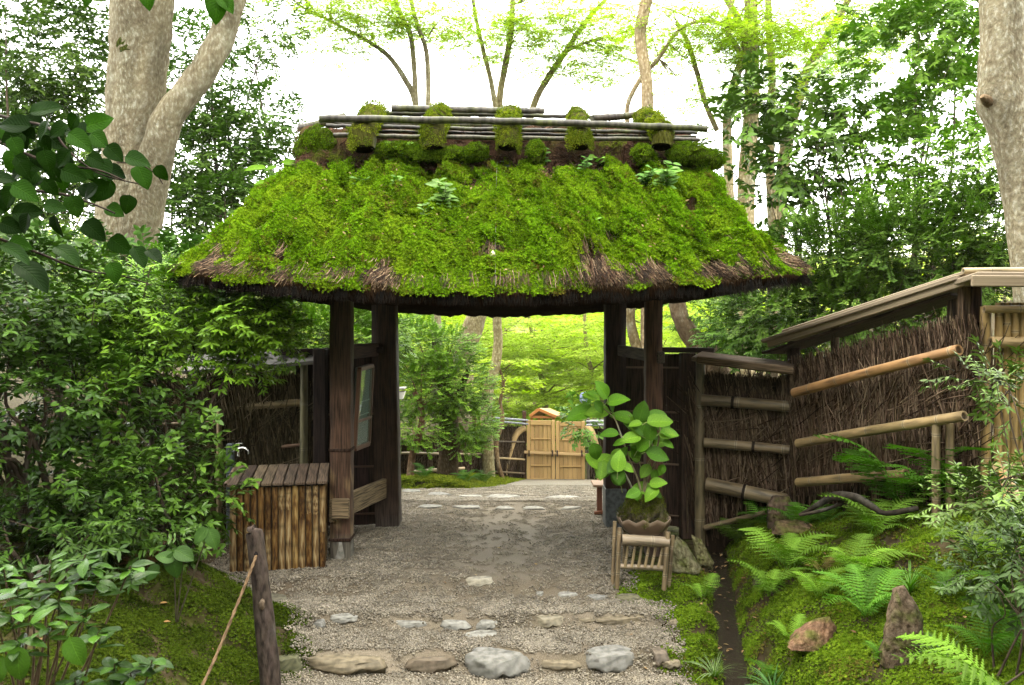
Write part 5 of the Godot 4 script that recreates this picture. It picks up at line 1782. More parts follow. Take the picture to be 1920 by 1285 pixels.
	for e in [[1124, 7.04], [1136, 7.04], [1124, 7.2], [1148, 7.2]]:
		beam(ws, "leg", on_ground(px(e[0], 970, e[1])), px(e[0], 911, e[1]), 0.045, 0.045, rc, M.wood)
	beam(ws, "rail", px(1114, 962, 7.0), px(1150, 960, 7.0), 0.03, 0.03, rc * 1.2, M.wood)
	# ---- far gate
	var gd := 15.5
	var gb := px(1043, 906, gd)
	var g2 := thing("plank_gate", "new light wood double gate with a crossbar at the end of the path", "gate", on_ground(gb))
	var hon := lin(0.42, 0.27, 0.11)
	for leaf in 2:
		var x0: float = [987.5, 1042.0][leaf]
		var x1: float = [1041.0, 1097.0][leaf]
		var yt: float = [788.0, 790.0][leaf]
		var yb: float = [906.0, 909.0][leaf]
		for i in 5:
			var xa := lerpf(x0 + 7, x1 - 7, (i + 0.5) / 5.0)
			beam(g2, "plank", px(xa, yb - 2, gd), px(xa, yt + 2, gd), (x1 - x0 - 14) / 5.0 * gd / F - 0.004, 0.02, hon * rnd(0.78, 1.08), M.wood, 0.003).rotate_object_local(Vector3.UP, 0.0)
		for xa in [x0 + 3.5, x1 - 3.5]:
			beam(g2, "stile", px(xa, yb, gd - 0.02), px(xa, yt, gd - 0.02), 0.068, 0.035, hon * rnd(1.0, 1.1), M.wood, 0.004)
		for e in [[yt + 5, 0.085], [yt + 35, 0.022], [yt + 85, 0.022], [yb - 5, 0.085]]:
			beam(g2, "rail", px(x0 + 7.5, e[0], gd - 0.025), px(x1 - 7.5, e[0], gd - 0.025), 0.03, e[1], hon * rnd(1.02, 1.12), M.wood, 0.003)
	beam(g2, "crossbar", px(983, 848, gd - 0.08), px(1102, 853, gd - 0.08), 0.04, 0.05, lin(0.5, 0.33, 0.16), M.wood)
	for xx in [992, 1036, 1045, 1091]: beam(g2, "clip", px(xx, 845, gd - 0.09), px(xx, 856, gd - 0.09), 0.025, 0.08, lin(0.05, 0.035, 0.025), M.wood, 0.003)
	beam(g2, "gate_post", on_ground(px(983, 905, gd + 0.1)), px(983, 771, gd + 0.1), 0.075, 0.08, lin(0.09, 0.04, 0.025))
	beam(g2, "gate_post", on_ground(px(1103, 905, gd + 0.1)), px(1103, 785, gd + 0.1), 0.06, 0.06, lin(0.13, 0.11, 0.08))
	limb(g2, "curved_brace", [[985, 803, 9, gd - 0.1], [974, 808, 12, gd - 0.15], [963, 822, 14, gd - 0.2], [954, 850, 14, gd - 0.25], [947, 880, 14, gd - 0.3], [942, 906, 14, gd - 0.3]], M.wood, 10, 4, 0.1, lin(0.42, 0.29, 0.13))
	limb(g2, "curved_brace", [[1099, 801, 9, gd - 0.1], [1107, 806, 12, gd - 0.15], [1114, 824, 13, gd - 0.2], [1120, 852, 13, gd - 0.25], [1124, 880, 13, gd - 0.3], [1126, 906, 13, gd - 0.3]], M.wood, 10, 4, 0.1, lin(0.42, 0.29, 0.13))
	# little gabled roof behind it
	var gr := thing("gabled_hut", "tiny orange gabled roof showing above the plank gate", "hut", on_ground(px(1015, 900, 16.6)))
	var org := lin(0.36, 0.15, 0.045)
	var ap := px(1010, 768, 16.4)
	var ap2 := px(1030, 768, 17.6)
	for s in [[px(993, 781, 16.4), px(1016, 780, 17.6)], [px(1043, 782, 16.4), px(1061, 781, 17.6)]]:
		var mb := MB.new()
		var nn: Vector3 = ((ap2 - ap).cross(s[0] - ap)).normalized()
		if nn.y < 0.0: nn = -nn
		var ids := []
		for k in 2:
			for p in [ap, ap2, s[1], s[0]]: ids.append(mb.vert(p + nn * 0.03 * k, nn if k else -nn, lin(0.5, 0.33, 0.18)))
		mb.quad(ids[0], ids[1], ids[2], ids[3]); mb.quad(ids[4], ids[5], ids[6], ids[7])
		wpart(gr, "roof", mb, M.wood)
		beam(gr, "barge_board", ap, s[0], 0.03, 0.06, org * 1.2, M.wood)
	for xx in [997, 1011, 1038]: beam(gr, "hut_post", on_ground(px(xx, 900, 16.5)), px(xx, 779, 16.5), 0.05, 0.05, org, M.wood)
	beam(gr, "tie", px(994, 782, 16.45), px(1041, 783, 16.45), 0.04, 0.05, org, M.wood)
	# fences at the end of the path
	var e1 := thing("brushwood_fence", "low dark brushwood fence with a grey tiled top left of the plank gate", "fence", on_ground(px(900, 900, 15.0)))
	brush(e1, on_ground(px(902, 902, 14.6)), on_ground(px(982, 904, 15.6)), px(0, 795, 14.6).y - gh(px(902, 0, 14.6).x, -14.6), px(0, 796, 15.6).y - gh(px(982, 0, 15.6).x, -15.6), 260, lin(0.075, 0.052, 0.034))
	for k in 2: beam(e1, "tile_row", px(918, 783 + 6 * k, 14.7 - 0.15 * k), px(984, 788 + 7 * k, 15.45 - 0.15 * k), 0.2, 0.035, lin(0.2, 0.21, 0.23) * (1.1 - 0.2 * k), M.tile, 0.01)
	bamboo(e1, "rail", px(905, 858, 14.4), px(983, 862, 15.4), 0.022, 0.02, lin(0.3, 0.22, 0.11), 0.4)
	bamboo(e1, "rail", px(905, 828, 14.4), px(983, 829, 15.4), 0.016, 0.016, lin(0.1, 0.075, 0.05), 0.4)
	bamboo(e1, "rail", px(905, 884, 14.4), px(983, 888, 15.4), 0.018, 0.018, lin(0.14, 0.1, 0.06), 0.4)
	var e2 := thing("brushwood_fence", "low brushwood fence behind the maple bush left of the path", "fence", on_ground(px(820, 900, 13.0)))
	brush(e2, on_ground(px(700, 902, 12.0)), on_ground(px(905, 902, 14.5)), px(0, 828, 12.0).y - gh(px(700, 0, 12.0).x, -12.0), px(0, 800, 14.5).y - gh(px(905, 0, 14.5).x, -14.5), 420, lin(0.075, 0.05, 0.033))
	bamboo(e2, "rail", px(745, 850, 12.2), px(903, 852, 14.3), 0.022, 0.02, lin(0.27, 0.21, 0.12), 0.4)
	bamboo(e2, "rail", px(768, 886, 12.0), px(870, 878, 13.6), 0.03, 0.026, lin(0.34, 0.25, 0.15), 0.4)
	var e3 := thing("brushwood_fence", "dark brushwood fence with a tiled top right of the plank gate", "fence", on_ground(px(1160, 900, 15.6)))
	brush(e3, on_ground(px(1106, 905, 15.65)), on_ground(px(1300, 905, 15.2)), px(0, 800, 15.6).y - gh(px(1106, 0, 15.6).x, -15.6), px(0, 800, 15.2).y - gh(px(1300, 0, 15.2).x, -15.2), 300, lin(0.07, 0.05, 0.033))
	for k in 2: beam(e3, "tile_row", px(1100, 790 + 7 * k, 15.6 - 0.15 * k), px(1300, 788 + 7 * k, 15.1 - 0.15 * k), 0.2, 0.035, lin(0.22, 0.23, 0.25) * (1.1 - 0.2 * k), M.tile, 0.01)
	bamboo(e3, "rail", px(1106, 862, 15.4), px(1290, 862, 15.0), 0.018, 0.018, lin(0.3, 0.24, 0.14), 0.4)

# ---------------------------------------------------------------- trees, shrubs, ferns
# thin branches from a start to some of the sprigs
func twigs_to(g: Node3D, from: PackedVector3Array, c: Cloud, n: int, r: float, mat: Material, tint: Color, sag := 0.08) -> void:
	var mb := MB.new()
	for i in n:
		var target: Vector3 = c.at[rng.randi() % c.at.size()].origin
		var a := from[rng.randi() % from.size()]
		for q in from:
			if q.distance_to(target) < a.distance_to(target) * 0.8: a = q
		var mid := a.lerp(target, 0.5) + Vector3(rnd(-1, 1), rnd(0, 1.2), rnd(-1, 1)) * sag * a.distance_to(target)
		var l := a.distance_to(target)
		mb.tube(smooth(PackedVector3Array([a, mid, target]), 3), smooth_f(PackedFloat32Array([r * clampf(l, 0.4, 1.6), r * 0.6, r * 0.25]), 3), 5, tint, false)
	wpart(g, "branches", mb, mat)

func build_big_trees() -> void:
	rng.seed = 601
	var pale := lin(0.22, 0.2, 0.16)
	# --- left grey tree with its fork
	var t := thing("grey_trunk_tree", "thick pale grey forked trunk rising behind the roof's left end", "tree", on_ground(px(245, 900, 9.0)))
	limb(t, "trunk", [[205, 1000, 150, 9.0], [212, 800, 128, 9.0], [222, 600, 118, 9.0], [236, 460, 112, 9.0], [246, 330, 104, 9.0], [252, 200, 98, 9.0], [262, 90, 104, 9.0], [268, -20, 112, 9.0], [272, -300, 110, 9.2], [268, -700, 90, 9.4], [260, -1200, 50, 9.6]], M.bark, 22, 6, 0.1, pale)
	limb(t, "limb", [[238, 520, 60, 8.85], [262, 420, 76, 8.8], [292, 300, 62, 8.75], [312, 225, 56, 8.75], [345, 180, 52, 8.8], [385, 125, 50, 8.9], [415, 70, 46, 9.0], [436, 0, 46, 9.0], [450, -90, 42, 9.1], [500, -400, 36, 9.3], [560, -800, 20, 9.6]], M.bark, 16, 6, 0.12, pale * 0.95)
	var mp := MB.new()
	mp.blob(Transform3D(Basis.from_scale(Vector3(0.09, 0.11, 0.05)), px(234, 88, 8.74)), 16, 10, 0.5, 3.0, nz2, [], lin(0.05, 0.06, 0.012), lin(0.07, 0.08, 0.02))
	wpart(t, "moss_patch", mp, M.thatch)
	# crown of that tree, high over the garden
	var c := Cloud.new()
	for i in 9: pads(c, px(rnd(-200, 700), rnd(-900, -160), rnd(8.5, 11)), Vector3(0.8, 0.5, 0.8), 3, 26, 0.8, 0.9, 1.3, lin(0.06, 0.12, 0.016), lin(0.1, 0.17, 0.02))
	foliage(t, c, "maple", M.leaf_thin)
	# --- right grey trunk
	t = thing("grey_trunk_tree", "pale grey trunk at the right edge behind the bamboo fence", "tree", on_ground(px(1930, 900, 6.6)))
	limb(t, "trunk", [[1960, 900, 62, 6.6], [1942, 700, 58, 6.6], [1935, 560, 58, 6.6], [1922, 440, 58, 6.6], [1908, 330, 62, 6.6], [1893, 240, 72, 6.6], [1878, 190, 84, 6.6], [1879, 150, 80, 6.6], [1880, 70, 76, 6.6], [1878, -20, 78, 6.6], [1872, -300, 74, 6.7], [1860, -900, 50, 6.8]], M.bark, 18, 6, 0.08, lin(0.31, 0.285, 0.235))
	limb(t, "burl", [[1860, 196, 22, 6.55], [1848, 186, 20, 6.5], [1842, 180, 10, 6.48]], M.bark, 8, 3, 0.2, lin(0.3, 0.22, 0.16))
	c = Cloud.new()
	for i in 5: pads(c, px(rnd(1500, 2300), rnd(-900, -260), rnd(6, 9)), Vector3(0.7, 0.4, 0.7), 3, 22, 0.7, 0.8, 1.1, lin(0.06, 0.12, 0.016), lin(0.1, 0.17, 0.02))
	foliage(t, c, "maple", M.leaf_thin)

func maple(label: String, foot: Vector3, limbs: Array, clouds: Array, bark: Color, ca: Color, cb: Color, sprig := "maple", called := "maple_tree", group := "slender maples behind the gate") -> Node3D:
	var t := thing(called, label, "tree", foot, group)
	var pts := PackedVector3Array()
	for k in limbs.size():
		var p := limb(t, "trunk" if k == 0 else "limb", limbs[k], M.bark, 9, 4, 0.1, bark)
		for i in range(p.size() / 2, p.size()): pts.push_back(p[i])
	var c := Cloud.new()
	for e in clouds:     # [x, y, d, radius across, radius up, pads, per pad, pad size]
		pads(c, px(e[0], e[1], e[2]), Vector3(e[3] * 1.1, e[4] * 1.2, e[3]), int(e[5] * (2.8 if e[0] < 1240.0 else 1.25)), int(e[6] * 0.8), e[7] * (1.6 if e[0] < 1240.0 else 1.2), 0.6, 1.15, ca, cb)
	if c.at.size():
		twigs_to(t, pts, c, 26 + c.at.size() / 13, 0.008, M.bark, bark * 0.6)
		foliage(t, c, sprig, M.leaf_thin)
	return t

func build_maples() -> void:
	rng.seed = 611
	var bk := lin(0.32, 0.27, 0.19)
	var lo := lin(0.32, 0.46, 0.04)
	var hi := lin(0.52, 0.62, 0.1)
	# behind the roof against the white sky
	maple("slim forked maple beside the left main post and above the left half of the ridge", on_ground(px(812, 900, 13.5)), [
		[[812, 915, 24, 13.5], [820, 700, 20, 13.5], [818, 600, 19, 13.5], [806, 450, 16, 13.5], [790, 280, 13, 13.5], [778, 190, 12, 13.5], [760, 150, 11, 13.5], [728, 105, 9, 13.5], [690, 78, 7, 13.4], [640, 50, 6, 13.3], [560, 10, 4, 13.2]],
		[[780, 200, 10, 13.5], [776, 120, 10, 13.4], [768, 60, 9, 13.3], [745, 15, 8, 13.2], [735, -60, 6, 13.2]],
		[[800, 330, 12, 13.3], [803, 200, 10, 13.2], [800, 100, 9, 13.1], [780, 40, 8, 13.0], [762, -40, 7, 13.0]]],
		[[640, 20, 13.2, 0.9, 0.25, 4, 16, 0.42], [560, 110, 13.2, 0.25, 0.2, 1, 10, 0.3], [760, 15, 13.0, 0.8, 0.2, 3, 14, 0.4], [690, -80, 13.0, 1.4, 0.4, 6, 24, 0.6], [600, 0, 12.6, 0.5, 0.15, 2, 12, 0.4], [700, 55, 13, 0.6, 0.2, 3, 12, 0.35], [820, 30, 13, 0.5, 0.25, 3, 12, 0.35], [600, 75, 13.4, 0.5, 0.2, 3, 10, 0.3]], lin(0.27, 0.25, 0.19), lo, hi)
	maple("slim wavering maple seen through the gate and above the middle of the ridge", on_ground(px(916, 900, 14.2)), [
		[[916, 912, 28, 14.2], [915, 840, 22, 14.2], [912, 770, 22, 14.2], [916, 730, 22, 14.2], [928, 690, 20, 14.2], [934, 640, 18, 14.2], [932, 590, 17, 14.2], [936, 400, 15, 14.3], [936, 200, 13, 14.5], [946, 130, 12, 14.5], [958, 60, 11, 14.5], [962, -30, 9, 14.5]],
		[[936, 240, 12, 14.4], [920, 150, 9, 14.4], [905, 90, 8, 14.4], [890, 20, 7, 14.3], [880, -60, 6, 14.3]]],
		[[900, 30, 14.2, 0.6, 0.25, 3, 12, 0.4], [985, 25, 14.2, 0.7, 0.3, 3, 14, 0.4], [950, -90, 14, 1.4, 0.4, 6, 20, 0.6], [860, 75, 14.2, 0.4, 0.2, 3, 10, 0.3], [1005, 70, 14.2, 0.4, 0.3, 3, 12, 0.3], [930, 110, 14.6, 0.3, 0.3, 2, 10, 0.25]], lin(0.3, 0.27, 0.17), lo, hi)
	maple("maple with a thick curved trunk seen through the gate and leaning right above the ridge", on_ground(px(862, 900, 15.6)), [
		[[862, 905, 44, 15.6], [866, 780, 40, 15.6], [868, 690, 40, 15.6], [874, 650, 42, 15.6], [888, 610, 40, 15.6], [900, 570, 36, 15.6], [925, 470, 26, 15.4], [970, 310, 17, 15.2], [1000, 200, 13, 15.2], [1025, 150, 12, 15.2], [1062, 95, 11, 15.2], [1095, 45, 9, 15.1], [1130, 5, 7, 15.0], [1180, -40, 6, 15.0]],
		[[1060, 98, 8, 15.2], [1085, 85, 6, 15.0], [1130, 70, 5, 14.9]]],
		[[1060, 45, 14.8, 0.7, 0.25, 4, 14, 0.4], [1130, 110, 14.8, 0.6, 0.25, 3, 12, 0.35], [1150, 20, 14.6, 0.6, 0.25, 3, 14, 0.4], [1080, 150, 15.4, 0.4, 0.2, 2, 10, 0.3], [1110, 70, 15, 0.6, 0.35, 5, 12, 0.35], [1180, 110, 15, 0.5, 0.3, 4, 12, 0.3], [1040, 110, 15, 0.4, 0.25, 3, 10, 0.3]], lin(0.28, 0.25, 0.17), lo, hi)
	maple("smooth pale trunk rising behind the right half of the ridge", on_ground(px(1212, 900, 11.5)), [
		[[1215, 900, 32, 11.5], [1215, 400, 27, 11.5], [1214, 215, 23, 11.5], [1212, 150, 22, 11.5], [1203, 95, 22, 11.5], [1200, 60, 22, 11.5], [1210, 10, 23, 11.5], [1222, -60, 23, 11.5], [1240, -300, 20, 11.5]],
		[[1180, 260, 10, 12.2], [1176, 200, 9, 12.2], [1200, 150, 9, 12.2], [1235, 110, 8, 12.2], [1275, 55, 7, 12.2], [1330, 40, 6, 12.1], [1420, 62, 4, 12.0]]],
		[[1265, 25, 11.8, 0.6, 0.2, 4, 16, 0.4], [1310, 75, 12, 0.5, 0.2, 4, 14, 0.4], [1280, 190, 12.2, 0.5, 0.35, 4, 14, 0.38], [1290, 160, 12.6, 0.5, 0.3, 3, 14, 0.4], [1240, -160, 11.5, 1.6, 0.5, 6, 22, 0.6]], lin(0.42, 0.34, 0.25), lo, hi)
	maple("pair of straight pale trunks right of the roof among bright leaves", on_ground(px(1395, 900, 12.5)), [
		[[1400, 900, 44, 12.5], [1396, 500, 36, 12.5], [1400, 340, 32, 12.5], [1408, 220, 30, 12.5], [1410, 120, 27, 12.5], [1408, 20, 25, 12.5], [1402, -120, 23, 12.5]],
		[[1372, 480, 20, 12.4], [1366, 330, 18, 12.4], [1364, 220, 17, 12.4], [1378, 150, 16, 12.4], [1398, 90, 15, 12.4], [1385, 40, 13, 12.3], [1358, -10, 11, 12.2]],
		[[1396, 120, 13, 12.4], [1382, 90, 11, 12.3], [1365, 55, 10, 12.2], [1378, -20, 8, 12.2]],
		[[1345, 245, 10, 12.6], [1325, 200, 10, 12.6], [1308, 140, 10, 12.6], [1290, 80, 9, 12.6], [1268, 40, 7, 12.5]]],
		[[1370, 30, 12.2, 0.9, 0.3, 8, 20, 0.5], [1450, 60, 12, 0.9, 0.35, 9, 22, 0.5], [1480, 140, 12, 0.5, 0.35, 5, 18, 0.45], [1320, 110, 12.4, 0.5, 0.3, 4, 16, 0.4], [1420, -100, 12, 1.6, 0.5, 8, 24, 0.6]], lin(0.4, 0.35, 0.25), lo, hi)
	maple("slanting grey limbed tree behind the glossy evergreen on the right", on_ground(px(1470, 900, 13.5)), [
		[[1440, 900, 34, 13.5], [1455, 500, 27, 13.5], [1470, 300, 24, 13.5], [1502, 165, 22, 13.5], [1530, 105, 18, 13.5], [1555, 60, 15, 13.5], [1590, 0, 13, 13.4], [1640, -120, 10, 13.4]],
		[[1452, 480, 18, 13.4], [1444, 300, 17, 13.4], [1448, 150, 15, 13.4], [1442, 60, 13, 13.4], [1440, -60, 10, 13.4]]],
		[[1560, 40, 13.2, 0.9, 0.3, 8, 20, 0.5], [1620, 90, 13.4, 0.6, 0.4, 5, 18, 0.45], [1500, 90, 13.2, 0.7, 0.4, 6, 18, 0.45], [1700, 60, 13.6, 0.9, 0.5, 8, 20, 0.5], [1600, -80, 13, 1.5, 0.4, 8, 24, 0.6]], lin(0.36, 0.31, 0.22), lo, hi)
	# through the gate
	var g := "trunks seen through the gate"
	maple("dark curved trunk behind the right board wall", on_ground(px(1330, 900, 10.2)), [
		[[1370, 900, 66, 10.2], [1345, 720, 58, 10.2], [1322, 662, 50, 10.2], [1295, 630, 38, 10.2], [1278, 600, 32, 10.2], [1268, 560, 32, 10.3], [1262, 480, 30, 10.4], [1275, 300, 22, 10.6]],
		[[1310, 650, 14, 10.1], [1290, 610, 11, 10.1], [1270, 565, 10, 10.2], [1255, 520, 8, 10.3]]], [[1290, 420, 11, 0.7, 0.4, 3, 16, 0.5]], lin(0.14, 0.105, 0.075), lo, hi, "maple", "grey_tree", g)
	maple("thin dark trunk between the two right posts of the gate", on_ground(px(1190, 900, 11.5)), [
		[[1205, 900, 24, 11.5], [1198, 680, 22, 11.5], [1190, 640, 20, 11.5], [1182, 600, 19, 11.5], [1184, 560, 18, 11.5], [1190, 400, 14, 11.5]], ], [[1200, 420, 11.6, 0.6, 0.4, 2, 16, 0.5]], lin(0.22, 0.18, 0.11), lo, hi, "maple", "grey_tree", g)
	maple("short dark stout trunk in the moss mound beyond the gate", on_ground(px(838, 912, 12.3)), [
		[[836, 925, 54, 12.3], [838, 900, 44, 12.3], [842, 850, 38, 12.3], [842, 800, 38, 12.3], [838, 760, 34, 12.4], [830, 700, 22, 12.5], [815, 640, 12, 12.6]], 
		[[842, 800, 18, 12.3], [860, 740, 14, 12.3], [880, 690, 8, 12.3]]], [], lin(0.1, 0.075, 0.05), lo, hi, "maple", "grey_tree", g)
	# young tree stem by the far fence
	maple("thin crooked sapling in front of the far fence", on_ground(px(925, 900, 14.6)), [
		[[945, 905, 9, 14.6], [934, 870, 9, 14.6], [930, 830, 9, 14.6], [938, 805, 9, 14.6], [942, 780, 8, 14.6], [938, 755, 7, 14.6], [944, 720, 6, 14.6], [936, 690, 4, 14.6]],
		[[932, 850, 7, 14.6], [924, 815, 6, 14.6], [926, 780, 5, 14.6]]], [[950, 700, 14.6, 0.4, 0.3, 3, 8, 0.25]], lin(0.2, 0.14, 0.09), lo, hi, "maple", "sapling", "")
	# leafy trees beyond the far gate; bright hazy light put into leaf colours
	var k := 0
	for e in [[1000, 640, 22, "broad bright maple beyond the plank gate", 3.0, 1.6], [1100, 660, 20, "bright yellow green maple right beyond the plank gate", 2.0, 1.5], [880, 650, 21, "bright maple beyond the far fence on the left", 2.4, 1.5], [760, 600, 19, "bright maple high behind the round bush", 2.0, 1.3], [1230, 620, 19, "bright maple showing between the right posts", 2.2, 1.5], [1020, 720, 27, "low bright thicket tree far behind the hut", 4.0, 1.2], [1160, 560, 28, "far tall maple behind the right main post", 4.5, 2.5], [930, 540, 30, "far tall maple behind the gate middle", 5.0, 2.6], [680, 610, 17, "bright maple behind the left posts", 1.8, 0.9], [1370, 610, 16, "bright maple behind the right wall cap", 1.5, 0.8]]:
		var d: float = e[2]
		var p := px(e[0], e[1], d)
		var foot := on_ground(p)
		var t := thing("maple_tree", e[3], "tree", foot, "bright maples beyond the far gate")
		var stemx: float = e[0] + rnd(-30, 30)
		var by := 627.0 + F * (EYE - foot.y) / d
		var trunk := limb(t, "trunk", [[stemx, by + 10, 14, d], [stemx + rnd(-12, 12), lerpf(by, e[1], 0.5), 11, d], [e[0], e[1], 8, d], [e[0] + rnd(-40, 40), e[1] - 120, 5, d]], M.bark, 7, 3, 0.1, lin(0.3, 0.25, 0.17))
		var c := Cloud.new()
		var big: float = e[4]
		pads(c, p, Vector3(big, e[5], big * 0.6), int(16 * big), 20, 0.6, 0.8, 1.3, lin(0.28, 0.4, 0.04), lin(0.5, 0.6, 0.1))
		pads(c, p + Vector3(0, -e[5], 0), Vector3(big, e[5] * 0.7, big * 0.5), int(7 * big), 18, 0.5, 0.8, 1.2, lin(0.22, 0.33, 0.03), lin(0.42, 0.52, 0.08))
		twigs_to(t, trunk, c, 16, 0.018, M.bark, lin(0.2, 0.16, 0.1))
		foliage(t, c, "maple", M.leaf_thin)
		k += 1
	# a far wooded hillside closes the rest, leaf colours paled for haze
	var far := Cloud.new()
	for i in 2600:
		var d := rnd(34, 60)
		var xx := rnd(-0.75, 0.75) * d
		var p := Vector3(xx, gh(xx, -d) + rnd(0.0, 3.4) * (0.6 + 0.4 * nz.get_noise_1d(xx * 2.0)), -d)
		far.at.append(aim(p, Vector3(rnd(-1, 1), rnd(-0.3, 0.2), 0.8), Vector3.UP, rnd(3.0, 5.0)))
		far.tint.append(lin(0.35, 0.45, 0.1).lerp(lin(0.55, 0.62, 0.2), rng.randf()))
	var wood := many(self, "woodland", SPRIG.maple.mesh, M.leaf_thin, far.at, far.tint)
	tag(wood, "far pale green woodland beyond the garden", "woodland")

func shrub(called: String, label: String, cat: String, foot: Vector3, clouds: Array, sprig: String, mat: Material, ca: Color, cb: Color, s0: float, s1: float, group := "", stems := 5, gap := 0.0, loose := 0, bark := Color(0.09, 0.065, 0.045), flatness := 0.0) -> Node3D:
	var o := thing(called, label, cat, foot, group)
	var c := Cloud.new()
	for e in clouds:      # [x, y, d, rx px, ry px, depth radius m, count]
		var d: float = e[2]
		cloud(c, px(e[0], e[1], d), Vector3(e[3] * d / F, e[4] * d / F, e[5]), e[6], s0, s1, ca, cb, gap, 1.0, flatness)
	if stems > 0 and c.at.size():
		var mb := MB.new()
		for i in stems:
			var target: Vector3 = c.at[rng.randi() % c.at.size()].origin
			var a := foot + Vector3(rnd(-0.12, 0.12), -0.03, rnd(-0.1, 0.1))
			var l := a.distance_to(target)
			var pts := smooth(PackedVector3Array([a, a.lerp(target, 0.35) + Vector3(rnd(-0.1, 0.1), 0.12 * l, rnd(-0.1, 0.1)), a.lerp(target, 0.7) + rv() * 0.08 * l, target]), 4)
			var thin := 0.35 if s1 < 0.7 and foot.z > -4.0 else 1.0
			var rad := smooth_f(PackedFloat32Array([(0.012 + 0.008 * l) * thin, (0.009 + 0.004 * l) * thin, (0.006 + 0.002 * l) * thin, 0.003 * thin]), 4)
			mb.tube(pts, rad, 6, bark, false, PackedColorArray(), 0.15, nz2)
		wpart(o, "stems", mb, M.stem)
		twigs_to(o, PackedVector3Array([foot.lerp(c.at[0].origin, 0.6)]), c, stems * 2, 0.006, M.stem, bark)
	if loose > 0: loose_leaves(o, c, sprig, loose, toned(mat, [ca, ca.lerp(cb, 0.5), cb]))
	foliage(o, c, sprig, mat, "leaves")
	return o

# unseen trees added around and behind the viewpoint to block side light
func build_round_about() -> void:
	rng.seed = 650
	for e in [[-7.0, 1.0, 3.2, "broad evergreen tree left of the path out of the picture"], [-5.5, 6.5, 3.4, "broad evergreen tree behind on the left out of the picture"], [0.5, 9.5, 4.0, "broad evergreen tree straight behind the path out of the picture"], [6.5, 6.5, 3.4, "broad evergreen tree behind on the right out of the picture"], [7.5, 0.5, 3.2, "broad evergreen tree right of the path out of the picture"]]:
		var foot := on_ground(Vector3(e[0], 0, e[1]))
		var t := thing("evergreen_tree", e[3], "tree", foot, "trees around the garden")
		var mb := MB.new()
		mb.tube(PackedVector3Array([foot, foot + Vector3(0.1, 2, 0), foot + Vector3(0, 5, 0.1), foot + Vector3(0.1, 8, 0)]), PackedFloat32Array([0.24, 0.2, 0.15, 0.06]), 9, lin(0.12, 0.1, 0.08))
		wpart(t, "trunk", mb, M.bark)
		var c := Cloud.new()
		cloud(c, foot + Vector3(0, 4.3, 0), Vector3(e[2], 3.6, e[2]), 1500, 2.4, 4.0, lin(0.03, 0.065, 0.012), lin(0.06, 0.11, 0.02))
		foliage(t, c, "broad2", M.leaf)

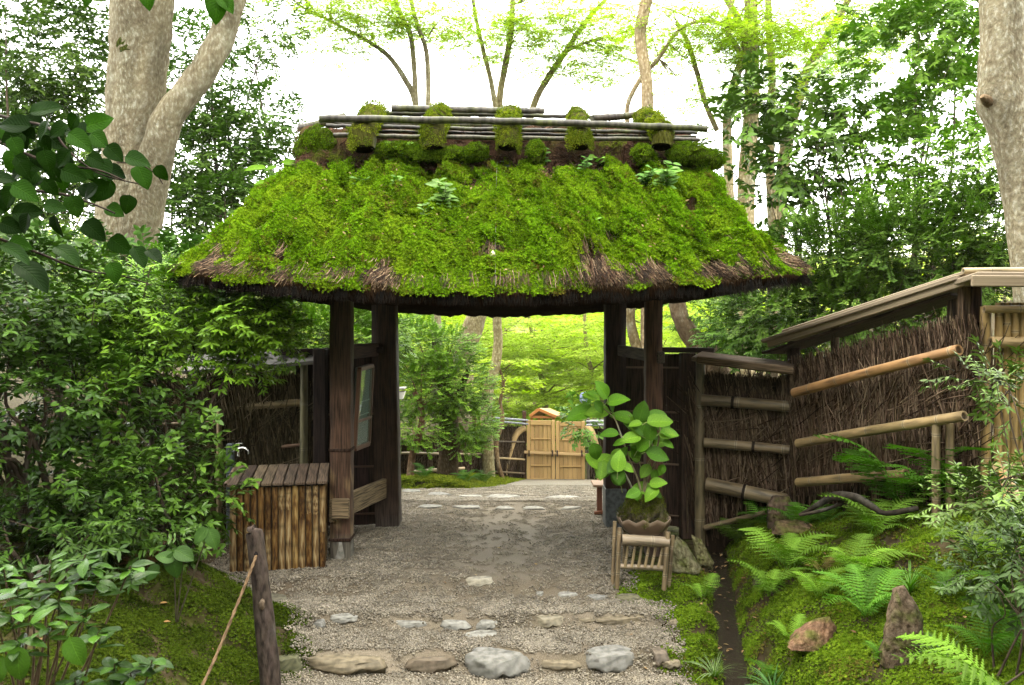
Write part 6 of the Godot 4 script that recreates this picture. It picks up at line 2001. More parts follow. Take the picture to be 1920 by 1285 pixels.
func build_shrubs() -> void:
	rng.seed = 621
	var dk := lin(0.022, 0.05, 0.011)
	var md := lin(0.05, 0.105, 0.018)
	var br := lin(0.085, 0.18, 0.022)
	# dark evergreen trees at the top left
	shrub("evergreen_tree", "dark evergreen tree filling the top left corner behind the trunk", "tree", on_ground(px(110, 900, 11.0)), [[60, 90, 11, 120, 100, 0.8, 420], [140, 230, 11.3, 90, 70, 0.6, 260], [30, 330, 10.8, 80, 90, 0.7, 280], [160, 50, 11.5, 90, 70, 0.6, 200], [-60, 250, 11, 100, 220, 0.9, 300], [110, 410, 10.5, 130, 70, 0.6, 300], [40, 180, 11, 120, 50, 0.6, 180], [175, 300, 11, 60, 60, 0.5, 130]], "laurel", M.leaf, lin(0.04, 0.085, 0.012), lin(0.12, 0.19, 0.03), 0.95, 1.35, "evergreen trees on the left", 9, 0.05)
	shrub("evergreen_tree", "dark evergreen tree between the forked trunk and the roof", "tree", on_ground(px(420, 900, 11.6)), [[365, 130, 11.6, 60, 80, 0.6, 170], [385, 300, 11.6, 100, 90, 0.7, 480], [480, 230, 11.8, 70, 45, 0.5, 170], [350, 430, 11.2, 80, 70, 0.6, 280], [450, 300, 11.8, 80, 50, 0.5, 200], [320, 200, 11.6, 50, 80, 0.5, 140], [420, 400, 11.2, 70, 60, 0.5, 180]], "laurel", M.leaf, lin(0.04, 0.09, 0.013), lin(0.115, 0.2, 0.028), 0.95, 1.35, "evergreen trees on the left", 8, 0.02)
	shrub("evergreen_tree", "light leaved evergreen spray hanging at the top above the fork", "tree", on_ground(px(520, 900, 12.6)), [[480, 60, 12.6, 55, 60, 0.4, 70], [520, 40, 12.8, 40, 45, 0.3, 40], [470, 150, 12.6, 35, 30, 0.3, 24], [440, 30, 12.4, 40, 40, 0.3, 30]], "laurel", M.leaf, lin(0.07, 0.13, 0.025), lin(0.14, 0.22, 0.04), 0.9, 1.2, "evergreen trees on the left", 5, -0.1)
	# the mass of shrubs on the left
	shrub("laurel_shrub", "tall bright topped shrub under the left corner of the eave", "shrub", on_ground(px(330, 940, 5.2)), [[380, 585, 5.3, 130, 40, 0.45, 360], [250, 555, 5.2, 130, 60, 0.45, 360], [470, 620, 5.5, 75, 34, 0.35, 220], [330, 645, 5.2, 120, 34, 0.4, 170], [180, 640, 5.0, 120, 70, 0.5, 230], [420, 680, 5.4, 50, 26, 0.2, 50], [470, 690, 5.6, 40, 14, 0.2, 24]], "lance", M.leaf_gloss, lin(0.085, 0.18, 0.012), lin(0.2, 0.36, 0.024), 0.55, 0.8, "shrubs on the left bank", 9, -0.05, 0, Color(0.07, 0.05, 0.035), 0.3)
	shrub("laurel_shrub", "large glossy dark shrub at the left edge below the camellia branch", "shrub", on_ground(px(60, 1000, 4.5)), [[80, 560, 4.6, 130, 80, 0.5, 420], [60, 740, 4.4, 130, 100, 0.5, 300], [180, 740, 4.7, 110, 80, 0.5, 210], [90, 880, 4.3, 130, 70, 0.45, 180], [-40, 660, 4.2, 90, 260, 0.5, 220]], "laurel", M.leaf_gloss, lin(0.02, 0.05, 0.006), lin(0.075, 0.155, 0.013), 0.5, 0.8, "shrubs on the left bank", 14, 0.09)
	shrub("laurel_shrub", "lower glossy shrub in front of the bamboo box", "shrub", on_ground(px(330, 1040, 4.7)), [[290, 850, 4.75, 70, 70, 0.35, 110], [240, 930, 4.5, 90, 60, 0.35, 110], [380, 955, 4.8, 45, 50, 0.2, 46], [345, 890, 4.75, 60, 55, 0.25, 60]], "laurel", M.leaf_gloss, lin(0.032, 0.075, 0.01), lin(0.095, 0.18, 0.018), 0.6, 0.9, "shrubs on the left bank", 10, 0.0, 250)
	shrub("laurel_shrub", "shadowy low shrub between the moss and the left edge", "shrub", on_ground(px(90, 1060, 3.9)), [[90, 990, 4.1, 130, 50, 0.3, 200], [240, 1000, 4.4, 110, 36, 0.3, 120]], "lance", M.leaf_gloss, lin(0.02, 0.05, 0.007), lin(0.055, 0.11, 0.012), 0.55, 0.85, "shrubs on the left bank", 5, -0.1)
	# behind the left fence
	shrub("azalea_bush", "clipped small leaved bush seen over the left fence under the eave", "shrub", on_ground(px(640, 800, 8.8)), [[640, 650, 8.8, 75, 60, 0.5, 420], [560, 640, 8.6, 80, 50, 0.5, 380], [690, 620, 9.2, 60, 60, 0.5, 260], [470, 640, 8.6, 90, 60, 0.4, 300]], "small", M.leaf, lin(0.07, 0.14, 0.014), lin(0.15, 0.26, 0.028), 0.9, 1.3, "", 6, -0.2)
	shrub("evergreen_bush", "dark bushes between the left fence and the grey trunk", "shrub", on_ground(px(350, 850, 8.2)), [[320, 560, 8.2, 160, 90, 0.6, 330], [120, 560, 8.4, 160, 120, 0.6, 300], [430, 560, 8.6, 120, 50, 0.5, 180]], "broad2", M.leaf, lin(0.025, 0.06, 0.012), lin(0.07, 0.14, 0.022), 0.8, 1.2, "", 6, -0.15)
	# bush through the gate
	var b := thing("maple_bush", "dense rounded green maple bush behind the left main post", "shrub", on_ground(px(820, 905, 11.9)))
	var c := Cloud.new()
	for e in [[810, 660, 12.2, 0.62, 0.3, 34, 16, 0.2], [790, 730, 11.9, 0.55, 0.35, 30, 16, 0.2], [850, 720, 12.0, 0.5, 0.4, 34, 16, 0.2], [885, 790, 12.2, 0.3, 0.25, 18, 14, 0.18], [770, 640, 12.2, 0.4, 0.3, 20, 14, 0.2], [870, 830, 12.2, 0.3, 0.12, 8, 12, 0.16], [780, 800, 11.8, 0.4, 0.25, 16, 14, 0.2]]:
		cloud(c, px(e[0], e[1], e[2]), Vector3(e[3] * 1.05, e[4] * 1.1, 0.5), e[5] * 16, 0.75, 1.1, lin(0.08, 0.17, 0.012), lin(0.2, 0.34, 0.028), -0.25, 1.5, 0.45)
	limb(b, "trunk", [[768, 925, 16, 11.6], [772, 860, 13, 11.6], [790, 800, 12, 11.6], [788, 760, 11, 11.6], [776, 735, 9, 11.6]], M.bark, 8, 4, 0.1, lin(0.16, 0.1, 0.07))
	twigs_to(b, PackedVector3Array([px(838, 780, 12.3), px(820, 720, 12.3), px(790, 760, 11.6)]), c, 30, 0.012, M.bark, lin(0.16, 0.1, 0.07))
	foliage(b, c, "small", M.leaf, "leaves")
	fern("fern in front of the stout trunk beyond the gate", px(872, 915, 11.4), 0.42, 9, 631, lin(0.045, 0.1, 0.016))
	fern("fern at the foot of the left main post beyond the gate", px(795, 917, 11.0), 0.34, 8, 632, lin(0.045, 0.1, 0.016))
	fern("low fern right of the stout trunk beside the yellow moss", px(905, 905, 12.2), 0.38, 8, 633, lin(0.06, 0.11, 0.02))
	# hydrangea bloom far behind
	var hb := thing("hydrangea_bush", "pale blue hydrangea bloom left of the right main post", "shrub", on_ground(px(1094, 850, 11.5)))
	var hc := Cloud.new()
	cloud(hc, px(1098, 790, 11.5), Vector3(0.22, 0.25, 0.2), 40, 0.6, 0.9, lin(0.07, 0.15, 0.02), lin(0.13, 0.24, 0.04))
	foliage(hb, hc, "broad", M.leaf, "leaves")
	var hm := MB.new()
	for i in 160:
		var o := rv().normalized()
		var p := px(1096, 746, 11.5) + o * Vector3(0.075, 0.085, 0.075)
		for q in 4:
			var a := TAU * q / 4.0 + i
			var s := o.cross(Vector3.UP).normalized()
			var u := s.cross(o)
			var dd := s * cos(a) + u * sin(a)
			hm.flat(p, p + dd * 0.013 + (s * -sin(a) + u * cos(a)) * 0.007, p + dd * 0.013 - (s * -sin(a) + u * cos(a)) * 0.007, lin(0.3, 0.33, 0.55) * rnd(0.8, 1.2), o)
	wpart(hb, "bloom", hm, M.plain)
	# right side: dark hedge over the fence and glossy trees above it
	shrub("dark_hedge", "dark dense hedge rising behind the tall brushwood fence", "hedge", on_ground(px(1650, 800, 8.0)), [[1560, 480, 8.4, 110, 60, 0.5, 520], [1700, 470, 8.0, 130, 70, 0.5, 620], [1850, 430, 7.8, 90, 70, 0.4, 300], [1480, 570, 8.6, 110, 60, 0.5, 460], [1620, 580, 8.2, 120, 60, 0.5, 420], [1820, 510, 7.6, 90, 50, 0.4, 260]], "small", M.leaf, lin(0.045, 0.095, 0.011), lin(0.12, 0.21, 0.022), 0.9, 1.3, "", 8, -0.15)
	shrub("evergreen_tree", "glossy dark leaved young tree standing right of the roof", "tree", on_ground(px(1500, 850, 9.0)), [[1495, 300, 9.0, 50, 45, 0.3, 70], [1430, 190, 9.2, 45, 45, 0.3, 36], [1470, 170, 9.2, 50, 45, 0.3, 40], [1530, 240, 9.0, 50, 40, 0.3, 40], [1365, 260, 9.3, 36, 40, 0.2, 22], [1460, 360, 9.0, 50, 50, 0.3, 34]], "broad", M.leaf_gloss, lin(0.035, 0.075, 0.011), lin(0.12, 0.22, 0.022), 0.85, 1.25, "evergreen trees on the right", 5, -0.05, 0, Color(0.12, 0.085, 0.065))
	shrub("evergreen_tree", "tall green broadleaf tree left of the right grey trunk", "tree", on_ground(px(1690, 850, 9.2)), [[1690, 110, 9.2, 90, 80, 0.5, 150], [1770, 60, 9.0, 80, 70, 0.5, 120], [1640, 210, 9.2, 80, 50, 0.4, 110], [1770, 190, 9.0, 70, 60, 0.4, 110], [1560, 180, 9.5, 40, 40, 0.3, 30], [1700, 300, 9.0, 100, 45, 0.4, 110], [1640, 20, 9.4, 60, 40, 0.4, 50], [1790, -40, 9.0, 120, 80, 0.5, 120], [1590, 320, 9.2, 40, 40, 0.3, 30]], "broad2", M.leaf, lin(0.08, 0.17, 0.018), lin(0.2, 0.34, 0.035), 0.75, 1.1, "evergreen trees on the right", 9, 0.03, 0, Color(0.16, 0.115, 0.085))
	shrub("evergreen_tree", "small leaved bright bush spreading over the hedge at right", "tree", on_ground(px(1800, 850, 8.4)), [[1790, 330, 8.4, 90, 50, 0.4, 120], [1730, 400, 8.4, 110, 36, 0.4, 120], [1860, 300, 8.0, 60, 70, 0.3, 100], [1640, 420, 8.6, 90, 30, 0.4, 100], [1560, 400, 9.0, 60, 40, 0.4, 60]], "lance", M.leaf, lin(0.09, 0.18, 0.018), lin(0.2, 0.34, 0.035), 0.9, 1.3, "evergreen trees on the right", 7, -0.05, 0, Color(0.14, 0.1, 0.07), 0.3)
	shrub("evergreen_bush", "green bushes behind the right board wall under the eave", "shrub", on_ground(px(1400, 850, 9.5)), [[1400, 610, 9.5, 80, 50, 0.4, 260], [1340, 590, 10.5, 70, 40, 0.4, 140], [1470, 620, 9.0, 60, 40, 0.35, 160]], "lance", M.leaf, lin(0.05, 0.115, 0.016), lin(0.12, 0.23, 0.028), 0.8, 1.15, "", 5, -0.1)
	# near right shrub
	shrub("nandina_shrub", "small leaved shrub before the bamboo fence at the right edge", "shrub", on_ground(px(1965, 1010, 3.4)), [[1875, 715, 3.5, 40, 20, 0.1, 16], [1915, 765, 3.45, 40, 24, 0.12, 18], [1910, 930, 3.4, 60, 36, 0.18, 46], [1850, 945, 3.5, 60, 26, 0.2, 36], [1790, 940, 3.8, 40, 24, 0.18, 14], [1820, 705, 3.5, 26, 16, 0.1, 9]], "lance", M.leaf_gloss, lin(0.06, 0.11, 0.018), lin(0.13, 0.21, 0.035), 0.42, 0.62, "", 4, -0.2, 160, Color(0.12, 0.09, 0.06))
	shrub("nandina_shrub", "dark low shrub at the right edge above the large ferns", "shrub", on_ground(px(1900, 1090, 3.1)), [[1880, 1080, 3.1, 60, 40, 0.15, 60], [1930, 1030, 3.1, 40, 50, 0.15, 40]], "lance", M.leaf_gloss, lin(0.03, 0.055, 0.014), lin(0.06, 0.11, 0.02), 0.42, 0.6, "", 4, -0.2, 0)

func fern(label: String, at: Vector3, size: float, n: int, sd: int, col: Color, open := TAU, facing := PI * 0.5, group := "") -> void:
	rng.seed = sd
	var o := thing("fern", label, "fern", on_ground(at), group)
	var mats := toned(M.fern, [col, col * 1.35, col * 0.8])
	for i in n:
		var a := facing + open * ((i + rnd(-0.35, 0.35)) / n - 0.5)
		var dir := Vector3(cos(a), rnd(0.25, 0.8) if open > 4.0 else rnd(0.05, 0.5), sin(a))
		var t := aim(Vector3(rnd(-0.02, 0.02), 0.01, rnd(-0.02, 0.02)), dir, Vector3.UP, size * rnd(0.55, 1.0))
		part(o, "frond", MESH["frond%d" % (rng.randi() % 4)], mats[rng.randi() % 3], t)

func grass(label: String, at: Vector3, size: float, n: int, sd: int, ca: Color, cb: Color, w := 0.004, called := "grass_tuft", cat := "grass") -> void:
	rng.seed = sd
	var o := thing(called, label, cat, on_ground(at), "grass tufts on the banks")
	for i in n:
		var mb := MB.new()
		var a := rng.randf() * TAU
		var out := Vector3(cos(a), 0, sin(a))
		var L := size * rnd(0.6, 1.1)
		var lean := rnd(0.3, 1.0)
		var col := mixc(ca, cb)
		var side := Vector3(-sin(a), 0, cos(a))
		var prev := []
		for j in 6:
			var t := j / 5.0
			var p := out * L * lean * (t * 0.5 + t * t * 0.4) + Vector3.UP * L * (t * 0.9 - 0.62 * lean * t * t)
			var ww := w * (1.0 - t * t) + 0.0004
			var nn := (Vector3.UP + out * 0.3).normalized()
			var ids := [mb.vert(p - side * ww, nn, col), mb.vert(p + side * ww + Vector3.UP * 0.001, nn, col)]
			if prev.size(): mb.quad(prev[0], prev[1], ids[1], ids[0])
			prev = ids
		part(o, "blade", mb.mesh(), M.fern)

func build_ferns() -> void:
	var f := lin(0.075, 0.175, 0.018)
	var y := lin(0.13, 0.235, 0.024)
	var g := "ferns on the right bank"
	for e in [["tall bright fern in front of the bottom rail of the tall fence", 1690, 962, 0.5, 11, f], ["tall bright fern hiding the feet of the bamboo stakes", 1765, 945, 0.46, 11, f], ["bright fern right of the bamboo stakes by the pole fence", 1830, 955, 0.36, 9, f], ["spreading fern left of the grass tuft in the middle of the bank", 1640, 1008, 0.3, 9, y], ["small fern under the fallen branch", 1545, 985, 0.18, 7, f], ["fern right beside the brown block stone", 1500, 992, 0.22, 7, f], ["light green fern beside the stream below the flat reddish slab", 1475, 1072, 0.32, 10, y], ["yellow green fern in the centre of the mossy bank", 1610, 1085, 0.3, 9, y], ["small fern at the stream edge above the dark grass", 1445, 1122, 0.26, 9, y], ["fern between the stream and the squat rock", 1535, 1122, 0.22, 8, y], ["fern touching the left side of the upright rock", 1625, 1160, 0.3, 9, f], ["pale fern in front of the dark low shrub", 1835, 1055, 0.28, 8, lin(0.13, 0.2, 0.028)], ["tall fern with its frond curled up at the right edge", 1900, 1195, 0.36, 7, f], ["fern behind the large corner fern", 1850, 1235, 0.3, 7, f], ["tiny fern in front of the upright rock", 1650, 1248, 0.13, 6, f], ["tiny yellow fern in the moss left of the squat rock", 1485, 1205, 0.14, 6, y], ["small fern at the bottom edge left of the upright rock", 1445, 1284, 0.15, 6, f], ["olive fern on the bank edge below the fence corner", 1385, 1022, 0.24, 9, lin(0.09, 0.15, 0.02)], ["young fern sprout on the bank beside the brown soil", 1318, 1128, 0.16, 5, y], ["fern low on the moss right of the upright rock", 1775, 1120, 0.22, 7, lin(0.07, 0.15, 0.02)], ["fern sprig left of the flat reddish slab", 1425, 985, 0.2, 7, f]]:
		var base := gpx(e[1], e[2])
		fern(e[0], base, 1.3 * e[3] * clampf(-base.z / 4.2, 0.8, 1.25), e[4], 700 + int(e[1]) % 97, e[5], TAU, 0, g)
	fern("large fern spreading across the lower right corner", px(1930, 1345, 2.7), 0.6, 9, 713, y, 3.4, PI * 0.9, g)
	fern("withered brown fern lying on the right bank near the bottom", px(1560, 1285, 3.05), 0.2, 5, 741, lin(0.2, 0.1, 0.05), TAU, 0, g)
	fern("half brown fern beside the reddish slab", px(1545, 1020, 4.6), 0.2, 6, 742, lin(0.17, 0.13, 0.04), TAU, 0, g)
	grass("pale spiky grass tuft on the left lip of the ditch", px(1340, 1225, 4.15), 0.2, 60, 731, lin(0.1, 0.16, 0.06), lin(0.2, 0.27, 0.11), 0.0022)
	grass("dark green strap leaved tuft on the right lip of the stream", px(1450, 1165, 3.9), 0.2, 34, 732, lin(0.04, 0.11, 0.03), lin(0.1, 0.2, 0.06), 0.004)
	grass("upright grass tuft in the middle of the mossy bank", px(1707, 1020, 4.0), 0.22, 34, 733, lin(0.08, 0.18, 0.035), lin(0.15, 0.28, 0.06), 0.003)
	grass("dark grass clump right of the upright rock", px(1770, 1160, 3.3), 0.2, 30, 734, lin(0.04, 0.09, 0.03), lin(0.1, 0.17, 0.06), 0.0028)

# a small weed: stem with leaf pairs
func weed(called: String, label: String, at: Vector3, nrm: Vector3, h: float, pairs: int, leaf_len: float, col: Color, sd: int, shape := 0, stems := 3) -> void:
	rng.seed = sd
	var o := thing(called, label, "plant", at, "weeds on the mossy roof")
	var mats := toned(M.leaf, [col * 1.3, col * 1.7])
	for s in stems:
		var lean := (Vector3.UP * 0.8 + nrm * 0.6 + rv() * 0.45).normalized()
		var hh := h * rnd(0.6, 1.1)
		var mb := MB.new()
		mb.tube(PackedVector3Array([Vector3.ZERO, lean * hh * 0.5 + rv() * 0.01, lean * hh]), PackedFloat32Array([0.003, 0.0025, 0.0015]), 5, lin(0.1, 0.15, 0.04), false)
		part(o, "stem", mb.mesh(), M.stem)
		for i in pairs:
			var t := (i + 1.0) / pairs
			var turn := i * 1.3 + s
			for k in 2:
				var a := turn + PI * k
				var dir := Vector3(cos(a), rnd(0.0, 0.5), sin(a)).normalized()
				part(o, "leaf", LEAF[[shape, rng.randi() % 4]], mats[rng.randi() % 2], aim(lean * hh * t, dir, (Vector3.UP + Vector3(0, 0, 1.1)).normalized(), leaf_len * rnd(0.8, 1.3)))

func build_near_plants() -> void:
	# weeds on the roof
	var at := func(x: float, t: float) -> Array:
		var s := x / (2.0 * lerpf(2.19, 1.52, t)) * 0.39
		return roof(s, t)
	var bright := lin(0.16, 0.33, 0.035)
	var i := 0
	for e in [[-0.78, 0.97, 0.16, 4, 0.09, bright, 0, 4, "tuft of narrow leaved weed below the second ridge roll"], [-0.4, 0.52, 0.2, 5, 0.085, lin(0.13, 0.24, 0.05), 0, 4, "tallest weed in the middle of the left roof slope"], [-0.55, 0.45, 0.1, 3, 0.05, lin(0.12, 0.22, 0.05), 0, 3, "small weed left of the tallest one on the slope"], [0.85, 0.95, 0.16, 2, 0.1, bright, 1, 2, "weed with two bright round leaves under the fourth and fifth rolls"], [0.78, 0.84, 0.12, 4, 0.05, lin(0.09, 0.2, 0.04), 0, 3, "small weed just below the bright round leaves"], [1.32, 0.74, 0.15, 5, 0.075, lin(0.1, 0.22, 0.04), 0, 4, "bushy weed on the right roof shoulder"], [1.52, 0.66, 0.17, 5, 0.08, lin(0.12, 0.25, 0.04), 0, 4, "leafy weed at the far right of the slope"], [-1.15, 0.68, 0.1, 4, 0.05, lin(0.11, 0.22, 0.04), 0, 3, "pale weed on the left roof shoulder"], [-0.85, 0.7, 0.09, 4, 0.05, lin(0.13, 0.26, 0.04), 0, 3, "low weed right of the left shoulder"], [0.42, 0.97, 0.13, 3, 0.05, lin(0.09, 0.2, 0.04), 0, 3, "weed under the pole between third and fourth rolls"], [0.1, 0.93, 0.08, 2, 0.05, lin(0.03, 0.06, 0.04), 0, 2, "dark blue green weed right of the second roll"], [0.9, 0.35, 0.05, 3, 0.035, bright, 0, 2, "tiny weed low on the right of the moss slope"]]:
		var r: Array = at.call(e[0], e[1])
		weed("roof_weed", e[8], r[0], r[1], e[2], e[3], e[4], e[5], 801 + i, e[6], e[7])
		i += 1
	rng.seed = 820
	# bright sprout that stands up behind the left end of the roof
	var sp := thing("seedling", "backlit lime green seedling at the left shoulder of the roof", "plant", px(545, 335, 6.0))
	var lime := toned(M.leaf_thin, [lin(0.17, 0.36, 0.02), lin(0.22, 0.42, 0.03)])
	var sm_ := MB.new()
	sm_.tube(PackedVector3Array([px(545, 390, 6.0), px(540, 345, 6.0), px(528, 312, 6.0)]), PackedFloat32Array([0.005, 0.004, 0.003]), 5, lin(0.16, 0.24, 0.05), false)
	wpart(sp, "stem", sm_, M.stem)
	for e in [[478, 313, 0.16, 3.2], [505, 314, 0.13, 2.9], [548, 303, 0.17, 0.1], [560, 334, 0.14, 6.1], [490, 340, 0.14, 3.4], [530, 325, 0.13, 0.3], [515, 330, 0.1, 3.0]]:
		var dir := Vector3(cos(e[3]), 0.05, rnd(-0.4, 0.4)).normalized()
		var L: float = e[2]
		part(sp, "leaf", LEAF[[0, rng.randi() % 4]], lime[rng.randi() % 2], aim(px(e[0], e[1], 6.0) - dir * L * 0.5 - sp.position, dir, Vector3(0, 0.6, 0.8), L))
	# camellia branch in the upper left, close to the lens
	var cm := thing("camellia_branch", "dark round leaved camellia branch reaching in from the left", "branch", px(-60, 300, 1.7))
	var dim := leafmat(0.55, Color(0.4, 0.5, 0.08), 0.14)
	var tones := toned(dim, [lin(0.013, 0.034, 0.006), lin(0.022, 0.06, 0.008), lin(0.04, 0.11, 0.012)])  # darkness of backlit leaves put into these colours
	var light := toned(dim, [lin(0.055, 0.15, 0.014)])  # lit copy of the leaf, its brightness put into the colour
	for l in [[[-80, 230, 8, 1.75], [40, 285, 6, 1.7], [110, 310, 5, 1.68], [180, 318, 4, 1.66], [235, 340, 3, 1.65]],
		[[-80, 195, 8, 1.8], [30, 225, 6, 1.75], [90, 240, 5, 1.7], [130, 285, 4, 1.68], [185, 325, 3, 1.66], [260, 345, 2.5, 1.66]],
		[[-80, 300, 8, 1.72], [30, 350, 6, 1.7], [120, 365, 5, 1.66], [180, 385, 4, 1.62], [215, 400, 3, 1.6]],
		[[-80, 420, 7, 1.75], [60, 470, 5, 1.75], [150, 505, 4, 1.75], [230, 518, 3, 1.75], [285, 535, 2, 1.75]],
		[[220, 305, 3, 1.66], [260, 308, 2.5, 1.66], [290, 325, 2, 1.66], [305, 345, 2, 1.66]]]:
		limb(cm, "twig", l, M.bark_dark, 7, 5, 0.1, lin(0.07, 0.05, 0.038))
	var more := []
	for k in 34:
		var q: Array = [[20, 250], [70, 270], [120, 300], [170, 330], [40, 330], [90, 370], [10, 300], [-10, 380], [140, 260], [200, 350], [30, 440], [90, 240], [60, 390]][k % 13]
		more.append([q[0] + rnd(-40, 40), q[1] + rnd(-34, 34), rnd(34, 54), rnd(3.6, 6.6), rng.randi() % 2])
	for e in more + [[85, 204, 62, 0.3, 0], [182, 229, 60, 0.3, 2], [25, 232, 66, 3.0, 0], [60, 225, 40, 2.6, 0], [138, 243, 52, 2.9, 0], [100, 262, 60, 5.6, 0], [40, 260, 46, 5.0, 0], [150, 262, 50, 5.7, 1], [20, 302, 44, 4.4, 2], [75, 298, 48, 5.2, 0], [118, 298, 46, 4.0, 0], [185, 262, 46, 5.6, 1], [215, 288, 44, 5.5, 1], [258, 299, 48, 6.1, 1], [268, 332, 50, 5.1, 1], [216, 325, 46, 5.9, 0], [302, 325, 34, 5.2, 0], [98, 322, 46, 5.0, 1], [118, 340, 36, 4.6, 1], [160, 322, 42, 5.6, 1], [198, 355, 46, 4.2, 1], [140, 388, 46, 4.9, 1], [239, 384, 40, 4.5, 1], [177, 432, 50, 5.5, 0], [103, 425, 44, 4.7, 0], [50, 398, 60, 0.1, 1], [15, 370, 46, 4.2, 0], [20, 425, 44, 5.9, 0], [215, 395, 40, 5.8, 1], [165, 360, 40, 5.4, 0], [60, 340, 44, 0.3, 0], [225, 460, 48, 5.6, 0], [262, 482, 46, 5.2, 0], [215, 512, 44, 5.0, 1], [290, 480, 40, 5.6, 0], [125, 472, 60, 5.9, 0], [30, 470, 60, 5.9, 0], [60, 510, 80, 5.8, 0], [-10, 330, 60, 0.2, 0], [-20, 260, 60, 0.1, 0], [-30, 400, 70, 0.2, 0], [180, 300, 36, 5.8, 0], [45, 320, 40, 5.2, 1]]:
		var d := 1.68 + rnd(-0.1, 0.1)
		var L: float = e[2] * d / F * 0.95
		var dir := Vector3(cos(e[3]), sin(e[3]), rnd(-0.25, 0.25)).normalized()
		var up := Vector3(rnd(-0.5, 0.5), rnd(0.0, 0.5), rnd(0.7, 1.0)).normalized()
		if e[1] > 465: up = Vector3(0.1, 0.9, 0.5).normalized()
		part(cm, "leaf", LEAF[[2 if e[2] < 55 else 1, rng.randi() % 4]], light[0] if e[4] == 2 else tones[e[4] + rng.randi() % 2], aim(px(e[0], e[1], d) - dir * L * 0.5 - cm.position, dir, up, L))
	var tipb := thing("camellia_sprig", "pair of leaves hanging into the top edge left of the roof", "branch", px(410, -30, 1.6))
	limb(tipb, "twig", [[440, -60, 5, 1.6], [415, -20, 4, 1.6], [404, -2, 3, 1.6]], M.bark_dark, 6, 3, 0.1, lin(0.07, 0.05, 0.038))
	for e in [[405, 14, 46, 4.6], [424, 4, 34, 5.4], [275, -4, 34, 4.9], [165, -6, 30, 4.0]]:
		var L: float = e[2] * 1.6 / F * 1.2
		var dir := Vector3(cos(e[3]), sin(e[3]), 0.1).normalized()
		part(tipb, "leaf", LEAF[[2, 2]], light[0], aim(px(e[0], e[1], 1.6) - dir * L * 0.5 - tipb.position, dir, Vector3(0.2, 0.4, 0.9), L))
	# foreground laurel in the lower left
	rng.seed = 830
	var fl := thing("laurel_spray", "glossy light green laurel sprays at the lower left corner", "shrub", on_ground(px(30, 1285, 2.7)))
	var lt := toned(M.leaf_gloss, [lin(0.05, 0.125, 0.012), lin(0.075, 0.18, 0.016), lin(0.028, 0.07, 0.008)])
	var sprays := [[160, 1040, 2.6, 0], [170, 1062, 2.6, 0], [95, 1050, 2.6, 0], [245, 1062, 2.6, 0], [185, 1090, 2.55, 0], [30, 1095, 2.5, 0], [60, 1120, 2.5, 0], [110, 1125, 2.45, 0], [20, 1150, 2.4, 0], [160, 1150, 2.45, 0], [185, 1185, 2.4, 0], [90, 1170, 2.4, 0], [40, 1200, 2.35, 0], [-20, 1130, 2.4, 0], [60, 1085, 2.6, 0], [215, 1245, 2.5, 1], [205, 1270, 2.5, 1], [245, 1262, 2.5, 1], [285, 1238, 2.5, 1], [140, 1272, 2.45, 1], [120, 1090, 2.55, 0], [5, 1060, 2.6, 0]]
	var stems := MB.new()
	for e in sprays:
		var c := px(e[0], e[1], e[2])
		var from := on_ground(px(30, 1285, 2.7)) if e[3] == 0 else on_ground(px(200, 1285, 2.7))
		stems.tube(smooth(PackedVector3Array([from, from.lerp(c, 0.6) + Vector3(rnd(-0.03, 0.03), -0.04, rnd(-0.03, 0.03)), c]), 4), smooth_f(PackedFloat32Array([0.006, 0.004, 0.0025]), 4), 6, lin(0.14, 0.1, 0.06), false)
		for k in 9:
			var a := TAU * k / 9.0 + rnd(-0.3, 0.3)
			var dir := Vector3(cos(a), rnd(-0.15, 0.75), sin(a)).normalized()
			var L := rnd(0.055, 0.092)
			part(fl, "leaf", LEAF[[3 if k % 4 else 0, rng.randi() % 4]], lt[rng.randi() % 3], aim(c - fl.position - Vector3(0, 0.006 * k, 0), dir, (Vector3.UP + rv() * 0.3 + Vector3(0, 0, 0.25)).normalized(), L))
	for e in [[35, 1232, 0.1, 4.75], [5, 1250, 0.09, 4.4], [130, 1215, 0.09, 5.2]]:
		var dir := Vector3(cos(e[3]), sin(e[3]), 0.2).normalized()
		var L: float = e[2]
		part(fl, "leaf", LEAF[[1, 2]], lt[1], aim(px(e[0], e[1] - 20, 2.3) - fl.position, dir, Vector3(0.1, 0.5, 0.8), L))
	wpart(fl, "stems", stems, M.stem)
	# two large drooping leaves over the moss, with a dead brown frond beside them
	var lo := thing("aucuba_sprout", "drooping dull green sprout on the dark mossy slope", "plant", on_ground(px(330, 1080, 4.1)), "")
	var dull := toned(M.leaf, [lin(0.05, 0.12, 0.02), lin(0.07, 0.15, 0.03)])
	for e in [[325, 1060, 0.13, 4.9], [285, 1075, 0.1, 4.0], [345, 1040, 0.12, 5.9], [310, 1045, 0.1, 2.8], [398, 1010, 0.11, 5.2], [375, 1005, 0.1, 4.0]]:
		var dir := Vector3(cos(e[3]), sin(e[3]), 0.3).normalized()
		var L: float = e[2]
		part(lo, "leaf", LEAF[[1, rng.randi() % 4]], dull[rng.randi() % 2], aim(px(e[0], e[1], 4.0) - dir * L * 0.5 - lo.position, dir, Vector3(0, 0.7, 0.7), L))
	var ls := MB.new()
	for e in [[325, 1040], [345, 1040], [390, 1000]]: ls.tube(PackedVector3Array([on_ground(px(330, 1090, 4.1)), px(e[0], e[1], 4.02)]), PackedFloat32Array([0.005, 0.003]), 5, lin(0.1, 0.09, 0.05), false)
	wpart(lo, "stems", ls, M.stem)
	fern("withered brown fern on the dark slope left of the bamboo box", px(275, 1060, 4.3), 0.26, 6, 835, lin(0.15, 0.075, 0.04))
	# fallen leaves
	rng.seed = 840
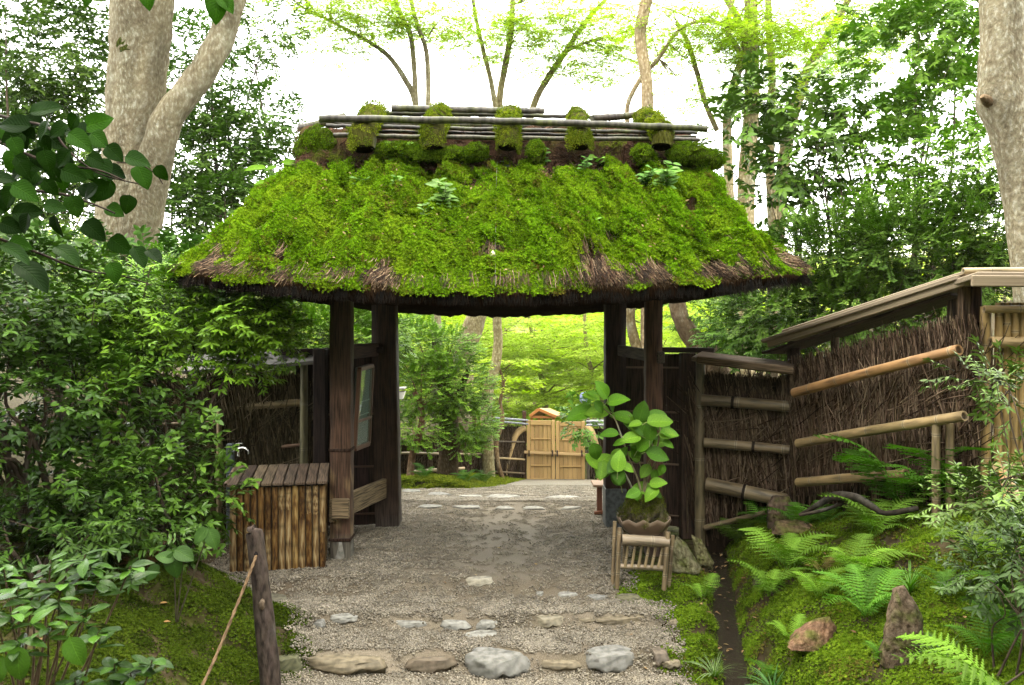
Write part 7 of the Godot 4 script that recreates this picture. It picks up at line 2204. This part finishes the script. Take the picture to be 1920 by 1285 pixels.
	var dry := toned(M.leaf, [lin(0.45, 0.26, 0.1)])
	for e in [[300, 1141, "tan dry leaf lying on the dark left moss", 0.05], [306, 1178, "small dry leaf below the tan one on the left moss", 0.035], [1508, 1068, "pale dry leaf on the right bank moss", 0.04]]:
		var p := gpx(e[0], e[1]) + Vector3(0, 0.02, 0)
		var o := part(self, "fallen_leaf", LEAF[[0, 2]], dry[0], aim(p, Vector3(rnd(-1, 1), 0.1, rnd(-1, 1)), Vector3(0, 1, 0.3), e[3]))
		tag(o, e[2], "leaf")

func _ready() -> void:
	nz.seed = 7; nz.frequency = 1.0; nz.noise_type = FastNoiseLite.TYPE_SIMPLEX_SMOOTH; nz.fractal_octaves = 3
	nz2.seed = 23; nz2.frequency = 1.0; nz2.noise_type = FastNoiseLite.TYPE_SIMPLEX_SMOOTH; nz2.fractal_octaves = 2
	# camera
	var cam := Camera3D.new()
	cam.name = "camera"
	cam.position = Vector3(0, EYE, 0)
	cam.rotation = Vector3(-PITCH, 0, 0)
	cam.fov = rad_to_deg(2.0 * atan(642.5 / F))
	cam.near = 0.1
	cam.far = 400.0
	add_child(cam)
	cam.current = true
	# sky and air
	var we := WorldEnvironment.new()
	we.name = "world"
	var env := Environment.new()
	env.background_mode = Environment.BG_SKY
	var sky := Sky.new()
	var sk := ProceduralSkyMaterial.new()
	sk.sky_top_color = Color(1.0, 1.0, 0.985)
	sk.sky_horizon_color = Color(1.0, 1.0, 0.97)
	sk.sky_curve = 0.2
	sk.ground_bottom_color = Color(0.3, 0.32, 0.24)
	sk.ground_horizon_color = Color(0.8, 0.82, 0.76)
	sk.sky_energy_multiplier = 1.6
	sk.sun_angle_max = 1.0
	sky.sky_material = sk
	env.sky = sky
	env.tonemap_mode = Environment.TONE_MAPPER_LINEAR
	env.tonemap_exposure = 3.15
	env.sdfgi_enabled = true
	env.ssao_enabled = true
	env.ssil_enabled = true
	env.fog_enabled = true
	env.fog_density = 0.0003
	env.fog_light_color = Color(0.98, 1.0, 0.92)
	we.environment = env
	add_child(we)
	var sun := DirectionalLight3D.new()
	sun.name = "sun"
	sun.light_energy = 0.5
	sun.light_color = Color(1.0, 0.97, 0.9)
	sun.light_angular_distance = 24.0
	sun.shadow_enabled = true
	sun.rotation_degrees = Vector3(-66, 200, 0)
	add_child(sun)
	make_materials()
	make_plants()
	var t0 := Time.get_ticks_msec()
	for step in [build_ground, build_gate, build_fences, build_box, build_stones, build_cover, build_things, build_big_trees, build_maples, build_shrubs, build_ferns, build_near_plants, build_round_about]:
		step.call()
		print(step.get_method(), " ", Time.get_ticks_msec() - t0)
